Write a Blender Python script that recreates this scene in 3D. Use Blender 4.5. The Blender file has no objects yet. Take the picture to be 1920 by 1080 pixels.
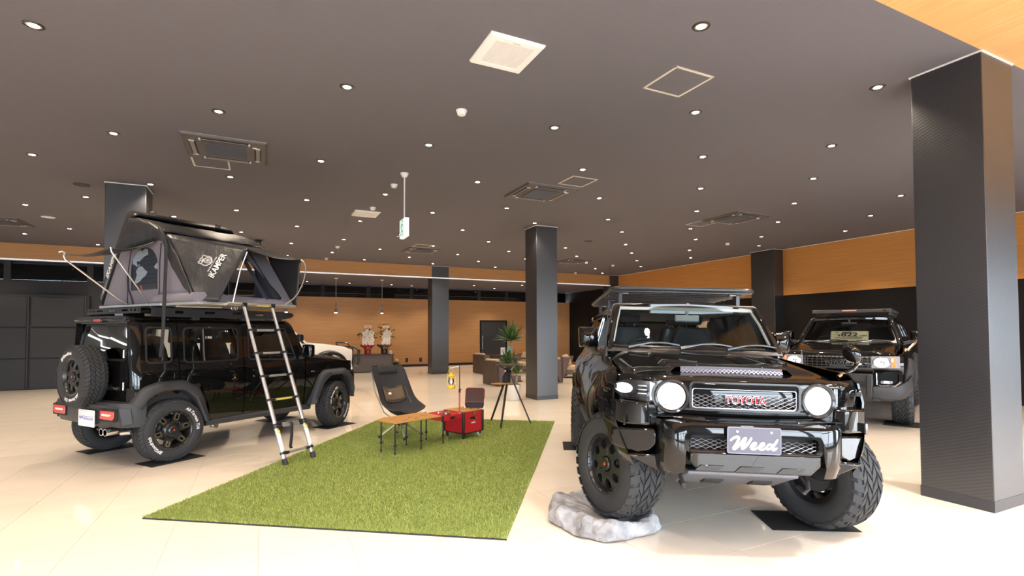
import bpy, bmesh, math, random
from mathutils import Vector, Matrix, noise
S = bpy.context.scene
COL = S.collection
PI = math.pi
R = math.radians
rnd = random.Random(7)

# ------------------------------------------------------------------ camera
YAW, PITCH, ROLL, CAMH = R(25.908), R(1.6583), R(-0.1829), 1.54
fw = Vector((math.sin(YAW)*math.cos(PITCH), math.cos(YAW)*math.cos(PITCH), math.sin(PITCH)))
rt = Vector((math.cos(YAW), -math.sin(YAW), 0))
up = rt.cross(fw)
rt2 = rt*math.cos(ROLL) + up*math.sin(ROLL)
up2 = -rt*math.sin(ROLL) + up*math.cos(ROLL)
cam = bpy.data.cameras.new('camera')
cam.sensor_width = 36
cam.lens = 969.12/1920*36
cam.shift_y = 54/1920
cam.clip_start = 0.05
co = bpy.data.objects.new('camera', cam)
COL.objects.link(co)
M3 = Matrix((rt2, up2, -fw)).transposed()
co.matrix_world = Matrix.Translation((0, 0, CAMH)) @ M3.to_4x4()
S.camera = co

# ------------------------------------------------------------------ daylight and exposure
W = bpy.data.worlds.new('overcast_sky')
S.world = W
W.use_nodes = True
bg = W.node_tree.nodes['Background']
bg.inputs[0].default_value = (0.78, 0.89, 1.0, 1)
bg.inputs[1].default_value = 16.0
S.view_settings.view_transform = 'Standard'
S.view_settings.look = 'None'
S.view_settings.gamma = 1
S.view_settings.use_curve_mapping = False
S.view_settings.exposure = 0.25
LAMP_W = 100.0          # each recessed downlight
# added neutral fill spots, unseen at soffit height, to brighten the front floor
for ex_x in (-7, -4.6, -2.2, .2, 2.6, 5.0, 7.4, 9.8):
    for ex_y in (-1.6, .9):
        l_ = bpy.data.lights.new('added_fill_spot', 'SPOT'); l_.energy = 450; l_.color = (1, .96, .93)
        l_.spot_size = R(120); l_.spot_blend = .8; l_.shadow_soft_size = .12
        o_ = bpy.data.objects.new('added_fill_spot', l_); COL.objects.link(o_); o_.location = (ex_x, ex_y, 3.93)
S.cycles.use_denoising = True
S.cycles.max_bounces = 8
S.cycles.diffuse_bounces = 4
S.cycles.glossy_bounces = 4
S.cycles.transmission_bounces = 4
S.cycles.transparent_max_bounces = 16
S.cycles.caustics_reflective = False
S.cycles.caustics_refractive = False
S.cycles.sample_clamp_indirect = 6

# ------------------------------------------------------------------ materials
MATS = {}
def mat(name, col=(.5, .5, .5), rough=.5, metal=0, coat=0, spec=.5, emit=None, es=1, bump=None, var=None, wave=None, alpha=None):
    """bump=(scale, strength[, stretch]); var=(scale, amount): colour grain."""
    if name in MATS: return MATS[name]
    m = bpy.data.materials.new(name); MATS[name] = m
    m.use_nodes = True
    nt = m.node_tree; N = nt.nodes; L = nt.links
    b = N['Principled BSDF']
    b.inputs['Base Color'].default_value = (*col, 1)
    b.inputs['Roughness'].default_value = rough
    b.inputs['Metallic'].default_value = metal
    b.inputs['Coat Weight'].default_value = coat
    b.inputs['Coat Roughness'].default_value = .02
    b.inputs['Specular IOR Level'].default_value = spec
    if emit:
        b.inputs['Emission Color'].default_value = (*emit, 1)
        b.inputs['Emission Strength'].default_value = es
    if bump or var or wave:
        tc = N.new('ShaderNodeTexCoord')
        mp = N.new('ShaderNodeMapping'); L.new(tc.outputs['Object'], mp.inputs[0])
    if bump:
        t = N.new('ShaderNodeTexNoise'); t.inputs['Scale'].default_value = bump[0]; t.inputs['Detail'].default_value = 3
        if len(bump) > 2: mp.inputs['Scale'].default_value = bump[2]
        L.new(mp.outputs[0], t.inputs['Vector'])
        bp = N.new('ShaderNodeBump'); bp.inputs['Strength'].default_value = bump[1]; bp.inputs['Distance'].default_value = .01
        L.new(t.outputs[0], bp.inputs['Height']); L.new(bp.outputs[0], b.inputs['Normal'])
    if var:
        t2 = N.new('ShaderNodeTexNoise'); t2.inputs['Scale'].default_value = var[0]; t2.inputs['Detail'].default_value = 4
        L.new(mp.outputs[0], t2.inputs['Vector'])
        if len(var) > 2: mp.inputs['Scale'].default_value = var[2]
        rp = N.new('ShaderNodeValToRGB')
        a = var[1]
        rp.color_ramp.elements[0].color = (*[c*(1-a) for c in col], 1)
        rp.color_ramp.elements[1].color = (*[min(1, c*(1+a)) for c in col], 1)
        rp.color_ramp.elements[0].position = .3; rp.color_ramp.elements[1].position = .7
        L.new(t2.outputs[0], rp.inputs[0]); L.new(rp.outputs[0], b.inputs['Base Color'])
    return m
def weave(name, col, rough, scale, strength, rot=0, stretch=(1, 1, 1), amount=.0):
    """diagonal twill or ribbed relief from a wave texture in object space"""
    if name in MATS: return MATS[name]
    m = mat(name, col, rough)
    nt = m.node_tree; N = nt.nodes; L = nt.links; b = N['Principled BSDF']
    tc = N.new('ShaderNodeTexCoord'); mp = N.new('ShaderNodeMapping')
    mp.inputs['Rotation'].default_value = rot if isinstance(rot, tuple) else (0, 0, rot)
    mp.inputs['Scale'].default_value = stretch
    L.new(tc.outputs['Object'], mp.inputs[0])
    w = N.new('ShaderNodeTexWave'); w.bands_direction = 'DIAGONAL'; w.inputs['Scale'].default_value = scale
    L.new(mp.outputs[0], w.inputs['Vector'])
    bp = N.new('ShaderNodeBump'); bp.inputs['Strength'].default_value = strength; bp.inputs['Distance'].default_value = .004
    L.new(w.outputs['Fac'], bp.inputs['Height']); L.new(bp.outputs[0], b.inputs['Normal'])
    if amount:
        rp = N.new('ShaderNodeValToRGB')
        rp.color_ramp.elements[0].color = (*[c*(1-amount) for c in col], 1)
        rp.color_ramp.elements[1].color = (*[c*(1+amount) for c in col], 1)
        L.new(w.outputs['Fac'], rp.inputs[0]); L.new(rp.outputs[0], b.inputs['Base Color'])
    return m
def wood(name, c1, c2, rough, axis, dens=1.0):
    if name in MATS: return MATS[name]
    m = mat(name, c1, rough)
    nt = m.node_tree; N = nt.nodes; L = nt.links; b = N['Principled BSDF']
    tc = N.new('ShaderNodeTexCoord'); mp = N.new('ShaderNodeMapping')
    sc = [26*dens]*3; sc[axis] = .55*dens
    mp.inputs['Scale'].default_value = sc
    L.new(tc.outputs['Object'], mp.inputs[0])
    t = N.new('ShaderNodeTexNoise'); t.inputs['Scale'].default_value = 1.6; t.inputs['Detail'].default_value = 5; t.inputs['Roughness'].default_value = .65
    L.new(mp.outputs[0], t.inputs['Vector'])
    rp = N.new('ShaderNodeValToRGB')
    rp.color_ramp.elements[0].color = (*c2, 1); rp.color_ramp.elements[1].color = (*c1, 1)
    rp.color_ramp.elements[0].position = .35; rp.color_ramp.elements[1].position = .62
    L.new(t.outputs[0], rp.inputs[0]); L.new(rp.outputs[0], b.inputs['Base Color'])
    return m
def glass(name, tint=(1, 1, 1), rough=0.0, ior=1.5):
    """thin pane: clear transmission plus Fresnel reflection"""
    if name in MATS: return MATS[name]
    m = bpy.data.materials.new(name); MATS[name] = m
    m.use_nodes = True
    nt = m.node_tree; N = nt.nodes; L = nt.links
    N.remove(N['Principled BSDF'])
    out = N['Material Output']
    tr = N.new('ShaderNodeBsdfTransparent'); tr.inputs[0].default_value = (*tint, 1)
    gl = N.new('ShaderNodeBsdfGlossy'); gl.inputs['Roughness'].default_value = rough
    fr = N.new('ShaderNodeFresnel'); fr.inputs[0].default_value = ior
    mx = N.new('ShaderNodeMixShader')
    L.new(fr.outputs[0], mx.inputs[0]); L.new(tr.outputs[0], mx.inputs[1]); L.new(gl.outputs[0], mx.inputs[2])
    L.new(mx.outputs[0], out.inputs[0])
    return m

# ------------------------------------------------------------------ mesh helpers
class MB:
    def __init__(s): s.v = []; s.f = []; s.m = []; s.cm = 0
    def mat(s, i): s.cm = i; return s
    def add(s, v, f):
        o = len(s.v); s.v += [tuple(p) for p in v]; s.f += [tuple(i+o for i in q) for q in f]; s.m += [s.cm]*len(f); return s
    def box(s, c, d, rot=None):
        x, y, z = d[0]/2, d[1]/2, d[2]/2
        v = [Vector((a*x, b*y, e*z)) for a in (-1, 1) for b in (-1, 1) for e in (-1, 1)]
        if rot is not None: v = [rot @ p for p in v]
        v = [p+Vector(c) for p in v]
        return s.add(v, [(0, 1, 3, 2), (4, 6, 7, 5), (0, 4, 5, 1), (2, 3, 7, 6), (0, 2, 6, 4), (1, 5, 7, 3)])
    def box2(s, a, b):
        return s.box([(p+q)/2 for p, q in zip(a, b)], [abs(q-p) for p, q in zip(a, b)])
    def loft(s, secs, closed=True, caps=True):
        n = len(secs[0]); v = [p for q in secs for p in q]; f = []
        for i in range(len(secs)-1):
            for j in range(n if closed else n-1):
                k = (j+1) % n
                f.append((i*n+j, i*n+k, (i+1)*n+k, (i+1)*n+j))
        if caps and closed:
            f.append(tuple(range(n-1, -1, -1))); f.append(tuple((len(secs)-1)*n+j for j in range(n)))
        return s.add(v, f)
    def grid(s, rows): return s.loft(rows, False, False)
    def tube(s, pts, r, n=8, caps=True, closed=False):
        P = [Vector(p) for p in pts]
        if not isinstance(r, (list, tuple)): r = [r]*len(P)
        secs = []; ref = None
        m = len(P)
        for i, p in enumerate(P):
            if closed: t = (P[(i+1) % m]-P[i-1])
            else: t = (P[min(i+1, m-1)]-P[max(i-1, 0)])
            t.normalize()
            if ref is None:
                ref = Vector((0, 0, 1)) if abs(t.z) < .9 else Vector((1, 0, 0))
            a = (ref-t*ref.dot(t)).normalized(); b = t.cross(a); ref = a
            secs.append([p+(a*math.cos(2*PI*k/n)+b*math.sin(2*PI*k/n))*r[i] for k in range(n)])
        if closed: secs.append(secs[0]); caps = False
        return s.loft(secs, True, caps)
    def lathe(s, prof, n=32, M=None, caps=True):
        """prof: (r, z) pairs turned about +z, then placed by matrix M"""
        M = M or Matrix()
        secs = [[M @ Vector((r*math.cos(2*PI*k/n), r*math.sin(2*PI*k/n), z)) for k in range(n)] for r, z in prof]
        return s.loft(secs, True, caps)
    def prism(s, poly, a, b, fn):
        """poly 2D, extruded a..b ; fn(u, v, w) -> xyz"""
        n = len(poly)
        v = [fn(p[0], p[1], a) for p in poly]+[fn(p[0], p[1], b) for p in poly]
        f = [tuple(range(n-1, -1, -1)), tuple(range(n, 2*n))]+[(i, (i+1) % n, n+(i+1) % n, n+i) for i in range(n)]
        return s.add(v, f)
    def join(s, o, M=None):
        return s.add([M @ Vector(p) for p in o.v] if M else o.v, o.f)
    def tri(s): return sum(len(f)-2 for f in s.f)

def link(name, me, parent=None):
    o = bpy.data.objects.new(name, me); COL.objects.link(o)
    if parent: o.parent = parent
    return o
def obj(name, mb, m, parent=None, bev=0, ang=35, seg=2, sub=0, solid=0, smooth=True, mirror=None):
    me = bpy.data.meshes.new(name)
    me.from_pydata([tuple(p) for p in mb.v], [], mb.f)
    ms = m if isinstance(m, (list, tuple)) else [m]
    for x in ms: me.materials.append(x)
    if len(ms) > 1: me.polygons.foreach_set('material_index', mb.m)
    b = bmesh.new(); b.from_mesh(me)
    bmesh.ops.remove_doubles(b, verts=b.verts, dist=1e-5)
    bmesh.ops.recalc_face_normals(b, faces=b.faces)
    b.to_mesh(me); b.free()
    if smooth:
        me.polygons.foreach_set('use_smooth', [True]*len(me.polygons))
        me.set_sharp_from_angle(angle=R(ang))
    o = link(name, me, parent)
    if sub:
        q = o.modifiers.new('s', 'SUBSURF'); q.levels = q.render_levels = sub
    if solid:
        q = o.modifiers.new('t', 'SOLIDIFY'); q.thickness = solid; q.offset = 0
    if bev:
        q = o.modifiers.new('b', 'BEVEL'); q.width = bev; q.segments = seg; q.limit_method = 'ANGLE'; q.angle_limit = R(ang)
        q.harden_normals = False
    return o
def tag(o, label, cat, group=None, kind=None):
    if label: o['label'] = label
    if cat: o['category'] = cat
    if group: o['group'] = group
    if kind: o['kind'] = kind
    return o
def thing(name, label, cat, loc=(0, 0, 0), rz=0, group=None):
    o = bpy.data.objects.new(name, None); COL.objects.link(o)
    o.empty_display_size = .1
    o.location = loc; o.rotation_euler = (0, 0, rz)
    return tag(o, label, cat, group)
def struct(name, mb, m, label=None, parent=None, **k):
    o = obj(name, mb, m, parent, **k)
    o['kind'] = 'structure'
    if label: o['label'] = label
    return o
def kids(o): return [c for c in o.children]
def dup(o, parent=None):
    c = o.copy(); COL.objects.link(c)
    if parent: c.parent = parent
    for ch in list(o.children): dup(ch, c)
    return c
def text_mb(s, size, depth=.002, shear=0, fn=None, spacing=1.0, bold=0.0, res=3):
    """words as a mesh, centred, in the xz-free local plane (u right, v up, w out)"""
    cu = bpy.data.curves.new('t', 'FONT'); cu.body = s; cu.size = size; cu.extrude = depth/2; cu.shear = shear
    cu.align_x = 'CENTER'; cu.align_y = 'CENTER'; cu.space_character = spacing; cu.offset = bold; cu.resolution_u = res
    o = bpy.data.objects.new('t', cu); COL.objects.link(o)
    dg = bpy.context.evaluated_depsgraph_get(); dg.update()
    me = bpy.data.meshes.new_from_object(o.evaluated_get(dg))
    mb = MB()
    mb.add([fn(*v.co) if fn else v.co[:] for v in me.vertices], [tuple(p.vertices) for p in me.polygons])
    bpy.data.objects.remove(o); bpy.data.curves.remove(cu); bpy.data.meshes.remove(me)
    return mb
def rrect(cx, cy, w, h, r, n=6):
    """rounded rectangle, CCW"""
    out = []
    for k, (sx, sy) in enumerate(((1, 1), (-1, 1), (-1, -1), (1, -1))):
        for i in range(n+1):
            a = PI/2*k+PI/2*i/n
            out.append((cx+sx*(w/2-r)+r*math.cos(a), cy+sy*(h/2-r)+r*math.sin(a)))
    return out
def rpoly(pts, r, n=5):
    """polygon with rounded corners; r scalar or list"""
    out = []; N = len(pts)
    for i, p in enumerate(pts):
        rr = r[i] if isinstance(r, (list, tuple)) else r
        p = Vector(p); a = Vector(pts[i-1])-p; b = Vector(pts[(i+1) % N])-p
        if rr <= 0: out.append(tuple(p)); continue
        la, lb = a.length, b.length; a.normalize(); b.normalize()
        ang = math.acos(max(-1, min(1, a.dot(b))))
        t = min(rr/math.tan(ang/2), la*.49, lb*.49)
        p0, p1 = p+a*t, p+b*t
        for k in range(n+1):
            q = k/n
            out.append(tuple((1-q)**2*p0+2*q*(1-q)*p+q*q*p1))
    return out
def ray_poly(c, ang, poly):
    d = (math.cos(ang), math.sin(ang)); best = None
    for i in range(len(poly)):
        a = poly[i-1]; b = poly[i]
        ex, ey = b[0]-a[0], b[1]-a[1]
        den = d[0]*ey-d[1]*ex
        if abs(den) < 1e-12: continue
        t = ((a[0]-c[0])*ey-(a[1]-c[1])*ex)/den
        u = ((a[0]-c[0])*d[1]-(a[1]-c[1])*d[0])/den
        if t > 0 and -1e-6 <= u <= 1+1e-6 and (best is None or t > best): best = t
    return best or 0
def ring(mb, outer, inner, fn, th, k=4, c=None, nu=40):
    """panel between two outlines (2D), bent by fn(u, v, w) with w = depth below the surface; th thickness"""
    if c is None: c = (sum(p[0] for p in inner)/len(inner), sum(p[1] for p in inner)/len(inner))
    A = sorted(set([round(math.atan2(p[1]-c[1], p[0]-c[0]), 5) for p in list(outer)+list(inner)]+[round(-PI+2*PI*(i+.5)/nu, 5) for i in range(nu)]))
    A = [a for i, a in enumerate(A) if i == 0 or a-A[i-1] > 1e-4]
    rows = []
    def row(q, w):
        r = []
        for a in A:
            ti = ray_poly(c, a, inner); to = ray_poly(c, a, outer); t = ti+(to-ti)*q
            r.append(fn(c[0]+math.cos(a)*t, c[1]+math.sin(a)*t, w))
        return r
    rows.append(row(0, th))
    for i in range(k+1): rows.append(row(i/k, 0))
    rows.append(row(1, th))
    return mb.loft(rows, True, False)
def fill(mb, outline, fn, th=0, k=4, c=None):
    """disc-like panel: star shaped outline filled from its centre"""
    if c is None: c = (sum(p[0] for p in outline)/len(outline), sum(p[1] for p in outline)/len(outline))
    n = len(outline); rows = []
    for i in range(1, k+1):
        q = i/k
        rows.append([fn(c[0]+(p[0]-c[0])*q, c[1]+(p[1]-c[1])*q, 0) for p in outline])
    if th: rows.append([fn(p[0], p[1], th) for p in outline])
    o = len(mb.v); mb.loft(rows, True, False)
    mb.add([fn(c[0], c[1], 0)], [])
    ci = len(mb.v)-1
    mb.f += [(ci, o+j, o+(j+1) % n) for j in range(n)]; mb.m += [mb.cm]*n
    return mb
def dense(poly, step):
    out = []
    for i in range(len(poly)):
        a = poly[i]; b = poly[(i+1) % len(poly)]
        L_ = math.hypot(b[0]-a[0], b[1]-a[1]); n = max(1, int(L_/step))
        out += [(a[0]+(b[0]-a[0])*j/n, a[1]+(b[1]-a[1])*j/n) for j in range(n)]
    return out
def lerp(a, b, t): return a+(b-a)*t
def interp(x, tab):
    """piecewise linear table lookup"""
    if x <= tab[0][0]: return tab[0][1]
    for (x0, y0), (x1, y1) in zip(tab, tab[1:]):
        if x <= x1: return y0+(y1-y0)*(x-x0)/(x1-x0)
    return tab[-1][1]
def smooth_interp(x, tab):
    if x <= tab[0][0]: return tab[0][1]
    for i in range(len(tab)-1):
        (x0, y0), (x1, y1) = tab[i], tab[i+1]
        if x <= x1:
            t = (x-x0)/(x1-x0); h = x1-x0
            m0 = (y1-tab[i-1][1])/(x1-tab[i-1][0])*h if i > 0 else (y1-y0)
            m1 = (tab[i+2][1]-y0)/(tab[i+2][0]-x0)*h if i+2 < len(tab) else (y1-y0)
            return (2*t**3-3*t*t+1)*y0+(t**3-2*t*t+t)*m0+(-2*t**3+3*t*t)*y1+(t**3-t*t)*m1
    return tab[-1][1]
# ================================================================== SETTING
CZ = 3.96      # main ceiling
DZ = 3.53      # lower ceiling beyond the fascia
BY = 22.75     # rear wood wall
m_tile = mat('polished_cream_tile', (.80, .71, .60), .06, spec=.45, var=(.9, .03))
m_grout = mat('pink_grey_grout', (.50, .40, .36), .8)
m_ceil = mat('brown_grey_ceiling_paper', (.138, .130, .146), .85, spec=.2, bump=(260, .25), var=(120, .06))
m_woodh = wood('honey_veneer_x', (.56, .30, .125), (.48, .245, .092), .45, 0)
m_woody = wood('honey_veneer_y', (.62, .285, .082), (.52, .225, .058), .45, 1)
m_woodsof = wood('honey_veneer_soffit', (.66, .39, .16), (.57, .31, .115), .45, 1)
m_blackwall = mat('matt_black_wall', (.012, .010, .010), .8, spec=.25, bump=(200, .1))
m_charwall = mat('charcoal_wall', (.030, .031, .036), .7, spec=.3, bump=(180, .1))
m_charpanel = mat('charcoal_panel', (.034, .035, .040), .6, spec=.3, bump=(180, .1))
m_white = mat('white_plastic', (.85, .85, .84), .4)
m_alu = mat('white_trim', (.82, .82, .84), .35)
m_darkglass = glass('dark_clerestory_glass', (.30, .32, .35), 0, 1.5)
m_pillar = weave('graphite_twill_film', (.013, .013, .018), .42, 15, .10, (R(20), R(25), R(45)), (1, 1, 1), .35)
m_pillar.node_tree.nodes['Principled BSDF'].inputs['Specular IOR Level'].default_value = .95
_pb = m_pillar.node_tree.nodes['Principled BSDF']; _pb.inputs['Coat Weight'].default_value = .45; _pb.inputs['Coat Roughness'].default_value = .35
m_blackgloss = mat('black_gloss_plastic', (.012, .012, .013), .25)
m_cove = mat('cove_light_strip', (.9, .9, .95), .5, emit=(.85, .9, 1), es=.45)

# ---- floor: grout bed + tiles laid one by one (604 mm pitch)
TP = .604; TY0 = 4.416-8*TP
floor = struct('floor', MB().box2((-14, -3.5, -.06), (15.5, 24, -.003)), m_grout, 'cream polished tile floor with thin joints')
def in_view(P, margin=60):
    v = Vector(P)-Vector((0, 0, CAMH)); z = v.dot(fw)
    if z < .3: return None
    x = 960+969.12*v.dot(rt2)/z; y = 594-969.12*v.dot(up2)/z
    return z if (-margin < x < 1920+margin and y < 1080+margin) else None
tiles = []
for i in range(-23, 26):
    for j in range(-13, 36):
        x, y = (i+.5)*TP, TY0+(j+.5)*TP
        if not (-14 < x < 15 and -3.5 < y < 23): continue
        ok = [in_view((x+a*TP/2, y+b*TP/2, 0), 5) for a in (-1, 0, 1) for b in (-1, 0, 1)]
        ok = [q for q in ok if q]
        tiles.append((min(ok) if ok else 99+math.hypot(x, y), x, y))
tiles.sort()
def tile_mb(mb, x, y):
    g = TP/2-.0018
    return mb.box2((x-g, y-g, -.012), (x+g, y+g, 0))
tile_me = None
for k, (d, x, y) in enumerate(tiles[:300]):
    if tile_me is None:
        o = obj('floor_tile', tile_mb(MB(), 0, 0), m_tile, floor, smooth=False); tile_me = o.data
    else: o = link('floor_tile', tile_me, floor)
    o.location = (x, y, 0)
rest = MB()
for d, x, y in tiles[300:]: tile_mb(rest, x, y)
o = obj('floor_tile_field', rest, m_tile, floor, smooth=False); o['kind'] = 'stuff'

# ---- ceilings, soffit, fascia
struct('ceiling', MB().box2((-14, 2.18, CZ), (14.2, 18.3, CZ+.1)), m_ceil, 'dark brown-grey papered showroom ceiling')
struct('ceiling_rear', MB().box2((-1.2, 18.3, DZ), (15, BY+.7, DZ+.1)).box2((-14, 18.36, DZ), (-1.2, 19.3, DZ+.1)), m_ceil, 'lower brown ceiling above the reception and lounge')
struct('ceiling_entrance', MB().box2((-14, -2.6, CZ), (15, 2.18, CZ+.1)), m_woodsof, 'light honey wood soffit along the window front')
fas = struct('trim_1', MB().box2((-14, 18.22, DZ), (14, 18.36, CZ)), m_woodh, 'honey wood fascia band under the ceiling across the rear')
struct('trim_2', MB().box2((-14, 18.185, DZ-.025), (13.95, 18.235, DZ+.012)), m_cove, 'pale strip along the lower edge of the wood fascia')
# ---- right wall: wood above, black below
struct('wall_right', MB().box2((13.97, -2.6, 0), (14.2, 18.7, CZ)), m_blackwall, 'black right wall below the wood band')
wr = MB(); wr.box2((13.945, 2.2, 2.59), (13.975, 18.25, CZ-.012))
struct('trim_3', wr, m_woody, 'orange wood band along the top of the right wall')
struct('trim_4', MB().box2((13.935, 2.2, CZ-.014), (13.97, 18.2, CZ)), m_alu, 'thin pale ceiling trim above the right wood band')
struct('wall_right_rear', MB().box2((14.36, 18.3, 0), (14.5, BY+.7, DZ)), m_blackwall, 'black wall closing the lounge on the right')
struct('baseboard_right', MB().box2((13.95, -2.6, 0), (13.97, 18.3, .09)), m_blackgloss, 'black baseboard of the right wall')
# ---- rear wood wall with door and clerestory
bw = struct('wall_rear', MB().box2((-1.2, BY, 0), (9.35, BY+.12, 3.02)).box2((10.77, BY, 0), (14.36, BY+.12, 3.02)).box2((9.35, BY, 2.09), (10.77, BY+.12, 3.02)), m_woodh, 'honey wood veneer rear wall')
for k, zz in enumerate((.5, 1.0, 1.5, 2.0, 2.5)):   # veneer board joints
    pass
struct('baseboard_rear', MB().box2((-1.2, BY-.015, 0), (9.35, BY, .10)).box2((10.77, BY-.015, 0), (14.36, BY, .10)), m_blackgloss, 'black baseboard of the rear wall')
dr = struct('door_1', MB().box2((9.41, BY-.01, .01), (10.71, BY+.05, 2.03)), mat('charcoal_door', (.036, .037, .041), .55), 'charcoal door in the rear wood wall')
obj('door_frame', MB().box2((9.35, BY-.03, 0), (9.41, BY+.1, 2.09)).box2((10.71, BY-.03, 0), (10.77, BY+.1, 2.09)).box2((9.41, BY-.03, 2.03), (10.71, BY+.1, 2.09)), m_blackgloss, dr)
obj('door_handle', MB().tube([(9.47, BY-.06, .72), (9.47, BY-.06, 1.36)], .012).tube([(9.47, BY-.06, .8), (9.47, BY, .8)], .008).tube([(9.47, BY-.06, 1.28), (9.47, BY, 1.28)], .008), mat('steel', (.6, .6, .62), .25, 1), dr)
obj('door_lock', MB().lathe([(.02, 0), (.02, .02), (.012, .03)], 12, Matrix.Translation((9.46, BY-.01, .62)) @ Matrix.Rotation(PI/2, 4, 'X')), MATS['steel'], dr)
m_darkroom = mat('unlit_room_beyond', (.012, .013, .016), .9)
struct('wall_rear_upper', MB().box2((-1.2, BY+.5, 3.0), (14.5, BY+.6, DZ)), m_darkroom, 'dark unlit space behind the clerestory')
px_posts = (-1.13, .62, 2.30, 4.17, 6.06, 7.70, 9.32, 10.76, 12.5, 14.2)
for k, x in enumerate(px_posts[:-1]):
    w = struct('window_%d' % (k+1), MB().box2((x-.07, BY-.02, 3.02), (x+.07, BY+.09, DZ)), m_charwall, 'clerestory bay above the rear wood wall')
    obj('window_pane', MB().box2((x+.07, BY+.02, 3.02), (px_posts[k+1]-.07, BY+.03, DZ)), m_darkglass, w, smooth=False)
# ---- left charcoal wall with folding partition and clerestory
LY = 18.62
struct('wall_left', MB().box2((-14, LY, 0), (-1.2, LY+.15, 3.0)).box2((-14, LY+.5, 3.0), (-1.2, LY+.6, DZ)).box2((-1.35, 18.3, 0), (-1.2, BY+.3, DZ)), m_charwall, 'charcoal wall left of the reception')
lposts = (-11.6, -9.8, -8.0, -6.23, -4.43, -2.63, -1.27)
for k, x in enumerate(lposts[:-1]):
    w = struct('window_%d' % (k+10), MB().box2((x-.07, LY-.01, 3.0), (x+.07, LY+.15, DZ)), m_charwall, 'dark clerestory bay above the charcoal partition')
    obj('window_pane', MB().box2((x+.07, LY+.05, 3.02), (lposts[k+1]-.07, LY+.06, DZ)), m_darkglass, w, smooth=False)
part_ = struct('wall_left_partition', MB().box2((-14, 18.47, 0), (-4.40, LY, 2.60)), m_charwall, 'charcoal panelled folding partition')
x = -4.47
while x > -12:
    for z0, z1 in ((.02, .83), (.87, 1.68), (1.72, 2.53)):
        obj('panel', MB().box2((x-1.19, 18.445, z0), (x-.04, 18.475, z1)), m_charpanel, part_, bev=.006)
    obj('post', MB().box2((x-.03, 18.435, 0), (x+.01, 18.475, 2.57)), m_charpanel, part_)
    x -= 1.24
# ---- far left shop wall and lights, outside the picture but seen in the glass of the car
m_ww = mat('white_wall_paint', (.7, .7, .7), .6)
struct('wall_shop', MB().box2((-14.1, -2.6, 0), (-14, 9.0, CZ)).box2((-31, 28, 0), (-14, 28.2, CZ)).box2((-31.2, 9, 0), (-31, 28.2, CZ)).box2((-31, 8.9, 0), (-14, 9.0, CZ)).box2((-14.1, 18.6, 0), (-14, 28, CZ)), m_ww, 'white walls of the shop area beyond the left of the picture')
struct('ceiling_shop', MB().box2((-31.2, 8.9, CZ), (-14, 28.2, CZ+.1)), m_ww, 'white shop ceiling beyond the left of the picture')
struct('floor_shop', MB().box2((-31.2, 8.9, -.06), (-14, 28.2, -.002)), m_tile, 'pale shop floor beyond the left of the picture')
zz = MB()
for k in range(6):
    y0 = 12.2+k*2.4
    pts = [(-15.5, y0+.1), (-18.5, y0+1.5), (-21.5, y0+.1), (-24.5, y0+1.6), (-28.5, y0+.2)]
    for (a, b), (c, d) in zip(pts, pts[1:]): zz.tube([(a, b, CZ-.03), (c, d, CZ-.03)], .05, 6)
tag(obj('tube_light', zz, mat('led_tube', (1, 1, 1), .5, emit=(.95, .98, 1), es=9)), 'zigzag rows of white tube lights on the shop ceiling', 'light')
# ---- window front behind the camera
fr = MB()
for k in range(15):
    x = -14+1.9*k
    fr.box2((x-.05, -2.62, 0), (x+.05, -2.5, CZ))
    if k % 4 == 3: fr.box2((x, -2.62, 0), (x+1.9, -2.5, CZ))      # solid bay, added out of view to cut the window light
fr.box2((-14, -2.62, 0), (14, -2.5, .35)); fr.box2((-14, -2.62, 2.05), (14, -2.5, 2.13)); fr.box2((-14, -2.62, 2.55), (14, -2.5, CZ))
struct('window_30', fr, mat('dark_bronze_frame', (.06, .05, .045), .5), 'dark window front behind the viewer')
struct('ground', MB().box2((-60, -60, -.2), (60, -2.62, -.06)), mat('pale_concrete', (.42, .41, .39), .8), 'pale forecourt outside the window front')

# ---- pillars
def pillar(x, y, w, d, label, n, cap=True, base=True):
    z1 = DZ if y > 18.3 else CZ
    o = struct('pillar', MB().box2((x, y, 0), (x+w, y+d, CZ)), m_pillar, label, bev=.006)
    if cap: obj('cap_trim', MB().box2((x-.012, y-.012, CZ-.014), (x+w+.012, y+d+.012, CZ-.001)), m_alu, o)
    if base: obj('base_band', MB().box2((x-.003, y-.003, 0), (x+w+.003, y+d+.003, .095)), mat('graphite_base_film', (.036, .036, .042), .35, bump=(60, .3)), o)
    return o
pillar(5.57, 2.18, .545, .54, 'large graphite pillar nearest the viewer, right of the front car', 1)
pillar(5.60, 10.25, .545, .55, 'graphite pillar behind the grass mat beside the tall plant', 2)
pillar(5.60, 18.19, .64, .54, 'graphite pillar standing by the reception flowers', 3)
pillar(-2.26, 10.20, .545, .55, 'graphite pillar behind the roof tent', 4)
pillar(13.56, 10.26, .55, .80, 'black half pillar on the right wall by the rear black car', 5)
pillar(13.56, 18.12, .55, .60, 'black corner pillar where the wood bands meet', 6)

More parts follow.
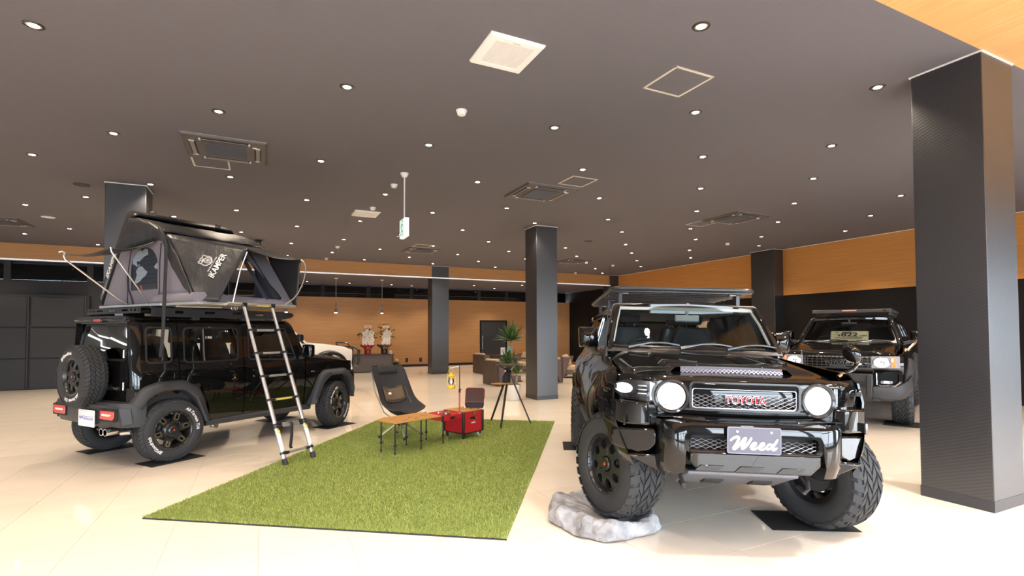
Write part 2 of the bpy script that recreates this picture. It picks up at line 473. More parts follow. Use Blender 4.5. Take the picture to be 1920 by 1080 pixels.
# ------------------------------------------------------------------ ceiling fittings
m_ring = mat('bronze_lamp_ring', (.03, .026, .024), .3)
m_lampglow = mat('warm_lamp_glow', (1, .9, .75), .5, emit=(1, .82, .60), es=26)
m_lampcone = mat('silver_reflector', (.75, .7, .62), .25, .8)
ld = bpy.data.lights.new('downlight_beam', 'SPOT')
ld.energy = LAMP_W; ld.color = (1, .83, .64); ld.spot_size = R(105); ld.spot_blend = .7; ld.shadow_soft_size = .05
dl0 = None
def rowname(y): return '%.1f' % y
ROWA = [(2.97, (.74, 3.12, 5.49, -1.64)), (5.23, (-4.0, -1.63, .74, 3.11, 5.49, 7.87, 10.3, 12.7)), (7.68, (-6.4, -4.0, -1.63, .74, 3.12, 5.5, 7.88, 10.3, 12.72)), (10.07, (-6.4, -4.0, -1.64, .73, 3.11, 5.46, 7.87, 10.28, 12.69)),
        (12.68, (-6.4, -4.01, -1.65, .72, 3.1, 5.47, 7.88, 10.27, 12.71)), (15.18, (-6.4, -4.01, -1.64, .72, 3.1, 5.5, 7.88, 10.29, 12.72)), (17.6, (-6.4, -4.03, -1.65, .72, 3.08, 5.45, 7.86, 10.3, 12.73)),
        (4.19, (-2.83, -.46, 4.30, 6.69, 9.1, 11.5)), (6.42, (-5.2, -2.82, -.44, 1.93, 4.3, 6.68, 9.08, 11.51)), (9.07, (-5.2, -2.81, -.45, 1.94, 4.3, 6.72, 9.09, 11.53)), (11.5, (-5.2, -2.82, -.46, 1.92, 4.29, 9.11, 11.48)),
        (13.96, (-5.2, -2.82, -.45, 1.92, 4.33, 6.68, 9.1, 11.53)), (16.4, (-5.18, -2.82, -.45, 1.92, 4.29, 6.69, 9.1, 11.53))]
ROWA.sort()
ORD = ['first', 'second', 'third', 'fourth', 'fifth', 'sixth', 'seventh', 'eighth', 'ninth', 'tenth', 'eleventh', 'twelfth', 'thirteenth', 'fourteenth', 'fifteenth', 'sixteenth']
def proj(P):
    v = Vector(P)-Vector((0, 0, CAMH)); z = v.dot(fw)
    if z < .2: return None
    return 960+969.12*v.dot(rt2)/z, 594-969.12*v.dot(up2)/z
def downlight(x, y, z, label, r=.055):
    global dl0
    if dl0 is None:
        dl0 = thing('downlight', label, 'downlight', (x, y, z), 0, 'recessed ceiling downlights')
        obj('trim_ring', MB().lathe([(.052, .0), (.052, -.008), (.068, -.004), (.070, 0)], 24), m_ring, dl0)
        obj('reflector', MB().lathe([(.052, -.001), (.050, -.004), (.034, -.0045)], 20, caps=False), m_lampcone, dl0)
        obj('lamp_lens', MB().lathe([(.001, -.0052), (.036, -.0052), (.036, -.002)], 20), m_lampglow, dl0)
        l = bpy.data.objects.new('beam', ld); COL.objects.link(l); l.parent = dl0; l.location = (0, 0, -.03)
        return dl0
    o = dup(dl0); o.location = (x, y, z); o['label'] = label
    return o
for ri, (y, xs) in enumerate(ROWA):
    vis = [x for x in sorted(xs) if proj((x, y, CZ)) and 0 <= proj((x, y, CZ))[0] <= 1920 and proj((x, y, CZ))[1] >= 0]
    for xi, x in enumerate(sorted(xs)):
        if x in vis:
            k = vis.index(x)
            lab = 'recessed ceiling downlight, %s from the left in the %s row from the front' % (ORD[k], ORD[ri])
        else: lab = 'recessed ceiling downlight outside the picture, %s row, lamp %s' % (ORD[ri], ORD[xi])
        downlight(x, y, CZ-.0005, lab)
for k, (x, y) in enumerate([(-.1, 19.9), (1.6, 21.6), (3.2, 21.6), (4.9, 21.6), (6.6, 19.6), (6.6, 21.7), (8.2, 20.6), (9.6, 21.6), (10.0, 19.6), (11.4, 20.6), (12.9, 21.6)]):
    q_ = downlight(x, y, DZ-.0005, 'small downlight in the lower rear ceiling, %s from the left' % ORD[k])
# air conditioning cassettes

m_ac = mat('brown_grey_cassette', (.085, .070, .066), .45)
m_acg = weave('blue_grey_grille', (.075, .085, .115), .6, 60, .6)
m_acs = mat('slot_dark', (.01, .01, .01), .6)
ac0 = thing('air_conditioner', 'brown ceiling air conditioner above the roof tent', 'air conditioner', (-.43, 7.71, CZ), 0, 'ceiling air conditioner cassettes')
p = MB().loft([[(-.46*a, -.46*b, z) for a, b in ((-1, -1), (1, -1), (1, 1), (-1, 1))] if z else [(-.475*a, -.475*b, z) for a, b in ((-1, -1), (1, -1), (1, 1), (-1, 1))] for z in (0, -.03)])
obj('panel', p, m_ac, ac0, bev=.004)
for y_ in (-.476, .476): obj('edge_trim', MB().box((0, y_, -.004), (.96, .008, .008)), mat('blue_grey_edge', (.22, .23, .27), .4), ac0)
obj('intake_grille', MB().box2((-.235, -.25, -.04), (.235, .25, -.03)), m_acg, ac0, bev=.003)
for k in range(4):
    a = Matrix.Rotation(PI/2*k, 4, 'Z')
    sl = obj('outlet', MB().join(MB().box2((-.27, -.41, -.0335), (.27, -.33, -.028)), a), m_acs, ac0)
    fl = MB().join(MB().box((0, -.372, -.036), (.50, .045, .006), Matrix.Rotation(R(14), 3, 'X')), a)
    obj('flap', fl, mat('flap_grey', (.20, .19, .19), .45), sl)
    for x_ in (-.273, .273): obj('clip', MB().join(MB().box((x_, -.37, -.036), (.023, .06, .012)), a), mat('pale_clip', (.6, .6, .62), .4), sl)
obj('status_light', MB().box2((.31, -.30, -.036), (.36, -.27, -.029)), m_white, ac0)
for x, y, l in ((4.34, 7.80, 'brown ceiling air conditioner between the grass mat and front car'), (9.10, 7.80, 'dark ceiling air conditioner above the rear right car'), (4.24, 14.85, 'small looking air conditioner over the reception side, beside a hatch'), (9.62, 14.97, 'air conditioner partly behind the middle pillar'), (-5.1, 14.72, 'air conditioner cut by the left picture edge')):
    o = dup(ac0); o.location = (x, y, CZ); o['label'] = l
# access hatches
h0 = None
for x, y, l in ((3.62, 3.75, 'pale framed ceiling hatch nearest the viewer'), (-.66, 8.44, 'pale framed hatch against the left air conditioner'), (4.57, 6.97, 'pale framed hatch beside the middle air conditioner'), (8.88, 8.54, 'pale framed hatch by the right air conditioner'), (4.06, 14.09, 'pale framed hatch near the far air conditioner')):
    if h0 is None:
        h0 = thing('access_hatch', l, 'hatch', (x, y, CZ), 0, 'ceiling access hatches')
        g = MB()
        for k in range(4): g.join(MB().box2((-.235, -.235, -.008), (.235, -.213, .001)), Matrix.Rotation(PI/2*k, 4, 'Z'))
        obj('hatch_frame', g, mat('pale_beige_metal', (.72, .66, .58), .4, .3), h0)
        obj('hatch_panel', MB().box2((-.212, -.212, -.004), (.212, .212, .0005)), m_ceil, h0)
    else:
        o = dup(h0); o.location = (x, y, CZ); o['label'] = l
# ventilation fans
m_vent = weave('white_vent_mesh', (.62, .60, .60), .5, 90, .9, (R(0), 0, 0), (1, 1, 1), .25)
v0 = thing('ventilation_fan', 'large white square ventilation grille near the viewer', 'vent', (1.893, 3.99, CZ), 0, 'white ceiling vents')
obj('frame', MB().loft([[(-a*s, -b*s, z) for a, b in ((-1, -1), (1, -1), (1, 1), (-1, 1))] for s, z in ((.25, 0), (.25, -.012), (.235, -.028), (.18, -.028), (.175, -.02))], True, False), m_white, v0, bev=.002)
sl = MB()
for k in range(27): sl.box((-.175+k*.35/26, 0, -.022), (.006, .35, .006))
for k in range(27): sl.box((0, -.175+k*.35/26, -.022), (.35, .006, .005))
g = obj('grille_mesh', sl, mat('vent_rib', (.80, .78, .78), .5), v0, smooth=False)
obj('backing', MB().box2((-.176, -.176, -.017), (.176, .176, -.012)), mat('vent_back', (.42, .40, .40), .7), v0)
obj('label_mark', MB().box2((-.03, -.205, -.0295), (.03, -.198, -.0278)), mat('grey_print', (.35, .35, .35), .6), v0)
o = dup(v0); o.location = (1.90, 10.71, CZ); o['label'] = 'small looking white vent left of the exit sign'
# smoke detectors
d0 = None
for x, y, l in ((1.95, 5.26, 'white smoke detector nearest the viewer under the large vent'), (1.94, 8.41, 'white smoke detector just left of the exit sign rod'), (1.93, 10.14, 'white smoke detector touching the far vent'), (1.92, 15.19, 'white smoke detector above the right end of the tent'), (1.90, 17.75, 'white smoke detector close to the wood fascia'), (11.58, 17.87, 'white smoke detector right of the middle pillar'), (11.52, 15.29, 'white smoke detector beside the car antenna tip'), (11.54, 10.15, 'white smoke detector right of the right air conditioner')):
    if d0 is None:
        d0 = thing('smoke_detector', l, 'smoke detector', (x, y, CZ), 0, 'white smoke detectors')
        obj('base', MB().lathe([(.06, 0), (.06, -.012), (.052, -.016)], 24), m_white, d0)
        obj('sensor_head', MB().lathe([(.05, -.016), (.048, -.04), (.04, -.052), (.012, -.055)], 24), m_white, d0)
    else:
        o = dup(d0); o.location = (x, y, CZ); o['label'] = l
d1 = thing('smoke_detector', 'smoke detector in the lower rear ceiling by the pillar', 'smoke detector', (5.75, 21.6, DZ), 0, 'white smoke detectors')
for c in kids(d0): dup(c, d1)
for x, y, l, dark in ((-4.01, 13.85, 'white round ceiling speaker at far left', 0), (7.86, 11.49, 'dark round ceiling speaker right of the middle pillar', 1), (-2.65, 10.58, 'dark ceiling sensor left of the tent pillar', 1)):
    s_ = thing('ceiling_speaker', l, 'speaker', (x, y, CZ))
    mm = mat('dark_speaker', (.02, .02, .02), .5) if dark else m_white
    obj('rim', MB().lathe([(.115, 0), (.115, -.008), (.10, -.010), (.098, -.004)], 28, caps=False), mm, s_)
    obj('grille', MB().lathe([(.098, -.004), (.06, -.010), (.001, -.012)], 28), mm, s_)
sc_ = thing('security_camera', 'small dark ceiling camera behind the tent top', 'camera', (-.08, 14.99, CZ))
obj('mount', MB().lathe([(.09, 0), (.09, -.03), (.05, -.05)], 20), mat('dark_speaker'), sc_)
obj('camera_body', MB().box2((-.06, -.14, -.16), (.06, .10, -.05)), mat('dark_speaker'), sc_, bev=.01)
obj('lens', MB().lathe([(.03, 0), (.03, .02), (.02, .022)], 16, Matrix.Translation((0, -.14, -.105)) @ Matrix.Rotation(PI/2, 4, 'X')), mat('chrome', (.8, .8, .8), .08, 1), sc_)
# hanging exit sign
ex = thing('exit_sign', 'white hanging exit sign box on a white ceiling rod', 'exit sign', (1.945, 7.74, CZ), 0)
obj('canopy', MB().lathe([(.062, 0), (.060, -.02), (.035, -.06), (.018, -.065)], 24), m_white, ex)
obj('rod', MB().tube([(0, 0, -.06), (0, 0, -.71)], .011, 10), m_white, ex)
e_rz = ex.rotation_euler.z
sb = obj('sign_box', MB().box2((-.034, -.155, -.985), (.034, .155, -.705)), mat('lit_white_acrylic', (.9, .9, .9), .4, emit=(1, 1, 1), es=.55), ex, bev=.006)
def sgn(u, v, w): return (-.0345-w, -u, v-.845)
m_gr = mat('exit_green', (.0, .42, .26), .5, emit=(0, .5, .3), es=.4)
pic = MB()
pic.prism([(.01+.028*math.cos(a*PI/8), .105+.028*math.sin(a*PI/8)) for a in range(16)], 0, .002, sgn)
for pl, w in (([(.0, .07), (-.03, .0), (-.02, -.04)], .035), ([(-.02, -.03), (.045, -.055), (.04, -.13)], .024), ([(-.03, -.03), (-.06, -.085), (-.115, -.09)], .024), ([(.0, .06), (.06, .03), (.075, -.02)], .018), ([(.0, .06), (-.06, .055), (-.085, .01)], .018)):
    for (x0, y0), (x1, y1) in zip(pl, pl[1:]):
        L_ = math.hypot(x1-x0, y1-y0); nx, ny = -(y1-y0)/L_*w/2, (x1-x0)/L_*w/2
        pic.prism([(x0+nx, y0+ny), (x0-nx, y0-ny), (x1-nx, y1-ny), (x1+nx, y1+ny)], 0, .002, sgn)
obj('running_figure', pic, m_gr, sb)
obj('test_lever', MB().tube([(-.03, .13, -.95), (-.085, .13, -.95)], .006), m_white, ex)
# pendants over the reception
pd0 = None
for x, l in ((.79, 'glass pendant lamp half hidden below the tent'), (2.46, 'slim silver pendant lamp left over the reception counter'), (4.13, 'slim silver pendant lamp right above the flower pots')):
    if pd0 is None:
        pd0 = thing('pendant_lamp', l, 'pendant lamp', (x, 19.8, DZ), 0, 'pendant lamps over the reception')
        obj('canopy', MB().lathe([(.07, 0), (.07, -.02), (.03, -.03)], 20), m_white, pd0)
        obj('cord', MB().tube([(0, 0, -.02), (0, 0, -.92)], .008, 6), mat('grey_cord', (.4, .4, .4), .4), pd0)
        obj('lamp_body', MB().lathe([(.014, -.9), (.03, -.95), (.026, -1.1), (.035, -1.16), (.055, -1.24), (.055, -1.27)], 20), mat('steel'), pd0)
        obj('bulb', MB().lathe([(.05, -1.255), (.045, -1.285), (.001, -1.29)], 16), m_lampglow, pd0)
        pl_ = bpy.data.lights.new('pendant_beam', 'SPOT'); pl_.energy = 40; pl_.color = (1, .82, .6); pl_.spot_size = R(90); pl_.spot_blend = .8
        l_ = bpy.data.objects.new('beam', pl_); COL.objects.link(l_); l_.parent = pd0; l_.location = (0, 0, -1.31)
    else:
        o = dup(pd0); o.location = (x, 19.8, DZ); o['label'] = l
# wall sockets
q0 = None
for x, l in ((5.2, 'black wall socket nearest the reception desk'), (5.84, 'middle one of three black wall sockets'), (6.47, 'black wall socket closest to the reception pillar')):
    if q0 is None:
        q0 = thing('wall_socket', l, 'socket', (x, BY, .3), 0, 'black wall sockets')
        obj('plate', MB().box2((-.06, -.012, -.09), (.06, 0, .09)), m_blackgloss, q0, bev=.004)
        obj('outlet', MB().box2((-.02, -.016, .01), (.02, -.01, .05)).box2((-.02, -.016, -.05), (.02, -.01, -.01)), mat('dark_grey_plastic', (.06, .06, .06), .5), q0)
    else:
        o = dup(q0); o.location = (x, BY, .3); o['label'] = l
# ================================================================== WHEELS (shared builders)
m_paint = mat('black_car_paint', (.0035, .0035, .004), .3, coat=1, spec=.05)
m_rubber = mat('tyre_rubber', (.030, .031, .034), .7, spec=.35, bump=(70, .15))
m_rimblack = mat('satin_black_alloy', (.010, .010, .011), .28, spec=.6)
m_mach = mat('machined_alloy', (.42, .40, .38), .25, 1)
m_chrome = mat('chrome', (.8, .8, .8), .08, 1)
m_wletter = mat('raised_white_letters', (.78, .78, .78), .6)
m_redmark = mat('red_enamel', (.75, .06, .03), .35)
m_matte = mat('matt_charcoal_trim', (.035, .036, .040), .48, spec=.4, bump=(300, .12))
m_under = mat('underbody_black', (.010, .010, .011), .7)
m_steel2 = mat('dark_cast_steel', (.05, .05, .055), .5, .4)
RX = Matrix.Rotation(PI/2, 4, 'X')       # lathe z -> -y (outward)
def tyre_mb(Rr, w, rr, rows):
    mb = MB(); h = w/2
    g = Rr-.013
    prof = [(rr, -h*.80), (rr+.018, -h*.93), (rr+.035, -h*1.0), (g-.055, -h*1.0), (g-.03, -h*.95), (g-.006, -h*.86), (g, -h*.72), (g, 0), (g, h*.72), (g-.006, h*.86), (g-.03, h*.95), (g-.045, h*.985), (g-.052, h*1.0), (rr+.032, h*1.0), (rr+.026, h*.97), (rr+.012, h*.90), (rr, h*.80)]
    mb.lathe(prof, 56, RX, caps=False)
    for (zc, zw, N, frac, ph, skew, drop) in rows:
        for k in range(N):
            a = 2*PI*(k+ph)/N; da = PI/N*frac
            z0, z1 = zc*h-zw*h/2, zc*h+zw*h/2
            sk = skew*PI/N
            v = []
            for z, s_ in ((z0, -sk), (z1, sk)):
                for q in (-da, da):
                    for top in (0, 1):
                        r_ = Rr if top else g-.004
                        if drop and abs(z) > abs(zc*h): r_ -= drop
                        if top: qq = q*.93
                        else: qq = q
                        ang = a+qq+s_
                        v.append(RX @ Vector((r_*math.cos(ang), r_*math.sin(ang), z)))
            mb.add(v, [(0, 1, 3, 2), (4, 6, 7, 5), (0, 4, 5, 1), (2, 3, 7, 6), (1, 5, 7, 3)])
    return mb
AT_ROWS = [(-.80, .34, 44, .78, 0, .5, .020), (.80, .34, 44, .78, .5, -.5, .020), (-.42, .30, 44, .80, .25, -.9, 0), (.42, .30, 44, .80, .75, .9, 0), (0, .36, 44, .82, .5, 1.0, 0)]
MT_ROWS = [(-.83, .40, 28, .70, 0, .25, .030), (.83, .40, 28, .70, .5, -.25, .030), (-.50, .24, 28, .74, .3, -.7, 0), (.50, .24, 28, .74, .8, .7, 0), (-.17, .30, 28, .74, .62, .8, 0), (.17, .30, 28, .74, .15, -.8, 0)]
_tyres = {}
def arc_text(s, size, rad, mid, z, bold=.0012, spacing=1.05):
    def fn(x, y, w):
        a = mid-x/rad; r = rad+y
        return RX @ Vector((r*math.cos(a), r*math.sin(a), z+w))
    return text_mb(s, size, .003, .25, fn, spacing, bold, 2)
def make_wheel(parent, loc, rz, spin, kind, Rr, w, rr, words=None, label=None):
    """wheel part with tyre, rim and details as sub-parts; faces -y before rz"""
    e = bpy.data.objects.new('wheel', None); COL.objects.link(e); e.parent = parent
    e.location = loc; e.rotation_euler = (0, 0, rz)
    if label: e['label'] = label
    h = w/2; key = (Rr, w, rr, kind)
    SP = Matrix.Rotation(spin, 4, 'Y')
    def sub(name, mb, m, **k):
        o = obj(name, mb, m, e, **k); o.rotation_euler = (0, spin, 0); return o
    if key in _tyres:
        for src in _tyres[key]:
            c = link(src.name.split('.')[0], src.data, e); c.rotation_euler = (0, spin, 0)
            for md in src.modifiers:
                q = c.modifiers.new(md.name, md.type)
                if md.type == 'BEVEL': q.width = md.width; q.segments = md.segments; q.limit_method = md.limit_method; q.angle_limit = md.angle_limit
    else:
        L = []
        L.append(sub('tyre', tyre_mb(Rr, w, rr, MT_ROWS if kind == 'mud' else AT_ROWS), m_rubber, ang=40))
        zf = h*.72
        rim = MB().lathe([(rr+.012, h*.84), (rr+.014, h*.90), (rr-.002, h*.92), (rr-.010, h*.86), (rr-.018, h*.70), (rr-.03, h*.2), (rr-.035, -h*.7), (rr+.012, -h*.85)], 48, RX, caps=False)
        L.append(sub('rim', rim, m_rimblack))
        L.append(sub('brake_drum', MB().lathe([(.02, -h*.5), (rr*.62, -h*.5), (rr*.62, 0), (rr*.55, h*.1), (.02, h*.1)], 32, RX), m_steel2))
        if kind == 'spoke':
            for k in range(6):
                a = 2*PI*(k+.2)/6
                ca, sa = math.cos(a), math.sin(a)
                def fn(u, v, q): return RX @ Vector((u*ca-v*sa, u*sa+v*ca, zf-.012-.02*(1-u/rr)**2-q))
                L.append(sub('spoke', ring(MB(), [(.06, -.046), (rr-.004, -.036), (rr-.004, .036), (.06, .046)], rrect((rr+.115)/2-.006, 0, rr-.165, .030, .008, 3), fn, .03, 2, nu=12), m_rimblack))
                fr_ = ring(MB(), rrect((rr+.115)/2-.002, 0, rr-.137, .052, .012, 3), rrect((rr+.115)/2-.006, 0, rr-.165, .030, .008, 3), lambda u, v, q: fn(u, v, q-.0025), .006, 1, nu=12)
                L.append(sub('spoke_edge', fr_, m_mach))
            bolts = MB()
            for k in range(24):
                a = 2*PI*(k+.5)/24
                bolts.lathe([(.006, h*.86), (.006, h*.93), (.003, h*.95)], 6, RX @ Matrix.Translation(((rr-.004)*math.cos(a), (rr-.004)*math.sin(a), 0)))
            L.append(sub('rim_bolts', bolts, m_mach)); L[-1]['kind'] = 'stuff'
            L.append(sub('hub', MB().lathe([(.11, -.0), (.105, zf-.03), (.085, zf-.014), (.078, zf-.006), (.062, zf-.004), (.058, zf+.012), (.045, zf+.022), (.001, zf+.024)], 36, RX), m_rimblack))
            L.append(sub('centre_mark', MB().prism([(-.012, -.010), (.0, -.004), (.012, -.010), (.002, .014), (-.002, .014)], zf+.0235, zf+.0265, lambda u, v, q: RX @ Vector((u, v, q))), m_redmark))
        else:
            n = 8; disc = MB()
            for k in range(n):
                a = 2*PI*(k+.5)/n; t = PI/n; R1, R0 = rr-.012, .062
                wedge = [(R0*math.cos(t*q), R0*math.sin(t*q)) for q in (-1, -.3, .3, 1)]+[(R1*math.cos(t*q), R1*math.sin(t*q)) for q in (1, .6, .2, -.2, -.6, -1)]
                wedge = [tuple(p) for p in wedge]
                oc = lerp(R0, R1, .60); L2 = (R1-R0)*.27; Wd = oc*math.tan(t)*.54
                oval = [(oc+L2*math.cos(q*PI/12), Wd*(1-.18*math.cos(q*PI/12+PI))*math.sin(q*PI/12)) for q in range(24)]
                ca, sa = math.cos(a), math.sin(a)
                def fn2(u, v, q, ca=ca, sa=sa):
                    r_ = math.hypot(u, v)
                    return RX @ Vector((u*ca-v*sa, u*sa+v*ca, zf-.022+.026*math.sin(min(1, r_/rr)*PI)-q))
                ring(disc, wedge[::-1], oval, fn2, .022, 4, (oc, 0), 16)
            L.append(sub('wheel_disc', disc, m_rimblack))
            nuts = MB()
            for k in range(6):
                a = 2*PI*k/6
                nuts.lathe([(.011, zf-.03), (.011, zf-.004), (.006, zf)], 6, RX @ Matrix.Translation((.072*math.cos(a), .072*math.sin(a), 0)))
            for k in range(24):
                a = 2*PI*(k+.5)/24
                nuts.lathe([(.005, h*.80), (.005, h*.92)], 6, RX @ Matrix.Translation(((rr-.008)*math.cos(a), (rr-.008)*math.sin(a), 0)))
            L.append(sub('rim_bolts', nuts, m_steel2)); L[-1]['kind'] = 'stuff'
            L.append(sub('hub', MB().lathe([(.085, zf-.06), (.072, zf-.03), (.055, zf-.012), (.053, zf+.006), (.045, zf+.014), (.001, zf+.016)], 32, RX), m_rimblack))
            L.append(sub('centre_mark', MB().prism([(-.014, -.012), (-.004, -.004), (.0, -.012), (.014, -.004), (.002, .014)], zf+.0155, zf+.0185, lambda u, v, q: RX @ Vector((u, v, q))), m_redmark))
        _tyres[key] = L
    if words:
        rad = lerp(rr, Rr, .50)
        for s, mid, size in words:
            o = obj('raised_lettering', arc_text(s, size, rad-.016, mid, h*1.0+.0008), m_wletter, e, smooth=False)
            o['label'] = 'raised white lettering'
    return e
def car_empty(name, label, cat, ox, oy, th, roll=0, pit=0, z0=0):
    o = bpy.data.objects.new(name, None); COL.objects.link(o)
    o.matrix_world = Matrix.Translation((ox, oy, z0)) @ Matrix.Rotation(th, 4, 'Z') @ Matrix.Rotation(pit, 4, 'Y') @ Matrix.Rotation(roll, 4, 'X')
    return tag(o, label, cat)
def part(name, parent, label=None):
    e = bpy.data.objects.new(name, None); COL.objects.link(e); e.parent = parent
    if label: e['label'] = label
    return e
def mat_plate(x, y, rz, sx, sy, label):
    o = tag(obj('floor_protector', MB().box2((-sx/2, -sy/2, 0), (sx/2, sy/2, .004)), [mat('black_rubber_sheet', (.008, .008, .008), .8)], None), label, 'mat', 'black sheets under the tyres')
    o.location = (x, y, .0005); o.rotation_euler = (0, 0, rz)
    return o
# ================================================================== BLACK COMPACT OFF-ROADER WITH ROOF TENT
JT = .6383; JX, JY = -1.405, 8.03
def jw(p): return (JX+math.cos(JT)*p[0]-math.sin(JT)*p[1], JY+math.sin(JT)*p[0]+math.cos(JT)*p[1], p[2])
J = car_empty('compact_off_roader', 'black boxy five-door off-roader with a tent on its roof', 'car', JX, JY, JT)
JYT = [(.30, .66), (.40, .70), (.55, .725), (.75, .742), (.95, .742), (1.08, .735), (1.14, .722), (1.20, .708), (1.40, .690), (1.60, .668), (1.66, .655), (1.71, .615), (1.735, .55)]
def jside(s):
    def fn(u, v, w):
        y = smooth_interp(v, JYT)
        if u > 2.3: y -= (u-2.3)**2*.10
        return (u, s*(y-w), v)
    return fn
m_jglass = glass('car_glass_clear', (.90, .93, .92))
m_jdark = glass('car_glass_tinted', (.75, .77, .77))
m_seal = mat('window_rubber', (.010, .010, .010), .5)
m_seat = mat('dark_seat_cloth', (.018, .018, .020), .85)
m_cabin = mat('cabin_trim', (.022, .022, .024), .7)
m_silverline = mat('bright_trim_line', (.55, .55, .56), .22, 1)
for s in (-1, 1):
    F = jside(s)
    nm = 'quarter_panel'
    q = obj(nm, ring(MB(), dense([(-.335, .78), (.09, .80), (.09, 1.70), (-.335, 1.70)], .12), rrect(-.125, 1.395, .285, .42, .05, 5), F, .012, 6), m_paint, J)
    obj('quarter_window', fill(MB(), rrect(-.125, 1.395, .30, .435, .05, 5), lambda u, v, w: F(u, v, w+.012)), m_jdark, q)
    obj('window_seal', ring(MB(), rrect(-.125, 1.395, .305, .44, .055, 5), rrect(-.125, 1.395, .265, .40, .045, 5), lambda u, v, w: F(u, v, w-.002), .012, 1), m_seal, q)
    d = obj('rear_door', ring(MB(), dense([(.10, .90), (.35, .90), (.47, .60), (.50, .41), (.955, .405), (.955, 1.70), (.10, 1.70)], .12), rrect(.525, 1.385, .72, .43, .055, 5), F, .014, 7), m_paint, J)
    obj('window', fill(MB(), rrect(.525, 1.385, .73, .44, .055, 5), lambda u, v, w: F(u, v, w+.012)), m_jdark, d)
    obj('window_seal', ring(MB(), rrect(.525, 1.385, .74, .45, .06, 5), rrect(.525, 1.385, .70, .41, .05, 5), lambda u, v, w: F(u, v, w-.002), .012, 1), m_seal, d)
    obj('window_divider', MB().loft([[F(.415+a, z, b) for a, b in ((-.009, 0), (.009, 0), (.009, .02), (-.009, .02))] for z in (1.175, 1.28, 1.39, 1.5, 1.595)]), m_silverline, d)
    f = obj('front_door', ring(MB(), dense([(.965, .405), (1.955, .40), (1.965, .8), (1.985, 1.13), (1.735, 1.66), (1.70, 1.70), (.965, 1.70)], .12), rpoly([(1.045, 1.17), (1.83, 1.135), (1.645, 1.60), (1.045, 1.60)], .05), F, .014, 7, (1.4, 1.37)), m_paint, J)
    obj('window', fill(MB(), rpoly([(1.04, 1.165), (1.835, 1.13), (1.65, 1.605), (1.04, 1.605)], .05), lambda u, v, w: F(u, v, w+.012), c=(1.4, 1.37)), m_jglass, f)
    obj('window_seal', ring(MB(), rpoly([(1.035, 1.16), (1.84, 1.125), (1.655, 1.61), (1.035, 1.61)], .05), rpoly([(1.055, 1.18), (1.815, 1.145), (1.635, 1.59), (1.055, 1.59)], .045), lambda u, v, w: F(u, v, w-.002), .012, 1, (1.4, 1.37)), m_seal, f)
    for par, hx in ((d, .22), (f, 1.10)):
        obj('handle_recess', fill(MB(), rrect(hx+.06, 1.015, .15, .085, .04, 4), lambda u, v, w: F(u, v, .002-.010*max(0, 1-((u-hx-.06)/.075)**2-((v-1.015)/.043)**2)*-1)), m_rimblack, par)
        obj('handle', MB().loft([[F(hx-.02+t*.17+a, 1.015+b*.014+.004*math.sin(t*PI), -.022*math.sin(max(.05, min(.95, t))*PI)-c) for a, b, c in ((0, -1, .006), (0, 1, .006), (0, 1, -.006), (0, -1, -.006))] for t in [i/8 for i in range(9)]]), m_paint, par, bev=.003)
    if s < 0:
        obj('key_lock', MB().lathe([(.012, 0), (.010, .005)], 12, Matrix.Translation(F(1.10, .935, -.001)) @ RX), m_chrome, f)
        fl_ = obj('fuel_flap', fill(MB(), rrect(-.12, 1.02, .17, .20, .06, 5), lambda u, v, w: F(u, v, -.004)), m_paint, q)
        obj('quarter_badge_line', MB().loft([[F(.03+a, z, b) for a, b in ((-.004, -.002), (.004, -.002), (.004, .004), (-.004, .004))] for z in (.985, 1.05)]), m_silverline, q)
    # front wing
    fen = [(1.975, .405), (2.06, .405), (2.13, .55), (2.24, .80), (2.40, .90), (2.74, .90), (2.90, .80), (2.95, .70), (2.965, 1.02), (2.90, 1.055), (2.45, 1.115), (1.995, 1.165)]
    w_ = obj('front_wing', fill(MB(), dense(fen, .08), F, .014, 5, (2.35, 1.0)), m_paint, J)
    if s < 0: obj('wing_badge', MB().box((2.12, s*.747, .93), (.07, .006, .022)), m_mach, w_, bev=.002)
    # rear corner post, rounded from side to tail
    secs = []
    for z in [.72, .85, 1.0, 1.13, 1.16, 1.3, 1.45, 1.6, 1.66, 1.70, 1.725]:
        y = smooth_interp(z, JYT); r = .085
        secs.append([(-.335-r*math.sin(a), s*(y-r+r*math.cos(a)), z) for a in [PI/2*i/8 for i in range(9)]]+[(-.36, s*(y-r-.02), z), (-.33, s*(y-.03), z)])
    obj('rear_corner_post', MB().loft(secs), m_paint, J)
    # wheel arch flares
    def arch(outer, inner, name):
        k = 40
        def samp(pl, t):
            pl = rpoly([(p[0], p[1]) for p in pl], [0]+[.14]*(len(pl)-2)+[0], 6) if True else pl
            L = [0]
            for a, b in zip(pl, pl[1:]): L.append(L[-1]+math.hypot(b[0]-a[0], b[1]-a[1]))
            d_ = t*L[-1]
            for i in range(len(pl)-1):
                if d_ <= L[i+1] or i == len(pl)-2:
                    u = (d_-L[i])/max(1e-9, L[i+1]-L[i]); return (lerp(pl[i][0], pl[i+1][0], u), lerp(pl[i][1], pl[i+1][1], u))
        rows = []
        for i in range(k+1):
            t = i/k; o = samp(outer, t); n_ = samp(inner, t)
            yb = smooth_interp(o[1], JYT)
            def P(q, y): return (lerp(o[0], n_[0], q), s*y, lerp(o[1], n_[1], q))
            rows.append([P(0, yb-.03), P(0, yb+.004), P(.10, .775), P(.22, .800), P(.85, .825), P(1, .815), P(1.04, .79), P(1.04, .60)])
        return obj(name, MB().grid(rows), m_matte, J, ang=50)
    arch([(-.45, .74), (-.33, .91), (-.15, .965), (.14, .965), (.34, .85), (.48, .42)], [(-.36, .66), (-.27, .80), (-.12, .855), (.12, .85), (.26, .73), (.385, .42)], 'rear_arch_flare')
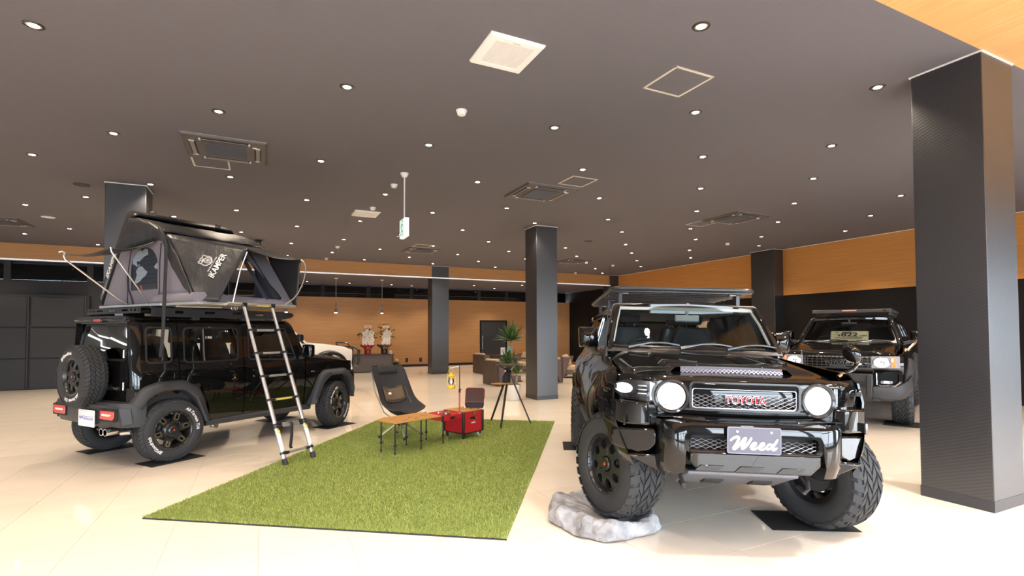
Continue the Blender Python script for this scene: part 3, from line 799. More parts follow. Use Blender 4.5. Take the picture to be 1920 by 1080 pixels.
    arch([(2.03, .42), (2.21, .84), (2.33, .945), (2.78, .95), (2.93, .84), (2.985, .54)], [(2.15, .42), (2.30, .74), (2.42, .845), (2.73, .85), (2.85, .73), (2.89, .54)], 'front_arch_flare')
    obj('sill', MB().loft([[(x, s*y, z) for y, z in ((.715, .42), (.735, .40), (.72, .345), (.62, .335), (.60, .42))] for x in (.44, 2.10)]), m_matte, J, bev=.008)
    # mirror
    mr = obj('side_mirror', MB().loft([[(1.93+x_, s*y_, z_) for x_, y_, z_ in sec] for sec in (
        [(-.05, .78, 1.165), (-.05, .95, 1.165), (-.05, .955, 1.345), (-.05, .79, 1.345)],
        [(-.04, .765, 1.15), (-.04, .965, 1.15), (-.04, .97, 1.36), (-.04, .775, 1.36)],
        [(.03, .775, 1.16), (.03, .96, 1.16), (.03, .96, 1.35), (.03, .785, 1.35)],
        [(.06, .81, 1.19), (.06, .93, 1.19), (.06, .93, 1.32), (.06, .82, 1.32)])]), m_paint, J, bev=.012)
    obj('mirror_glass', MB().box2((1.872, s*.80, 1.185), (1.879, s*.94, 1.33)), m_chrome, mr)
    obj('mirror_arm', MB().tube([(1.90, s*.70, 1.15), (1.91, s*.80, 1.17)], .03, 8), m_matte, mr)
    # A pillar
    obj('windscreen_pillar', MB().loft([[(x+a, s*(y+b), z) for a, b in ((-.035, .0), (.03, -.02), (.03, -.055), (-.03, -.05))] for x, y, z in ((2.02, .715, 1.13), (1.90, .695, 1.38), (1.77, .665, 1.64), (1.72, .64, 1.70))]), m_paint, J, bev=.008)
# tail panel with window
def jrear(u, v, w): return (-.42+w+.15*max(0, v-1.12)-.006*(1-(u/.6)**2), u, v)
hw = .60
tg = obj('tailgate', ring(MB(), dense([(-.63, .735), (.63, .735), (.635, 1.10), (.565, 1.69), (-.565, 1.69), (-.635, 1.10)], .12), rpoly([(-.535, 1.225), (.535, 1.225), (.505, 1.635), (-.505, 1.635)], .05), jrear, .015, 7), m_paint, J)
obj('rear_window', fill(MB(), rpoly([(-.54, 1.22), (.54, 1.22), (.51, 1.64), (-.51, 1.64)], .05), lambda u, v, w: jrear(u, v, w+.004)), glass('rear_glass_dark', (.10, .11, .11), 0, 1.9), tg)
obj('window_seal', ring(MB(), rpoly([(-.55, 1.21), (.55, 1.21), (.52, 1.65), (-.52, 1.65)], .05), rpoly([(-.525, 1.235), (.525, 1.235), (.495, 1.625), (-.495, 1.625)], .045), lambda u, v, w: jrear(u, v, w-.003), .012, 1), m_seal, tg)
for z in (.93, 1.30):
    obj('hinge', MB().box((-.435, -.575, z), (.035, .05, .075)), m_paint, tg, bev=.008)
    obj('hinge_pin', MB().tube([(-.45, -.598, z-.045), (-.45, -.598, z+.045)], .012, 10), m_mach, tg)
obj('tail_emblem', MB().join(text_mb('NOMADE', .045, .004, 0, lambda x, y, w: (-.438-w, -.33-x, .89+y), 1.1, .001)), m_mach, tg, smooth=False)
lp_ = obj('third_brake_light', MB().box2((-.455, -.10, 1.672), (-.41, .10, 1.715)), m_paint, J, bev=.006)
obj('lens', MB().box2((-.462, -.075, 1.680), (-.452, .075, 1.708)), mat('red_lens', (.55, .02, .015), .15, coat=1), lp_, bev=.003)
obj('rear_spoiler_lip', MB().loft([[(-.46, y, 1.70), (-.30, y, 1.735), (-.30, y, 1.70), (-.43, y, 1.685)] for y in (-.57, -.2, .2, .57)]), m_paint, J, bev=.006)
# roof with raised channels
secs = []
for x in (-.42, -.30, 0, .5, 1.0, 1.5, 1.66, 1.74):
    dz = -.03 if x > 1.7 else (-.008 if x < -.4 else 0)
    secs.append([(x, -.645, 1.685+dz), (x, -.63, 1.71+dz), (x, -.58, 1.728+dz), (x, -.50, 1.742+dz), (x, -.2, 1.750+dz), (x, .2, 1.750+dz), (x, .50, 1.742+dz), (x, .58, 1.728+dz), (x, .63, 1.71+dz), (x, .645, 1.685+dz), (x, .55, 1.67+dz), (x, -.55, 1.67+dz)])
obj('roof', MB().loft(secs), m_paint, J, ang=30)
for s in (-1, 1): obj('roof_gutter', MB().loft([[(x, s*y, z) for y, z in ((.655, 1.69), (.672, 1.695), (.672, 1.71), (.64, 1.715))] for x in (-.36, 1.68)]), m_paint, J)
# bonnet, windscreen, nose
secs = []
for x, zc in ((1.98, 1.205), (2.2, 1.20), (2.6, 1.165), (2.86, 1.125), (2.95, 1.09), (2.985, 1.04)):
    k = (x-1.98)
    secs.append([(x, y*(1-.03*k), zc-.045*(abs(y)/.70)**6-.02*(abs(y)/.7)**2-(.02 if abs(y) > .65 else 0)) for y in (-.72, -.70, -.62, -.5, -.25, 0, .25, .5, .62, .70, .72)])
obj('bonnet', MB().grid(secs), m_paint, J, solid=.012)
def jscreen(u, v, w): return (2.03-(v-1.17)*.555-.05*(u/.62)**2-w, u, v)
obj('windscreen', fill(MB(), dense(rpoly([(-.66, 1.17), (.66, 1.17), (.60, 1.67), (-.60, 1.67)], .05), .1), jscreen), m_jglass, J)
obj('wiper_cowl', MB().box2((1.97, -.68, 1.14), (2.06, .68, 1.17)), m_under, J, bev=.01)
obj('nose_panel', MB().box2((2.94, -.70, .62), (2.985, .70, 1.06)), m_paint, J, bev=.02)
gr_ = obj('grille', MB().box2((2.98, -.58, .76), (3.0, .58, .98)), m_matte, J, bev=.006)
for k in range(5): obj('grille_slot', MB().box2((2.998, -.30+k*.125, .79), (3.004, -.20+k*.125, .95)), m_under, gr_)
for s in (-1, 1): obj('headlamp', MB().lathe([(.10, 0), (.10, .03), (.085, .045), (.001, .05)], 28, Matrix.Translation((2.98, s*.46, .87)) @ Matrix.Rotation(PI/2, 4, 'Y')), mat('lamp_clear', (.7, .72, .75), .08, coat=1), J)
obj('front_bumper', MB().loft([[(x, y, z) for x, z in ((2.9, .46), (xf, .46), (xf+.02, .60), (xf-.01, .72), (2.9, .72))] for y, xf in ((-.76, 2.98), (-.70, 3.05), (-.4, 3.10), (.4, 3.10), (.70, 3.05), (.76, 2.98))]), m_matte, J, bev=.012)
# rear bumper with lamps
ys = [-.80, -.785, -.74, -.70, -.42, -.20, .20, .42, .70, .74, .785, .80]
xr = [-.34, -.44, -.53, -.555, -.575, -.58, -.58, -.575, -.555, -.53, -.44, -.34]
obj('rear_bumper', MB().loft([[(-.30, y, .745), (x+.03, y, .745), (x, y, .715), (x, y, .565), (x+.045, y, .47), (-.30, y, .455)] for y, x in zip(ys, xr)]), m_matte, J, bev=.010)
for s in (-1, 1):
    sg = obj('bumper_corner_panel', MB().loft([[(-.565, s*.74, z0_) if False else (xa, s*ya, za) for xa, ya, za in ((-.548, .735, .69), (-.46, .79, .69), (-.44, .795, .52), (-.52, .745, .50))], [(-.556, s*.735, .69), (-.468, s*.797, .69), (-.448, s*.802, .52), (-.528, s*.752, .50)]]), m_matte, J, bev=.004)
    t = obj('tail_lamp', MB().prism(rpoly([(-.145, -.05), (.115, -.05), (.145, -.02), (.145, .05), (-.145, .05)], .012), -.592, -.55, lambda u, v, w: (w, s*(.555+u), .615+v)), mat('red_lens', (.55, .02, .015), .15, coat=1), J, bev=.004)
    obj('reflector_bar', MB().prism([(-.10, -.010), (.06, -.010), (.09, .004), (.09, .014), (-.10, .014)], -.5955, -.590, lambda u, v, w: (w, s*(.555+u), .615+v)), mat('pale_lens', (.9, .72, .68), .2, coat=1), t)
    obj('lamp_rim', ring(MB(), rrect(0, 0, .325, .135, .02, 3), rpoly([(-.145, -.05), (.115, -.05), (.145, -.02), (.145, .05), (-.145, .05)], .012), lambda u, v, w: (-.586+w, s*(.555+u), .615+v), .02, 1), m_under, t)
np_ = obj('number_plate', MB().prism(rrect(-.155, .56, .36, .19, .012, 3), -.612, -.606, lambda u, v, w: (w, u, v)), mat('plate_white', (.80, .80, .84), .4), J)
obj('plate_print', MB().join(text_mb('4x4', .06, .001, .2, lambda x, y, w: (-.6125-w, -.035-x, .565+y), 1, .001)), mat('print_violet', (.16, .12, .45), .5), np_, smooth=False)
obj('plate_print', MB().join(text_mb('SPECIALTUNE', .034, .001, .1, lambda x, y, w: (-.6125-w, -.20-x, .553+y), 1, .0006)).box2((-.6135, -.32, .578), (-.612, -.09, .583)), mat('print_blue', (.12, .16, .5), .5), np_, smooth=False)
obj('plate_bracket', MB().box2((-.606, -.32, .50), (-.56, .01, .64)), m_under, np_)
ex_ = obj('exhaust', MB().tube([(-.42, -.62, .42), (-.50, -.70, .415), (-.45, -.78, .425)], .026, 12), m_chrome, J)
for y in (-.415, -.505):
    obj('tail_pipe', MB().lathe([(.040, 0), (.040, .22), (.036, .22), (.034, .02)], 20, Matrix.Translation((-.36, y, .415)) @ Matrix.Rotation(-PI/2, 4, 'Y'), caps=False), m_chrome, ex_)
    obj('pipe_bore', MB().lathe([(.001, .06), (.034, .06)], 16, Matrix.Translation((-.36, y, .415)) @ Matrix.Rotation(-PI/2, 4, 'Y'), caps=False), m_under, ex_)
obj('muffler', MB().tube([(-.30, -.60, .42), (-.30, .1, .42)], .075, 14).tube([(-.30, -.58, .42), (-.42, -.62, .42)], .024), m_steel2, ex_)
# underbody, floor, axles
ub = obj('underbody', MB().box2((-.40, -.62, .44), (-.42+.05, .62, .70)).box2((.40, -.60, .36), (2.15, .60, .46)).box2((-.38, -.50, .50), (2.9, .50, .70)).box2((2.80, -.60, .46), (2.95, .60, .66)), m_under, J)
for x in (0, 2.59):
    ax = obj('axle', MB().tube([(x, -.66, .372), (x, .66, .372)], .045, 12).lathe([(.01, -.13), (.12, -.08), (.13, 0), (.12, .08), (.01, .13)], 16, Matrix.Translation((x, .05 if x == 0 else .2, .372)) @ Matrix.Rotation(PI/2, 4, 'Y')), m_steel2, J)
    for s in (-1, 1):
        sp = MB()
        pts = [(x+.05*math.cos(k*.8)-.10, s*.45+.05*math.sin(k*.8), .43+k*.0052) for k in range(50)]
        sp.tube(pts, .008, 6); obj('coil_spring', sp, m_steel2, ax)
        obj('wheel_well', MB().box2((x-.40, s*.48, .60), (x+.42, s*.56, .92)).box2((x-.42, s*.50, .86), (x+.42, s*.72, .90)).box2((x+.40, s*.50, .44), (x+.44, s*.72, .88)).box2((x-.42, s*.50, .62), (x-.38, s*.72, .88)), m_under, ub)
obj('jacking_bracket', MB().box2((.56, -.66, .30), (.62, -.60, .36)).lathe([(.03, 0), (.03, .03)], 12, Matrix.Translation((.60, -.66, .32)) @ RX), m_mach, J)
obj('cabin_floor', MB().box2((-.40, -.68, .62), (1.95, .68, .70)), m_cabin, J)
obj('door_linings', MB().box2((-.36, -.66, .70), (1.90, -.63, 1.12)).box2((-.36, .63, .70), (1.90, .66, 1.12)), m_cabin, J)
obj('headlining', MB().box2((-.38, -.56, 1.655), (1.66, .56, 1.675)), mat('grey_headlining', (.10, .10, .10), .9), J)
def seat(parent, x, y, w, name='seat', hr=True, z=.86, m=None):
    s_ = part(name, parent)
    mm = m or m_seat
    obj('cushion', MB().loft([[(x+a, y+b*w/2, z+c) for b, c in ((-1, -.10), (-1, .0), (-.8, .05), (-.4, .03), (.4, .03), (.8, .05), (1, 0), (1, -.10))] for a in (-.05, .2, .42, .46)]), mm, s_, bev=.02)
    obj('backrest', MB().loft([[(x-.05-(zz*.20)-(.09 if c > .5 else 0)+d, y+b*w/2*sc, z+zz) for b, c, d in ((-1, 0, .03), (-.75, 0, .04), (-.4, 0, 0), (.4, 0, 0), (.75, 0, .04), (1, 0, .03), (1, 1, 0), (-1, 1, 0))] for zz, sc in ((0, .95), (.2, 1), (.42, .98), (.56, .80), (.60, .65))]), mm, s_, bev=.02)
    if hr:
        hb = x-.05-.70*.20-.045
        obj('headrest', MB().loft([[(hb+dx*k, y+dy*k2, z+zz) for dx, dy in ((.05, -.12), (.055, 0), (.05, .12), (-.045, .12), (-.05, 0), (-.045, -.12))] for zz, k, k2 in ((.63, .8, .85), (.68, 1, 1), (.78, 1, .98), (.82, .7, .8))]), mm, s_, bev=.015)
        obj('headrest_rods', MB().tube([(hb+.01, y-.06, z+.56), (hb, y-.06, z+.66)], .007, 6).tube([(hb+.01, y+.06, z+.56), (hb, y+.06, z+.66)], .007, 6), m_chrome, s_)
    return s_
for y in (-.33, .33): seat(J, .95, y, .50)
for y in (-.33, .33): seat(J, .13, y, .54, z=.90)
obj('dashboard', MB().loft([[(1.62, y, 1.0), (1.62, y, 1.16), (1.66, y, 1.20), (1.98, y, 1.18), (1.98, y, .95)] for y in (-.66, .66)]), m_cabin, J, bev=.02)
sw = obj('steering_wheel', MB().tube([(1.50+.18*math.sin(a)*.45, -.33+.18*math.cos(a), 1.12+.18*math.sin(a)*.9) for a in [2*PI*k/28 for k in range(28)]], .014, 8, closed=True).tube([(1.50, -.33, 1.12), (1.66, -.33, 1.06)], .03, 10).tube([(1.50, -.50, 1.12), (1.50, -.16, 1.12)], .015), m_cabin, J)
mi = obj('rear_view_mirror', MB().box((1.60, 0, 1.575), (.03, .22, .065)), m_cabin, J, bev=.01)
obj('mirror_stalk', MB().tube([(1.60, 0, 1.59), (1.68, 0, 1.66)], .01), m_cabin, mi)
# wheels
WORDS = lambda a: [('All-Terrain T/A', a, .050), ('BFGoodrich', a+R(186), .050)]
make_wheel(J, (0, -.70, .372), 0, 0, 'spoke', .372, .235, .218, WORDS(R(28)))
make_wheel(J, (0, .70, .372), PI, 0, 'spoke', .372, .235, .218)
make_wheel(J, (2.59, -.69, .372), R(17), R(-20), 'spoke', .372, .235, .218, WORDS(R(140)))
make_wheel(J, (2.59, .69, .372), PI+R(17), 0, 'spoke', .372, .235, .218)
sw_ = make_wheel(J, (-.595, 0.0, 1.035), R(-90), R(15), 'dish', .368, .235, .205, [('BFGoodrich', R(112), .050), ('All-Terrain T/A', R(-78), .050)], 'spare wheel with a black dish rim of oval holes')
sw_.name = 'spare_wheel'
obj('spare_carrier', MB().box2((-.50, -.12, .94), (-.42, .12, 1.14)), m_under, J, bev=.01)
# roof rack (a thing of its own, bolted to the car but lifted off as one)
RK = tag(part('roof_rack', None), 'flat black steel roof rack between the small car and its tent', 'roof rack')
RK.matrix_world = Matrix.Translation((JX, JY, 0)) @ Matrix.Rotation(JT, 4, 'Z')
m_rack = mat('powder_black_steel', (.018, .018, .020), .42, spec=.4)
def slotted(mb, fn, L0, L1, z0, z1, slots, th=.006):
    xs = [L0]
    for a, b in slots: xs += [a, b]
    xs.append(L1)
    zs = (z0, lerp(z0, z1, .38), lerp(z0, z1, .72), z1)
    for i in range(len(xs)-1):
        if i % 2 == 0: mb.prism([(xs[i], z0), (xs[i+1], z0), (xs[i+1], z1), (xs[i], z1)], 0, th, fn)
        else:
            mb.prism([(xs[i], z0), (xs[i+1], z0), (xs[i+1], zs[1]), (xs[i], zs[1])], 0, th, fn)
            mb.prism([(xs[i], zs[2]), (xs[i+1], zs[2]), (xs[i+1], z1), (xs[i], z1)], 0, th, fn)
    return mb
for s in (-1, 1):
    rl = obj('side_rail', slotted(MB(), lambda u, v, w: (u, s*(.70-w-.12*max(0, u-1.60)), v), -.22, 1.60, 1.735, 1.845, [(.05, .15), (.42, .55), (.80, .93), (1.14, 1.27)]), m_rack, RK)
    obj('front_tip', MB().prism([(1.60, 1.735), (1.78, 1.76), (1.84, 1.80), (1.80, 1.83), (1.60, 1.845)], 0, .006, lambda u, v, w: (u, s*(.70-w-.25*(u-1.60)), v)), m_rack, RK)
    for x in (.30, .98, 1.52):
        obj('clamp', MB().box((x, s*.695, 1.725), (.085, .05, .05)).box((x, s*.68, 1.755), (.05, .03, .05)), m_rack, RK, bev=.004)
for k in range(6): obj('cross_bar', MB().box((-.1+k*.33, 0, 1.825), (.06, 1.38, .02)), m_rack, RK, bev=.003)
rb = obj('rear_plate', slotted(MB(), lambda u, v, w: (-.30+w, u, v), -.62, .62, 1.775, 1.845, [(-.60, -.57), (-.53, -.49), (-.45, -.41), (-.36, -.22), (.22, .36), (.41, .45), (.49, .53), (.57, .60)]), m_rack, RK)
obj('rear_return', MB().box2((-.30, -.62, 1.838), (-.06, .62, 1.845)), m_rack, RK)
obj('rear_lettering', MB().join(text_mb('RACK', .04, .002, 0, lambda x, y, w: (-.3015-w, -x, 1.81+y), 1.2)), m_mach, RK, smooth=False)
for x, y, l in ((0, -.70, 'black sheet under the near rear tyre of the tent car'), (0, .70, 'black sheet under the far rear tyre of the tent car'), (2.59, -.70, 'black sheet under the near front tyre of the tent car'), (2.59, .72, 'black sheet under the far front tyre of the tent car')):
    p_ = jw((x+.03, y, 0)); mat_plate(p_[0], p_[1], JT, .62, .36, l)
# ================================================================== BLACK RETRO OFF-ROADER IN FRONT
FJM = (4.619, 5.424, -2.091, -.031, -.018, .005)
K = car_empty('retro_off_roader', 'large black round-lamp off-roader with lit headlamps and one wheel on a rock', 'car', *FJM)
KM = K.matrix_world.copy()
m_meshwire = mat('silver_wire', (.36, .36, .39), .35, .8)
m_lit = mat('lit_lamp_lens', (.6, .62, .66), .1, emit=(.90, .95, 1), es=1.5)
_n = m_lit.node_tree; _v = _n.nodes.new('ShaderNodeTexVoronoi'); _v.inputs['Scale'].default_value = 55
_t = _n.nodes.new('ShaderNodeTexCoord'); _n.links.new(_t.outputs['Object'], _v.inputs['Vector'])
_m = _n.nodes.new('ShaderNodeMapRange'); _m.inputs[1].default_value = 0; _m.inputs[2].default_value = .9; _m.inputs[3].default_value = 1.5; _m.inputs[4].default_value = .35
_n.links.new(_v.outputs['Distance'], _m.inputs[0]); _n.links.new(_m.outputs[0], _n.nodes['Principled BSDF'].inputs['Emission Strength'])
m_lampcell = mat('lamp_reflector', (.75, .78, .82), .12, .9)
m_clear = glass('clear_lamp_cover', (.97, .98, 1), 0, 1.45)
m_pale = mat('pale_grey_headlining', (.42, .46, .46), .8)
m_leather = mat('dark_leather', (.022, .023, .026), .42, bump=(120, .1))
KYT = [(.45, .80), (.55, .86), (.70, .915), (.90, .94), (1.02, .94), (1.12, .915), (1.19, .86), (1.24, .815), (1.32, .795), (1.45, .770), (1.60, .730), (1.72, .690), (1.78, .650)]
def kside(s):
    def fn(u, v, w):
        y = smooth_interp(v, KYT)
        if u > 2.95: y -= (u-2.95)**2*.95
        if u < -.6: y -= (u+.6)**2*.35
        return (u, s*(y-w), v)
    return fn
def kfront(y): return 3.415-1.72*max(0, abs(y)-.54)**2-.03*(y/.6)**2
for s in (-1, 1):
    F = kside(s)
    wing = [(2.06, .60), (2.20, .60), (2.235, .80), (2.36, .96), (2.52, 1.035), (2.90, 1.035), (3.06, .95), (3.14, .82), (3.17, .78), (3.21, .80), (3.215, 1.0), (3.19, 1.13), (3.08, 1.185), (2.7, 1.215), (2.06, 1.27)]
    w_ = obj('front_wing', fill(MB(), dense(wing, .07), F, .015, 6, (2.62, 1.12)), m_paint, K)
    # arch lip, wide and rounded
    def lip(cx, r0, zc, a0, a1, nm):
        rows = []
        for i in range(33):
            a = lerp(a0, a1, i/32); c, n = math.cos(a), math.sin(a)
            def P(r, y): return (cx+c*r*1.02, s*y, zc+n*r*.96)
            z_ = zc+n*(r0+.13)*.96; yb = smooth_interp(min(1.15, max(.5, z_)), KYT)-(max(0, cx+c*(r0+.1)-2.95)**2*.95)
            rows.append([P(r0+.135, yb-.01), P(r0+.11, yb+.006), P(r0+.05, yb+.035), P(r0+.015, yb+.048), P(r0, yb+.035), P(r0-.006, yb-.02), P(r0-.006, .60)])
        return obj(nm, MB().grid(rows), m_paint, K, ang=50)
    lip(2.71, .475, .545, R(-2), R(182), 'front_arch_flare')
    lip(0, .49, .50, R(-2), R(182), 'rear_arch_flare')
    d = obj('front_door', ring(MB(), dense([(.86, .60), (2.04, .60), (2.05, 1.27), (2.045, 1.34), (1.80, 1.74), (.86, 1.75)], .12), rpoly([(.93, 1.32), (1.98, 1.34), (1.76, 1.69), (.93, 1.69)], .05), F, .015, 7, (1.4, 1.5)), m_paint, K)
    obj('window', fill(MB(), rpoly([(.92, 1.31), (1.99, 1.33), (1.765, 1.70), (.92, 1.70)], .05), lambda u, v, w: F(u, v, w+.012), c=(1.4, 1.5)), m_jglass, d)
    obj('window_trim', ring(MB(), rpoly([(.91, 1.30), (2.0, 1.325), (1.775, 1.71), (.91, 1.71)], .05), rpoly([(.935, 1.325), (1.965, 1.345), (1.755, 1.685), (.935, 1.685)], .045), lambda u, v, w: F(u, v, w-.003), .012, 1, (1.4, 1.5)), m_silverline, d)
    obj('door_handle', MB().loft([[F(.93+t*.20, 1.13+b*.016, -.028*math.sin(max(.06, min(.94, t))*PI)-c) for b, c in ((-1, .007), (1, .007), (1, -.007), (-1, -.007))] for t in [i/8 for i in range(9)]]), m_paint, d, bev=.004)
    q = obj('rear_side_panel', ring(MB(), dense([(-.95, .62), (-.52, .62), (-.48, .80), (-.35, .95), (-.1, 1.02), (.12, 1.02), (.36, .93), (.48, .75), (.50, .60), (.85, .60), (.85, 1.75), (-.88, 1.72), (-.98, 1.2)], .12), rpoly([(-.72, 1.34), (.79, 1.34), (.79, 1.68), (-.66, 1.66)], .06), F, .015, 7, (.05, 1.5)), m_paint, K)
    obj('rear_side_window', fill(MB(), rpoly([(-.73, 1.33), (.80, 1.33), (.80, 1.69), (-.67, 1.67)], .06), lambda u, v, w: F(u, v, w+.012)), m_jdark, q)
    obj('sill_step', MB().loft([[(x, s*y, z) for y, z in ((.80, .62), (.93, .60), (.94, .55), (.90, .52), (.78, .52))] for x in (.52, 2.16)]), m_matte, K, bev=.012)
    # A pillar and roof edge
    obj('windscreen_pillar', MB().loft([[(x+a, s*(y+b), z) for a, b in ((-.05, .012), (.035, -.004), (.035, -.05), (-.04, -.06))] for x, y, z in ((2.10, .80, 1.30), (2.03, .775, 1.42), (1.92, .735, 1.59), (1.80, .69, 1.745))]), m_paint, K, bev=.01)
    obj('pillar_trim', MB().loft([[(x+a, s*(y+b), z) for a, b in ((.0, .0), (.006, -.03), (-.02, -.035), (-.02, -.005))] for x, y, z in ((2.035, .745, 1.385), (1.91, .70, 1.58), (1.80, .66, 1.71))]), m_pale, K)
    # mirrors
    mo = -.075 if s > 0 else 0
    mr = obj('side_mirror', MB().loft([[(1.86+x_, s*(y_+mo), z_) for x_, y_, z_ in sec] for sec in (
        [(-.06, .86, 1.335), (-.06, 1.02, 1.335), (-.06, 1.035, 1.50), (-.06, .87, 1.50)], [(-.05, .845, 1.315), (-.05, 1.04, 1.315), (-.05, 1.055, 1.525), (-.05, .855, 1.52)],
        [(.05, .855, 1.325), (.05, 1.035, 1.325), (.05, 1.045, 1.515), (.05, .865, 1.51)], [(.085, .89, 1.36), (.085, 1.0, 1.36), (.085, 1.01, 1.48), (.085, .90, 1.48)], [(.10, .935, 1.41), (.10, .96, 1.41), (.10, .96, 1.435), (.10, .935, 1.435)])]), m_paint, K, bev=.02)
    obj('mirror_glass', MB().box2((1.792, s*(.875+mo), 1.35), (1.799, s*(1.02+mo), 1.49)), m_chrome, mr)
    obj('mirror_arm', MB().tube([(1.88, s*.78, 1.27), (1.87, s*.87, 1.27), (1.86, s*.92, 1.33)], [.035, .032, .03], 8), m_paint, mr)
# antenna
an = obj('antenna', MB().lathe([(.02, 0), (.018, .03), (.008, .05)], 12, Matrix.Translation((2.30, -.825, 1.25))).tube([(2.30, -.825, 1.29), (2.26, -.80, 2.07)], [.0035, .002], 6), m_rimblack, K)
# bonnet: side shoulders plus raised centre with a mesh nostril
def bz(x, y):
    base = smooth_interp(x, [(2.05, 1.315), (2.5, 1.262), (2.9, 1.205), (3.1, 1.168), (3.35, 1.145), (3.425, 1.115)])
    return base-.018*(abs(y)/.7)**2-.05*max(0, (abs(y)-.60)/.2)**2
rows = []
for i in range(25):
    x0 = lerp(2.05, 3.425, (i/24)**.9)
    row = []
    for j in range(33):
        t = -1+2*j/32
        hwid = smooth_interp(x0, [(2.05, .81), (2.8, .80), (3.15, .76), (3.35, .66), (3.425, .62)])
        y = t*hwid; row.append((min(x0, kfront(y)+.012), y, bz(x0, y)))
    rows.append(row)
obj('bonnet', MB().grid(rows), m_paint, K, solid=.012, ang=25)
secs = []
for x, h_, wd in ((2.12, .004, .30), (2.30, .022, .42), (2.6, .036, .45), (2.95, .040, .42), (3.08, .044, .405), (3.10, .040, .40)):
    secs.append([(x, y, bz(x, y)+(h_ if k else -.01)) for y, k in ((-wd-.06, 0), (-wd, 1), (-wd*.5, 1), (0, 1), (wd*.5, 1), (wd, 1), (wd+.06, 0))])
hump = obj('bonnet_scoop', MB().grid(secs), m_paint, K, ang=60)
def diamonds(mb, outline, cw, ch, r, fn, center=(0, 0)):
    """expanded-metal mesh clipped to a box (u0, v0, u1, v1)"""
    u0, v0, u1, v1 = outline
    nx = int((u1-u0)/cw)+2; ny = int((v1-v0)/ch)+2
    for i in range(-1, nx):
        for j in range(-1, ny):
            cx = u0+(i+.5*(j % 2))*cw; cy_ = v0+j*ch*.5
            for sx in (-1, 1):
                a = (cx, cy_); b = (cx+sx*cw/2, cy_+ch/2)
                m_ = ((a[0]+b[0])/2, (a[1]+b[1])/2)
                t0, t1 = 0.0, 1.0
                for k, lo, hi in ((0, u0, u1), (1, v0, v1)):
                    dd = b[k]-a[k]
                    if dd > 0: t0 = max(t0, (lo-a[k])/dd); t1 = min(t1, (hi-a[k])/dd)
                    else: t0 = max(t0, (hi-a[k])/dd); t1 = min(t1, (lo-a[k])/dd)
                if t1-t0 < .05: continue
                P = lambda t: (a[0]+(b[0]-a[0])*t, a[1]+(b[1]-a[1])*t)
                p, q = P(t0), P(t1)
                mb.tube([fn(*p), fn(*q)], r, 4, caps=False)
    return mb
sc = obj('scoop_mesh', diamonds(MB(), (-.365, -.012, .365, .028), .03, .022, .0022, lambda u, v: (3.115+.02*(1-(v+.018)/.05), u-.005, bz(3.1, u)+v+.006)), mat('scoop_wire', (.35, .36, .45), .35, .8), hump); sc['kind'] = 'stuff'
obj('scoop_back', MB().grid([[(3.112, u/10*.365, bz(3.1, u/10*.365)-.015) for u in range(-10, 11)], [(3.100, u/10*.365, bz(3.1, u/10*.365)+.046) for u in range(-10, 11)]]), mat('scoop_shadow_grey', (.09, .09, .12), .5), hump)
# front skin behind the lamps
rows = []
for z, dx in ((.78, -.05), (.82, -.02), (.90, 0), (1.0, .005), (1.08, 0), (1.13, -.02), (1.15, -.05)):
    rows.append([(kfront(y)+dx-.012, y, z) for y in [(-.88+.04*k) for k in range(45)]])
obj('front_panel', MB().grid(rows), m_paint, K)
# grille surround: capsule with grille opening
def kf(u, v, w): return (3.445-.05*(u/.6)**2-w, u-.02, v)
cap = [(.482+.128*math.cos(a), 1.022+.122*math.sin(a)) for a in [-PI/2+PI*k/20 for k in range(21)]]+[(-.482-.128*math.cos(a), 1.022+.122*math.sin(a)) for a in [PI/2-PI*k/20 for k in range(21)]]
cap = dense(cap, .05)
inner = rpoly([(-.355, .938), (.355, .938), (.355, 1.118), (-.355, 1.118)], .03, 4)
sr = obj('grille_surround', ring(MB(), cap, dense(inner, .05), lambda u, v, w: kf(u, v, w+.012*max(0, (abs(v-1.022)-.08)/.045)**2), .035, 4, (0, 1.022)), m_paint, K)
obj('grille_border', ring(MB(), dense(rpoly([(-.365, .930), (.365, .930), (.365, 1.124), (-.365, 1.124)], .035, 4), .05), dense(rpoly([(-.350, .944), (.350, .944), (.350, 1.112), (-.350, 1.112)], .028, 4), .05), lambda u, v, w: kf(u, v, w-.006), .02, 1, (0, 1.022)), m_rimblack, sr)
obj('grille_top_bar', MB().loft([[kf(u, v, w) for v, w in ((1.078, -.004), (1.112, -.006), (1.112, .02), (1.078, .02))] for u in [-.345+.69*k/12 for k in range(13)]]), m_paint, sr, bev=.003)
g_ = obj('grille_mesh', diamonds(MB(), (-.338, .950, .338, 1.074), .0545, .0248, .0019, lambda u, v: kf(u, v, .012)), m_meshwire, sr); g_['kind'] = 'stuff'
obj('mesh_frame', ring(MB(), rrect(0, 1.012, .69, .136, .02, 3), rrect(0, 1.012, .676, .122, .016, 3), lambda u, v, w: kf(u, v, w+.010), .008, 1), m_meshwire, sr)
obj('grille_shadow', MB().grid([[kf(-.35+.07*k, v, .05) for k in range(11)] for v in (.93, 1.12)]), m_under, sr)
obj('grille_horn', MB().lathe([(.05, 0), (.045, .015), (.02, .02)], 20, Matrix.Translation((3.375, .14, 1.0)) @ Matrix.Rotation(PI/2, 4, 'Y')), mat('horn_grey', (.16, .17, .22), .4, .5), sr)
def word(fn, s, w, h, dep, bold=0):
    mb = text_mb(s, h*1.42, dep, 0, None, 1.0, bold)
    xs = [p[0] for p in mb.v]; zs = [p[1] for p in mb.v]
    kx = w/(max(xs)-min(xs)); kz = h/(max(zs)-min(zs)); mx = (max(xs)+min(xs))/2; mz = (max(zs)+min(zs))/2
    mb.v = [fn((p[0]-mx)*kx, (p[1]-mz)*kz, -p[2]) for p in mb.v]
    return mb
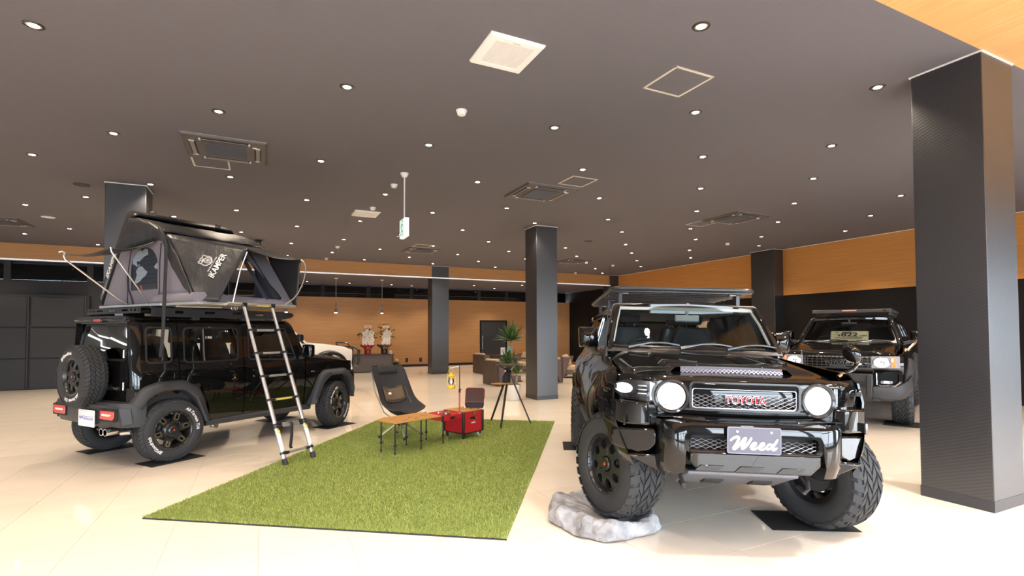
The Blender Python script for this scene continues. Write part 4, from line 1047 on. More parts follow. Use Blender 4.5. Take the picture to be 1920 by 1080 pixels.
bo = word(lambda x, y, w: kf(x-.004, y+1.010, w-.012), 'TOYOTA', .262, .058, .010, .003)
wd_ = obj('badge_lettering', bo, m_chrome, sr, smooth=False); wd_['label'] = 'chrome edged red maker lettering'
obj('badge_face', word(lambda x, y, w: kf(x-.004, y+1.010, w-.0185), 'TOYOTA', .256, .050, .006, 0), mat('badge_red', (.55, .015, .03), .6, spec=.15), wd_, smooth=False)
# headlamps
for s in (-1, 1):
    cy_ = s*.479-.018
    LM = Matrix.Translation((3.40, cy_, 1.016)) @ Matrix.Rotation(s*R(6), 4, 'Z') @ Matrix.Rotation(PI/2, 4, 'Y')
    h_ = obj('headlamp', MB().lathe([(.116, -.01), (.118, .018), (.110, .026), (.099, .020), (.096, .0)], 40, LM, caps=False), mat('dark_bezel', (.05, .05, .055), .15, .6), K)
    obj('lamp_reflector', MB().lathe([(.096, .004), (.080, -.03), (.03, -.045), (.001, -.045)], 32, LM), m_lampcell, h_)
    obj('lamp_lens', MB().lathe([(.096, .008), (.085, .020), (.05, .030), (.001, .034)], 36, LM), m_lit, h_)
    facet = MB()
    for k in range(10): facet.tube([LM @ Vector((.09*math.cos(PI*k/5), .09*math.sin(PI*k/5), .019)), LM @ Vector((.06*math.cos(PI*k/5), .06*math.sin(PI*k/5), .0295))], .0012, 4)
    facet.lathe([(.022, .0335), (.022, .0345), (.018, .0345)], 20, LM @ Matrix.Translation((-.0, -.018, -.001)), caps=False)
    facet.lathe([(.008, .0), (.007, .002), (.003, .002)], 12, LM @ Matrix.Translation((.058, -.04, .0225)))
    obj('lens_facets', facet, m_lampcell, h_)
    # wrap-round side lamp
    def tl(u, v, w):  # u along the wrap, 0 at inner end
        y = .60+u; return (kfront(y)+.012-w, s*y-.012, v)
    ol = rpoly([(-.01, .975), (.20, .985), (.265, 1.03), (.25, 1.085), (.17, 1.112), (-.01, 1.11)], [.01, .05, .04, .05, .05, .01], 4)
    t_ = obj('side_lamp', fill(MB(), dense(ol, .03), lambda u, v, w: tl(u, v, .03+w), 0, 4, (.12, 1.045)), m_rimblack, K)
    obj('lamp_cover', fill(MB(), dense(ol, .03), lambda u, v, w: tl(u, v, w), .03, 4, (.12, 1.045)), m_clear, t_)
    ov = [(.188+.056*math.cos(a), 1.050+.037*math.sin(a)) for a in [2*PI*k/24 for k in range(24)]]
    obj('side_lamp_bulb', fill(MB(), ov, lambda u, v, w: tl(u, v, .014+w), .02, 3), m_lit, t_)
    for k in range(3):
        obj('chrome_bar', MB().loft([[tl(.045+.055*t, 1.075-.027*k+b, .018-c) for b, c in ((-.004, 0), (.004, 0), (.004, .008), (-.004, .008))] for t in (0, .5, 1)]), m_chrome, t_)
    obj('lamp_inner_panel', MB().loft([[tl(-.005+.03*t, z, .012) for z in (.98, 1.105)] for t in (0, 1)], False, False), m_lampcell, t_)
# bumper: rounded towers at both ends, centre with mesh, lower plate, wing ends
ys = [-.60, -.592, -.56, -.50, -.44, -.40, .40, .44, .50, .56, .592, .60]
xb = [3.28, 3.42, 3.515, 3.56, 3.575, 3.578, 3.578, 3.575, 3.56, 3.515, 3.42, 3.28]
bp = obj('front_bumper', MB().loft([[(3.25, y, .872), (x-.05, y, .872), (x-.012, y, .862), (x, y, .84), (x+.004, y, .70), (x-.01, y, .60), (x-.04, y, .53), (x-.10, y, .505), (3.25, y, .505)] if abs(y) > .41 else
    [(3.25, y, .872), (x-.05, y, .872), (x-.012, y, .862), (x, y, .84), (x, y, .796), (x-.012, y, .790), (x-.10, y, .785), (3.25, y, .785), (3.25, y, .784)] for y, x in zip(ys, xb)]), m_paint, K, ang=40)
# the ring of sections changes shape at the mesh opening: close it with its own frame
lw = [(-.405, .685), (.405, .685), (.405, .620), (.345, .560), (-.345, .560), (-.405, .620)]
def lf(u, v, w): return (3.60-w-.10*max(0, .60-v), u-.015, v)
lo = obj('lower_bumper_plate', MB().prism(lw, 0, .08, lf), m_paint, bp, bev=.010)
obj('plate_step', MB().loft([[(3.52, y, .70), (3.592, y, .698), (3.60, y, .685), (3.52, y, .68)] for y in (-.42, .39)]), m_paint, lo, bev=.003)
for k, (u0, u1) in enumerate(((-.34, -.19), (-.09, .06), (.17, .31))):
    obj('skirt_rib', MB().prism([(u0, .605), (u1, .605), (u1-.04, .565), (u0-.04, .565)], -.006, .01, lf), m_paint, lo, bev=.004)
bm = obj('bumper_mesh', diamonds(MB(), (-.40, .700, .40, .786),   .0545, .0248, .0019, lambda u, v: (3.555, u-.02, v)), m_meshwire, bp); bm['kind'] = 'stuff'
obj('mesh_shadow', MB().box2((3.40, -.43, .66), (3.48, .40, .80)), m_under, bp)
obj('opening_frame', ring(MB(), rrect(-.02, .741, .86, .125, .03, 3), rrect(-.02, .742, .81, .092, .025, 3), lambda u, v, w: (3.582-w, u, v), .05, 1), m_paint, bp)
for s in (-1, 1):
    oct_ = [(.60, .795), (.84, .775), (.875, .76), (.875, .66), (.84, .635), (.70, .605), (.63, .64), (.585, .69), (.585, .76)]
    secs = []
    for q, x_ in ((1, 3.20), (1, 3.40), (.94, 3.425)):
        cy0, cz0 = .73, .70
        secs.append([(x_-(y-.60)*.60, s*(cy0+(y-cy0)*q)-.01, cz0+(z-cz0)*q) for y, z in oct_])
    obj('bumper_wing_end', MB().loft(secs), m_paint, K, bev=.012)
    obj('wing_lower_panel', MB().loft([[(x, s*y-.01, z) for y, z in ((.58, .62), (.78, .61), (.74, .585), (.56, .50))] for x in (3.20, 3.40)]), m_paint, K, bev=.02)
    obj('bumper_seam', MB().box2((3.33, s*.80, .80), (3.36, s*.812, .87)), m_chrome, K)
    obj('wing_front_lower', MB().loft([[(3.12, s*.90, z), (3.22, s*.88, z), (3.34, s*.80, z), (3.40, s*.66, z), (3.38, s*.58, z), (3.15, s*.58, z)] for z in (.805, .83, .93, .965)]), m_paint, K, bev=.015)
obj('bumper_shelf', MB().loft([[(3.20, y, .90), (3.40, y, .90), (3.47, y, .885), (3.52-.12*(abs(y)/.6)**3, y, .872), (3.2, y, .85)] for y in (-.60, -.5, -.3, 0, .3, .5, .60)]), m_paint, K, bev=.005)
# front plate with brush lettering
pl_ = obj('number_plate', MB().prism(rrect(-.027, .771, .330, .165, .012, 3), 3.606, 3.612, lambda u, v, w: (w, u, v)), mat('plate_lavender', (.075, .075, .105), .4), K)
obj('plate_rim', ring(MB(), rrect(-.027, .771, .334, .169, .013, 3), rrect(-.027, .771, .322, .157, .010, 3), lambda u, v, w: (3.614-w, u, v), .008, 1), mat('plate_edge', (.16, .16, .22), .35), pl_)
m_script = mat('white_script', (.75, .75, .75), .5)
def sp(px): return ((px[0]-1145)*.000421, -(px[1]-365)*.000421-(px[0]-1145)*-.000020)
strokes = [([(800, 350), (845, 315), (895, 303), (918, 320), (900, 375), (865, 430), (838, 475), (860, 480), (915, 435), (965, 380), (1000, 330), (1020, 325), (1000, 385), (972, 450), (968, 478), (1000, 462), (1050, 410), (1085, 355), (1100, 325)], .0088)]
e_ = [(1085, 455), (1130, 445), (1165, 420), (1165, 398), (1135, 400), (1105, 435), (1098, 470), (1125, 490), (1165, 482), (1205, 455)]
strokes += [(e_, .0072), ([(x+120, y+6) for x, y in e_], .0072)]
strokes += [([(1395, 425), (1370, 418), (1335, 445), (1328, 480), (1352, 492), (1390, 465), (1425, 415)], .0072), ([(1485, 352), (1455, 400), (1425, 450), (1412, 490), (1432, 503), (1472, 478)], .0076)]
scm = MB()
for st, r_ in strokes:
    P = [sp(p) for p in st]; D = []
    n = 40
    for i in range(n+1):
        t = i/n*(len(P)-1); D.append((smooth_interp(t, [(k, p[0]) for k, p in enumerate(P)]), smooth_interp(t, [(k, p[1]) for k, p in enumerate(P)])))
    secs = []
    for i, p in enumerate(D):
        a = D[max(0, i-1)]; b = D[min(n, i+1)]; dx, dy = b[0]-a[0], b[1]-a[1]; L_ = math.hypot(dx, dy) or 1
        rr = r_*(.75+.25*min(1, min(i, n-i)/4)); nx, ny = -dy/L_*rr, dx/L_*rr
        secs.append([(3.613, p[0]+nx-.027, .771+p[1]+ny), (3.616, p[0]+nx*.9-.027, .771+p[1]+ny*.9), (3.616, p[0]-nx*.9-.027, .771+p[1]-ny*.9), (3.613, p[0]-nx-.027, .771+p[1]-ny)])
    scm.loft(secs)
    for p in (D[0], D[-1]): scm.lathe([(r_*.75, 0), (r_*.7, .003)], 10, Matrix.Translation((3.613, p[0]-.027, .771+p[1])) @ Matrix.Rotation(PI/2, 4, 'Y'))
sco = obj('plate_script', scm, m_script, pl_, smooth=False)
for u in (-.105, .105): obj('plate_bolt', MB().lathe([(.008, 0), (.007, .005), (.003, .006)], 12, Matrix.Translation((3.613, -.027+u, .826)) @ Matrix.Rotation(PI/2, 4, 'Y')), m_script, pl_)
# under the nose
m_skid = mat('grey_skid_plate', (.13, .135, .16), .45, .3)
obj('skid_plate', MB().loft([[(3.44, y, .53), (3.44, y, .505), (3.34, y, .47), (3.08, y, .36), (2.7, y, .36), (2.7, y, .40), (3.3, y, .53)] for y in (-.39, -.36, .30, .33)]), m_skid, K, bev=.008)
for y in (-.16, .17): obj('skid_slot', MB().box((3.20, y, .409), (.12, .13, .02), Matrix.Rotation(R(-23), 3, 'Y')), m_under, K)
for s in (-1, 1): obj('tow_hook', MB().tube([(3.25, s*.42, .50), (3.36, s*.42, .47), (3.40, s*.41, .43), (3.37, s*.40, .395), (3.28, s*.40, .41)], .014, 8), m_steel2, K)
# windscreen, cowl, wipers
def kscr(u, v, w): return (2.09-(v-1.31)*.66-.05*(u/.7)**2-w, u, v)
scr = [(-.775, 1.335), (.775, 1.335), (.675, 1.752), (-.675, 1.752)]
obj('windscreen', fill(MB(), dense(rpoly(scr, .05), .1), kscr), glass('windscreen_glass', (.80, .86, .86), 0, 1.5), K)
obj('windscreen_surround', ring(MB(), dense(rpoly([(-.805, 1.318), (.805, 1.318), (.70, 1.768), (-.70, 1.768)], .04), .08), dense(rpoly([(-.755, 1.352), (.755, 1.352), (.658, 1.738), (-.658, 1.738)], .06), .08), lambda u, v, w: kscr(u, v, w-.004), .012, 1, (0, 1.54)), m_rimblack, K)
obj('windscreen_trim', ring(MB(), dense(rpoly([(-.807, 1.316), (.807, 1.316), (.702, 1.770), (-.702, 1.770)], .04), .08), dense(rpoly([(-.795, 1.326), (.795, 1.326), (.692, 1.760), (-.692, 1.760)], .04), .08), lambda u, v, w: kscr(u, v, w-.008), .008, 1, (0, 1.54)), m_silverline, K)
obj('cowl', MB().loft([[(2.02, y, 1.30), (2.05, y, 1.345), (2.12, y, 1.325), (2.14, y, 1.29)] for y in (-.80, -.4, 0, .4, .80)]), m_rimblack, K, bev=.006)
for y0, y1 in ((-.60, -.18), (-.12, .30), (.30, .70)):
    wp = obj('wiper', MB().tube([(2.13, y0, 1.335), (2.105, lerp(y0, y1, .45), 1.375), (2.09, lerp(y0, y1, .55), 1.383)], [.016, .010, .008], 6), m_rimblack, K)
    obj('wiper_blade', MB().loft([[(2.087-.0*t+a, lerp(y0+.12, y1+.06, t), 1.362+.030*math.sin(t*PI)*.7+b) for a, b in ((-.006, -.01), (.010, -.006), (.010, .006), (-.006, .01))] for t in [i/6 for i in range(7)]]), m_rimblack, wp)
# roof and rack
secs = []
for x in (-.92, -.80, -.4, .2, .9, 1.5, 1.72, 1.80):
    dz = -.03 if x < -.9 else (-.050 if x > 1.79 else (-.020 if x > 1.7 else 0))
    secs.append([(x, y, z+dz) for y, z in ((-.69, 1.735), (-.66, 1.765), (-.58, 1.79), (-.40, 1.812), (0, 1.822), (.40, 1.812), (.58, 1.79), (.66, 1.765), (.69, 1.735), (.55, 1.725), (-.55, 1.725))])
obj('roof', MB().loft(secs), m_paint, K, ang=30)
obj('headlining', MB().box2((-.85, -.62, 1.705), (1.74, .62, 1.722)), m_pale, K)
FR_ = tag(part('roof_rack', None), 'flat black tubular roof rack on the front car', 'roof rack')
FR_.matrix_world = KM
m_rackb = mat('satin_black_tube', (.035, .036, .042), .28, spec=.6)
fr_pts = rpoly([(-.75, -.70), (1.74, -.70), (1.74, .70), (-.75, .70)], .12, 5)
obj('perimeter_tube', MB().tube([(x, y, 1.925) for x, y in fr_pts], .022, 10, closed=True), m_rackb, FR_)
for k in range(13): obj('slat', MB().box((-.62+k*.19, 0, 1.90), (.07, 1.38, .016)), m_rackb, FR_, bev=.003)
for s in (-1, 1):
    for x in (-.5, .5, 1.50):
        obj('rack_foot', MB().loft([[(x+a*.05, s*(.60+b), z) for a in (-1, 1) for b in ((-.02, .02) if a < 0 else (.02, -.02))] for z, b_ in ((1.775, 0), (1.86, 0), (1.905, 0))]), m_rackb, FR_, bev=.004)
        obj('foot_clamp', MB().box((x, s*.57, 1.895), (.09, .10, .014)).box((x+.02, s*.60, 1.875), (.012, .012, .05)).box((x-.02, s*.60, 1.875), (.012, .012, .05)), m_mach, FR_)
# cabin
obj('cabin_floor', MB().box2((-.85, -.74, .70), (2.0, .74, .80)), m_cabin, K)
obj('dashboard', MB().loft([[(1.66, y, 1.0), (1.66, y, 1.25), (1.74, y, 1.315), (2.02, y, 1.325), (2.05, y, 1.0)] for y in (-.76, .76)]), mat('dash_vinyl', (.03, .03, .032), .55), K, bev=.02)
obj('door_linings', MB().box2((-.8, -.80, .8), (2.0, -.77, 1.30)).box2((-.8, .77, .8), (2.0, .80, 1.30)), m_cabin, K)
obj('instrument_hood', MB().loft([[(x, -.37+y*w_, 1.315+z) for y, z in ((-1, 0), (-.7, .055), (0, .075), (.7, .055), (1, 0))] for x, w_ in ((1.68, .20), (1.90, .22))], False, False), MATS['dash_vinyl'], K, solid=.012)
for y in (-.37, .37):
    st = seat(K, .92, y, .54, z=.98, m=m_leather)
    obj('headrest_badge', MB().lathe([(.022, 0), (.018, .004), (.001, .005)], 16, Matrix.Translation((.92-.05-.14+.015, y+.015, 1.735)) @ Matrix.Rotation(PI/2, 4, 'Y')), m_mach, st)
for y in (-.4, .4): seat(K, -.05, y, .5, z=1.0, m=m_leather)
obj('steering_wheel', MB().tube([(1.56+.19*math.sin(a)*.45, -.37+.19*math.cos(a), 1.25+.19*math.sin(a)*.9) for a in [2*PI*k/28 for k in range(28)]], .015, 8, closed=True).tube([(1.56, -.37, 1.25), (1.72, -.37, 1.18)], .04, 10).tube([(1.56, -.55, 1.25), (1.56, -.19, 1.25)], .016), m_leather, K)
mi = obj('rear_view_mirror', MB().box((1.80, .02, 1.63), (.03, .235, .068)), mat('mirror_grey', (.40, .47, .50), .5), K, bev=.02, seg=3)
obj('mirror_stalk', MB().tube([(1.80, .02, 1.64), (1.80, .02, 1.72)], .016), MATS['mirror_grey'], mi)
for y in (-.37, .37): obj('sun_visor', MB().box((1.70, y, 1.705), (.16, .42, .02)), m_pale, K, bev=.008)
obj('header_trim', MB().loft([[(1.80, y, 1.735), (1.815, y, 1.705), (1.70, y, 1.70), (1.70, y, 1.725)] for y in (-.66, .66)]), m_pale, K)
obj('rear_glass', fill(MB(), rrect(0, 1.50, 1.1, .36, .08), lambda u, v, w: (-.965+.25*(v-1.3), u, v)), m_jdark, K)
obj('tail_panel', ring(MB(), dense([(-.86, .62), (.86, .62), (.80, 1.25), (.66, 1.75), (-.66, 1.75), (-.80, 1.25)], .12), rrect(0, 1.50, 1.08, .34, .08), lambda u, v, w: (-.985+w+.25*max(0, v-1.3), u, v), .02, 5), m_paint, K)
obj('underbody', MB().box2((-.9, -.70, .56), (3.2, .70, .70)).box2((3.0, -.58, .55), (3.36, .58, .86)).box2((2.2, -.30, .40), (3.1, .30, .58)), m_under, K)
for cx_ in (0, 2.71):
    for s in (-1, 1): obj('wheel_well', MB().box2((cx_-.50, s*.48, .55), (cx_+.50, s*.54, 1.06)).box2((cx_-.50, s*.50, 1.04), (cx_+.50, s*.86, 1.07)).box2((cx_-.53, s*.50, .58), (cx_-.49, s*.86, 1.05)), m_under, K)
obj('front_axle', MB().tube([(2.69, -.70, .46), (2.69, .70, .43)], .04, 10).tube([(2.80, -.75, .42), (2.80, .75, .40)], .016, 8).lathe([(.01, -.12), (.11, -.07), (.12, 0), (.11, .07), (.01, .12)], 16, Matrix.Translation((2.69, .1, .45)) @ Matrix.Rotation(PI/2, 4, 'Y')), m_steel2, K)
for s in (-1, 1): obj('suspension_arm', MB().loft([[(2.6, s*.30, .46), (2.85, s*.30, .46), (2.85, s*.30, .50), (2.6, s*.30, .50)], [(2.66, s*.70, .38), (2.76, s*.70, .38), (2.76, s*.70, .42), (2.66, s*.70, .42)]]).tube([(2.69, s*.55, .42), (2.66, s*.52, .95)], .05, 12), m_steel2, K)
obj('rear_axle', MB().tube([(0, -.80, .42), (0, .80, .40)], .05, 10), m_steel2, K)
# bonnet-side kerb mirror on the left wing
au = obj('kerb_mirror', MB().loft([[Vector((2.93, .95, 1.33))+Matrix.Rotation(R(-25), 3, 'X') @ Vector((x*r_, y*r_*.055, z*r_*.085)) for y, z in [(math.cos(2*PI*k/18), math.sin(2*PI*k/18)) for k in range(18)] for x in (0,)] if False else
    [Vector((2.93+dx, .96, 1.335))+Matrix.Rotation(R(28), 3, 'X') @ Vector((0, math.cos(2*PI*k/18)*.052*r_, math.sin(2*PI*k/18)*.078*r_)) for k in range(18)] for dx, r_ in ((-.05, .80), (-.045, .95), (-.02, 1), (.02, .92), (.045, .68), (.058, .30))]), m_paint, K)
obj('mirror_face', MB().lathe([(.001, 0), (.04, 0)], 16, Matrix.Translation((2.879, .96, 1.335)) @ Matrix.Rotation(-PI/2, 4, 'Y')), m_chrome, au)
obj('mirror_joint', MB().tube([(2.93, .975, 1.285), (2.935, .985, 1.255)], .018, 10).tube([(2.93, .955, 1.262), (2.93, 1.02, 1.262)], .008, 8), m_chrome, au)
obj('mirror_arm', MB().tube([(2.935, .985, 1.255), (2.96, .94, 1.22), (3.0, .84, 1.175)], [.015, .017, .018], 10), m_paint, au)
obj('mirror_base', MB().tube([(3.0, .855, 1.182), (3.01, .81, 1.155)], .022, 10), m_chrome, au)
# wheels: placed from their measured positions on the floor, steered to the car's left
def k_local(P): return KM.inverted() @ Vector(P)
def kwheel(center, heading_deg, side, spin, R_=.41):
    P = k_local(center); h = math.radians(heading_deg)-FJM[2]
    return make_wheel(K, P, h+(PI if side > 0 else 0), spin, 'mud', R_, .30, .222)
kwheel((2.56, 3.36, .497), -92, -1, R(10))
kwheel((4.02, 2.66, .411), -94, 1, 0)
kwheel(tuple(KM @ Vector((0.0, -.83, 0)))[:2]+(.411,), math.degrees(FJM[2]), -1, 0)
kwheel(tuple(KM @ Vector((0.0, .81, 0)))[:2]+(.411,), math.degrees(FJM[2]), 1, 0)
mat_plate(3.97, 2.78, R(-120), .44, .66, 'black sheet under the steered front tyre beside the large pillar')
mat_plate(3.95, 5.86, R(-120), .50, .62, 'black sheet under the rear tyre of the front car')
# rock under the right front tyre
ry = thing('display_rock', 'pale grey rugged artificial rock under the front tyre', 'rock', (2.50, 3.40, 0), R(-10))
bmk = bmesh.new()
outl = [(-.36, .40), (-.10, .47), (.10, .30), (.34, -.02), (.34, -.22), (.10, -.30), (-.18, -.32), (-.34, -.14), (-.42, .18)]
outl = rpoly(outl, .05, 4); outl = dense(outl, .016)
rmb = MB(); rows = []
for q, zz in ((1.0, 0), (1.02, .02), (1.02, .04), (1.01, .06), (1.0, .08), (.985, .10), (.97, .12), (.95, .138), (.91, .15), (.86, .155), (.80, .152), (.7, .145), (.62, .135), (.55, .125), (.4, .11), (.25, .10), (.1, .098)):
    rows.append([(-.03+(x+.03)*q, .06+(y-.06)*q, zz) for x, y in outl])
rmb.loft(rows)
def rough(p):
    v = Vector(p); k = max(0, min(1, v.z/.05))
    n1 = noise.noise(v*6)*.045+noise.noise(v*13+Vector((3, 1, 2)))*.032
    n2 = abs(noise.noise(v*19))*.026+abs(noise.noise(v*41))*.010
    d = Vector((v.x, v.y, 0)); d = d.normalized() if d.length > .01 else d
    q = v+d*(n1+n2)*min(1, k+.5)*min(1, d.length)
    q.z = max(0, v.z+(n1*.9-n2)*k)
    r_ = math.hypot(v.x-.055, v.y+.04)
    if r_ < .26 and q.z > .078: q.z = lerp(q.z, .078, min(1, (.26-r_)/.10))
    return q
rmb.v = [tuple(rough(p)) for p in rmb.v]
obj('rock_body', rmb, mat('weathered_stone', (.30, .30, .315), .9, bump=(38, .9), var=(9, .4)), ry, ang=50, sub=1)
# ================================================================== THE TWO SUVS BEHIND
def suv_body(C, paint, zh0, zh1, zroof, xf, flare_m, clad, R_=.40, tread='mud', hw=.93, glass_m=None, mirror_m=None):
    """common body: side panels, doors, bonnet, roof, screens, cabin and wheels; zh0/zh1 bonnet height front/rear"""
    YT = [(.40, hw-.10), (.55, hw-.03), (.75, hw), (1.0, hw), (zh0, hw-.03), (zh1, hw-.10), (zh1+.12, hw-.14), (zroof-.10, hw-.24), (zroof, hw-.32)]
    zb = zh1+.0
    gm = glass_m or m_jdark
    for s in (-1, 1):
        def F(u, v, w, s=s):
            y = smooth_interp(v, YT)
            if u > 3.1: y -= (u-3.1)**2*.55
            if u < -.5: y -= (u+.5)**2*.25
            return (u, s*(y-w), v)
        fw_ = [(2.20, .52), (2.36, .52), (2.42, .75), (2.55, .93), (2.68, 1.0), (3.02, 1.0), (3.18, .90), (3.26, .75), (xf-.10, .72), (xf-.06, zh0-.03), (3.0, lerp(zh0, zh1, .45)), (2.20, zb-.01)]
        obj('front_wing', fill(MB(), dense(fw_, .08), F, .015, 5, (2.8, 1.06)), paint, C)
        d = obj('front_door', ring(MB(), dense([(1.13, .52), (2.19, .52), (2.19, zb), (2.15, zb+.06), (1.72, zroof-.06), (1.13, zroof-.03)], .14), rpoly([(1.18, zb+.04), (2.06, zb+.05), (1.68, zroof-.11), (1.18, zroof-.10)], .05), F, .015, 6, (1.55, zb+.2)), paint, C)
        obj('window', fill(MB(), rpoly([(1.17, zb+.03), (2.07, zb+.04), (1.69, zroof-.10), (1.17, zroof-.09)], .05), lambda u, v, w: F(u, v, w+.01), c=(1.55, zb+.2)), gm, d)
        d2 = obj('rear_door', ring(MB(), dense([(.20, 1.0), (.42, .82), (.48, .52), (1.12, .52), (1.12, zroof-.03), (.20, zroof-.03)], .14), rpoly([(.26, zb+.04), (1.06, zb+.04), (1.06, zroof-.10), (.26, zroof-.10)], .05), F, .015, 6, (.66, zb+.2)), paint, C)
        obj('window', fill(MB(), rpoly([(.25, zb+.03), (1.07, zb+.03), (1.07, zroof-.09), (.25, zroof-.09)], .05), lambda u, v, w: F(u, v, w+.01), c=(.66, zb+.2)), gm, d2)
        q = obj('quarter_panel', ring(MB(), dense([(-.72, .60), (-.50, .62), (-.42, .82), (-.2, 1.0), (.19, 1.0), (.19, zroof-.03), (-.68, zroof-.06), (-.76, zb)], .14), rpoly([(-.58, zb+.05), (.12, zb+.04), (.12, zroof-.10), (-.52, zroof-.12)], .05), F, .015, 6, (-.2, zb+.2)), paint, C)
        obj('window', fill(MB(), rpoly([(-.59, zb+.04), (.13, zb+.03), (.13, zroof-.09), (-.53, zroof-.11)], .05), lambda u, v, w: F(u, v, w+.01), c=(-.2, zb+.2)), gm, q)
        for par, hx in ((d, 1.20), (d2, .30)):
            obj('door_handle', MB().loft([[F(hx+t*.18, zb-.14+b*.014, -.026*math.sin(max(.06, min(.94, t))*PI)-c) for b, c in ((-1, .006), (1, .006), (1, -.006), (-1, -.006))] for t in [i/6 for i in range(7)]]), paint, par, bev=.003)
        for cx_, nm in ((2.85, 'front_arch_flare'), (0, 'rear_arch_flare')):
            rows = []
            for i in range(29):
                a = lerp(R(-6), R(186), i/28); c, n = math.cos(a), math.sin(a); z0_ = .53
                def P(r, y): return (cx_+c*r*1.02, s*y, z0_+n*r*.98)
                yb = smooth_interp(max(.5, min(1.15, z0_+n*.55)), YT)-max(0, cx_+c*.55-3.1)**2*.55
                rows.append([P(.575, yb-.01), P(.565, yb+.02), P(.53, yb+.06), P(.475, yb+.065), P(.465, yb+.03), P(.46, .60)])
            obj(nm, MB().grid(rows), flare_m, C, ang=50)
            obj('wheel_well', MB().box2((cx_-.48, s*.50, .5), (cx_+.48, s*.56, 1.02)).box2((cx_-.48, s*.50, 1.0), (cx_+.48, s*.84, 1.03)).box2((cx_-.50, s*.50, .5), (cx_-.46, s*.84, 1.0)), m_under, C)
        obj('sill', MB().loft([[(x, s*y, z) for y, z in ((hw-.12, .55), (hw-.01, .52), (hw, .47), (hw-.05, .44), (hw-.14, .46))] for x in (.46, 2.38)]), clad, C, bev=.012)
        xa = 2.30; xt = 1.78
        obj('windscreen_pillar', MB().loft([[(x+a, s*(y+b), z) for a, b in ((-.05, .01), (.03, -.005), (.03, -.05), (-.04, -.06))] for x, y, z in ((xa+.04, hw-.12, zb-.02), (lerp(xa, xt, .33), hw-.165, lerp(zb, zroof, .33)), (xt, hw-.29, zroof-.04))]), paint, C, bev=.01)
        mr = obj('side_mirror', MB().loft([[(2.06+x_, s*y_, zb+z_) for x_, y_, z_ in sec] for sec in (
            [(-.06, hw-.0, .06), (-.06, hw+.14, .06), (-.06, hw+.14, .20), (-.06, hw, .20)], [(-.05, hw-.02, .04), (-.05, hw+.16, .04), (-.05, hw+.16, .22), (-.05, hw-.01, .22)], [(.05, hw-.0, .05), (.05, hw+.14, .05), (.05, hw+.14, .21), (.05, hw, .21)], [(.08, hw+.03, .08), (.08, hw+.11, .08), (.08, hw+.11, .18), (.08, hw+.03, .18)])]), mirror_m or paint, C, bev=.018)
        obj('mirror_arm', MB().tube([(2.10, s*(hw-.13), zb-.02), (2.06, s*(hw+.0), zb+.02), (2.06, s*(hw+.04), zb+.08)], [.03, .028, .03], 8), m_matte, mr)
    rows = []
    for i in range(17):
        x = lerp(2.24, xf, i/16); t = i/16
        z = smooth_interp(t, [(0, zh1), (.4, lerp(zh1, zh0, .25)), (.8, lerp(zh1, zh0, .72)), (.95, zh0+.01), (1, zh0-.04)])
        w_ = hw-.11-.02*t-(.02 if t > .9 else 0)
        rows.append([(x-.10*(abs(k)/8)**3*t, k/8*w_, z+.018*(1-(k/8)**2)+(.012 if abs(k) in (5, 6) else 0)-.035*max(0, abs(k)/8-.85)/.15) for k in range(-8, 9)])
    obj('bonnet', MB().grid(rows), paint, C, solid=.012, ang=40)
    def sc(u, v, w): return (2.33-(v-zb)*(.55/(zroof-.04-zb))-.05*(u/.7)**2-w, u, v)
    wsp = [(-(hw-.17), zb+.01), (hw-.17, zb+.01), (hw-.31, zroof-.05), (-(hw-.31), zroof-.05)]
    obj('windscreen', fill(MB(), dense(rpoly(wsp, .05), .12), sc), glass('windscreen_glass'), C)
    obj('windscreen_surround', ring(MB(), dense(rpoly([(-(hw-.13), zb-.01), (hw-.13, zb-.01), (hw-.28, zroof-.03), (-(hw-.28), zroof-.03)], .04), .1), dense(rpoly([(-(hw-.20), zb+.03), (hw-.20, zb+.03), (hw-.34, zroof-.07), (-(hw-.34), zroof-.07)], .05), .1), lambda u, v, w: sc(u, v, w-.003), .012, 1, (0, (zb+zroof)/2)), m_rimblack, C)
    obj('cowl', MB().box2((2.22, -(hw-.14), zb-.04), (2.33, hw-.14, zb-.005)), m_rimblack, C, bev=.01)
    for y0, y1 in ((-.55, .02), (.10, .66)):
        wp = obj('wiper', MB().tube([(2.34, y0, zb), (2.315, lerp(y0, y1, .5), zb+.035)], .010, 6), m_mach, C)
        obj('wiper_blade', MB().tube([(2.315, y0+.05, zb+.03), (2.30, lerp(y0, y1, .6), zb+.045), (2.31, y1, zb+.03)], .010, 6), m_rimblack, wp)
    secs = []
    for x, dz in ((-.70, -.05), (-.62, -.015), (-.2, 0), (.8, 0), (1.5, -.004), (1.70, -.015), (1.80, -.05)):
        secs.append([(x, y, zroof+z+dz) for y, z in ((-(hw-.27), -.045), (-(hw-.30), -.01), (-(hw-.40), .015), (0, .03), (hw-.40, .015), (hw-.30, -.01), (hw-.27, -.045), (.5, -.06), (-.5, -.06))])
    obj('roof', MB().loft(secs), paint, C, ang=30)
    obj('tail_panel', ring(MB(), dense([(-(hw-.08), .60), (hw-.08, .60), (hw-.10, zb), (hw-.30, zroof-.03), (-(hw-.30), zroof-.03), (-(hw-.10), zb)], .14), rrect(0, (zb+zroof)/2+.02, 1.15, .38, .06), lambda u, v, w: (-.75+w+.10*max(0, v-zb), u, v), .02, 5), paint, C)
    obj('rear_glass', fill(MB(), rrect(0, (zb+zroof)/2+.02, 1.17, .40, .06), lambda u, v, w: (-.745+.10*max(0, v-zb), u, v)), gm, C)
    obj('rear_bumper', MB().box2((-.84, -(hw-.04), .46), (-.70, hw-.04, .74)), clad, C, bev=.03)
    obj('cabin_floor', MB().box2((-.68, -(hw-.18), .62), (2.2, hw-.18, .70)), m_cabin, C)
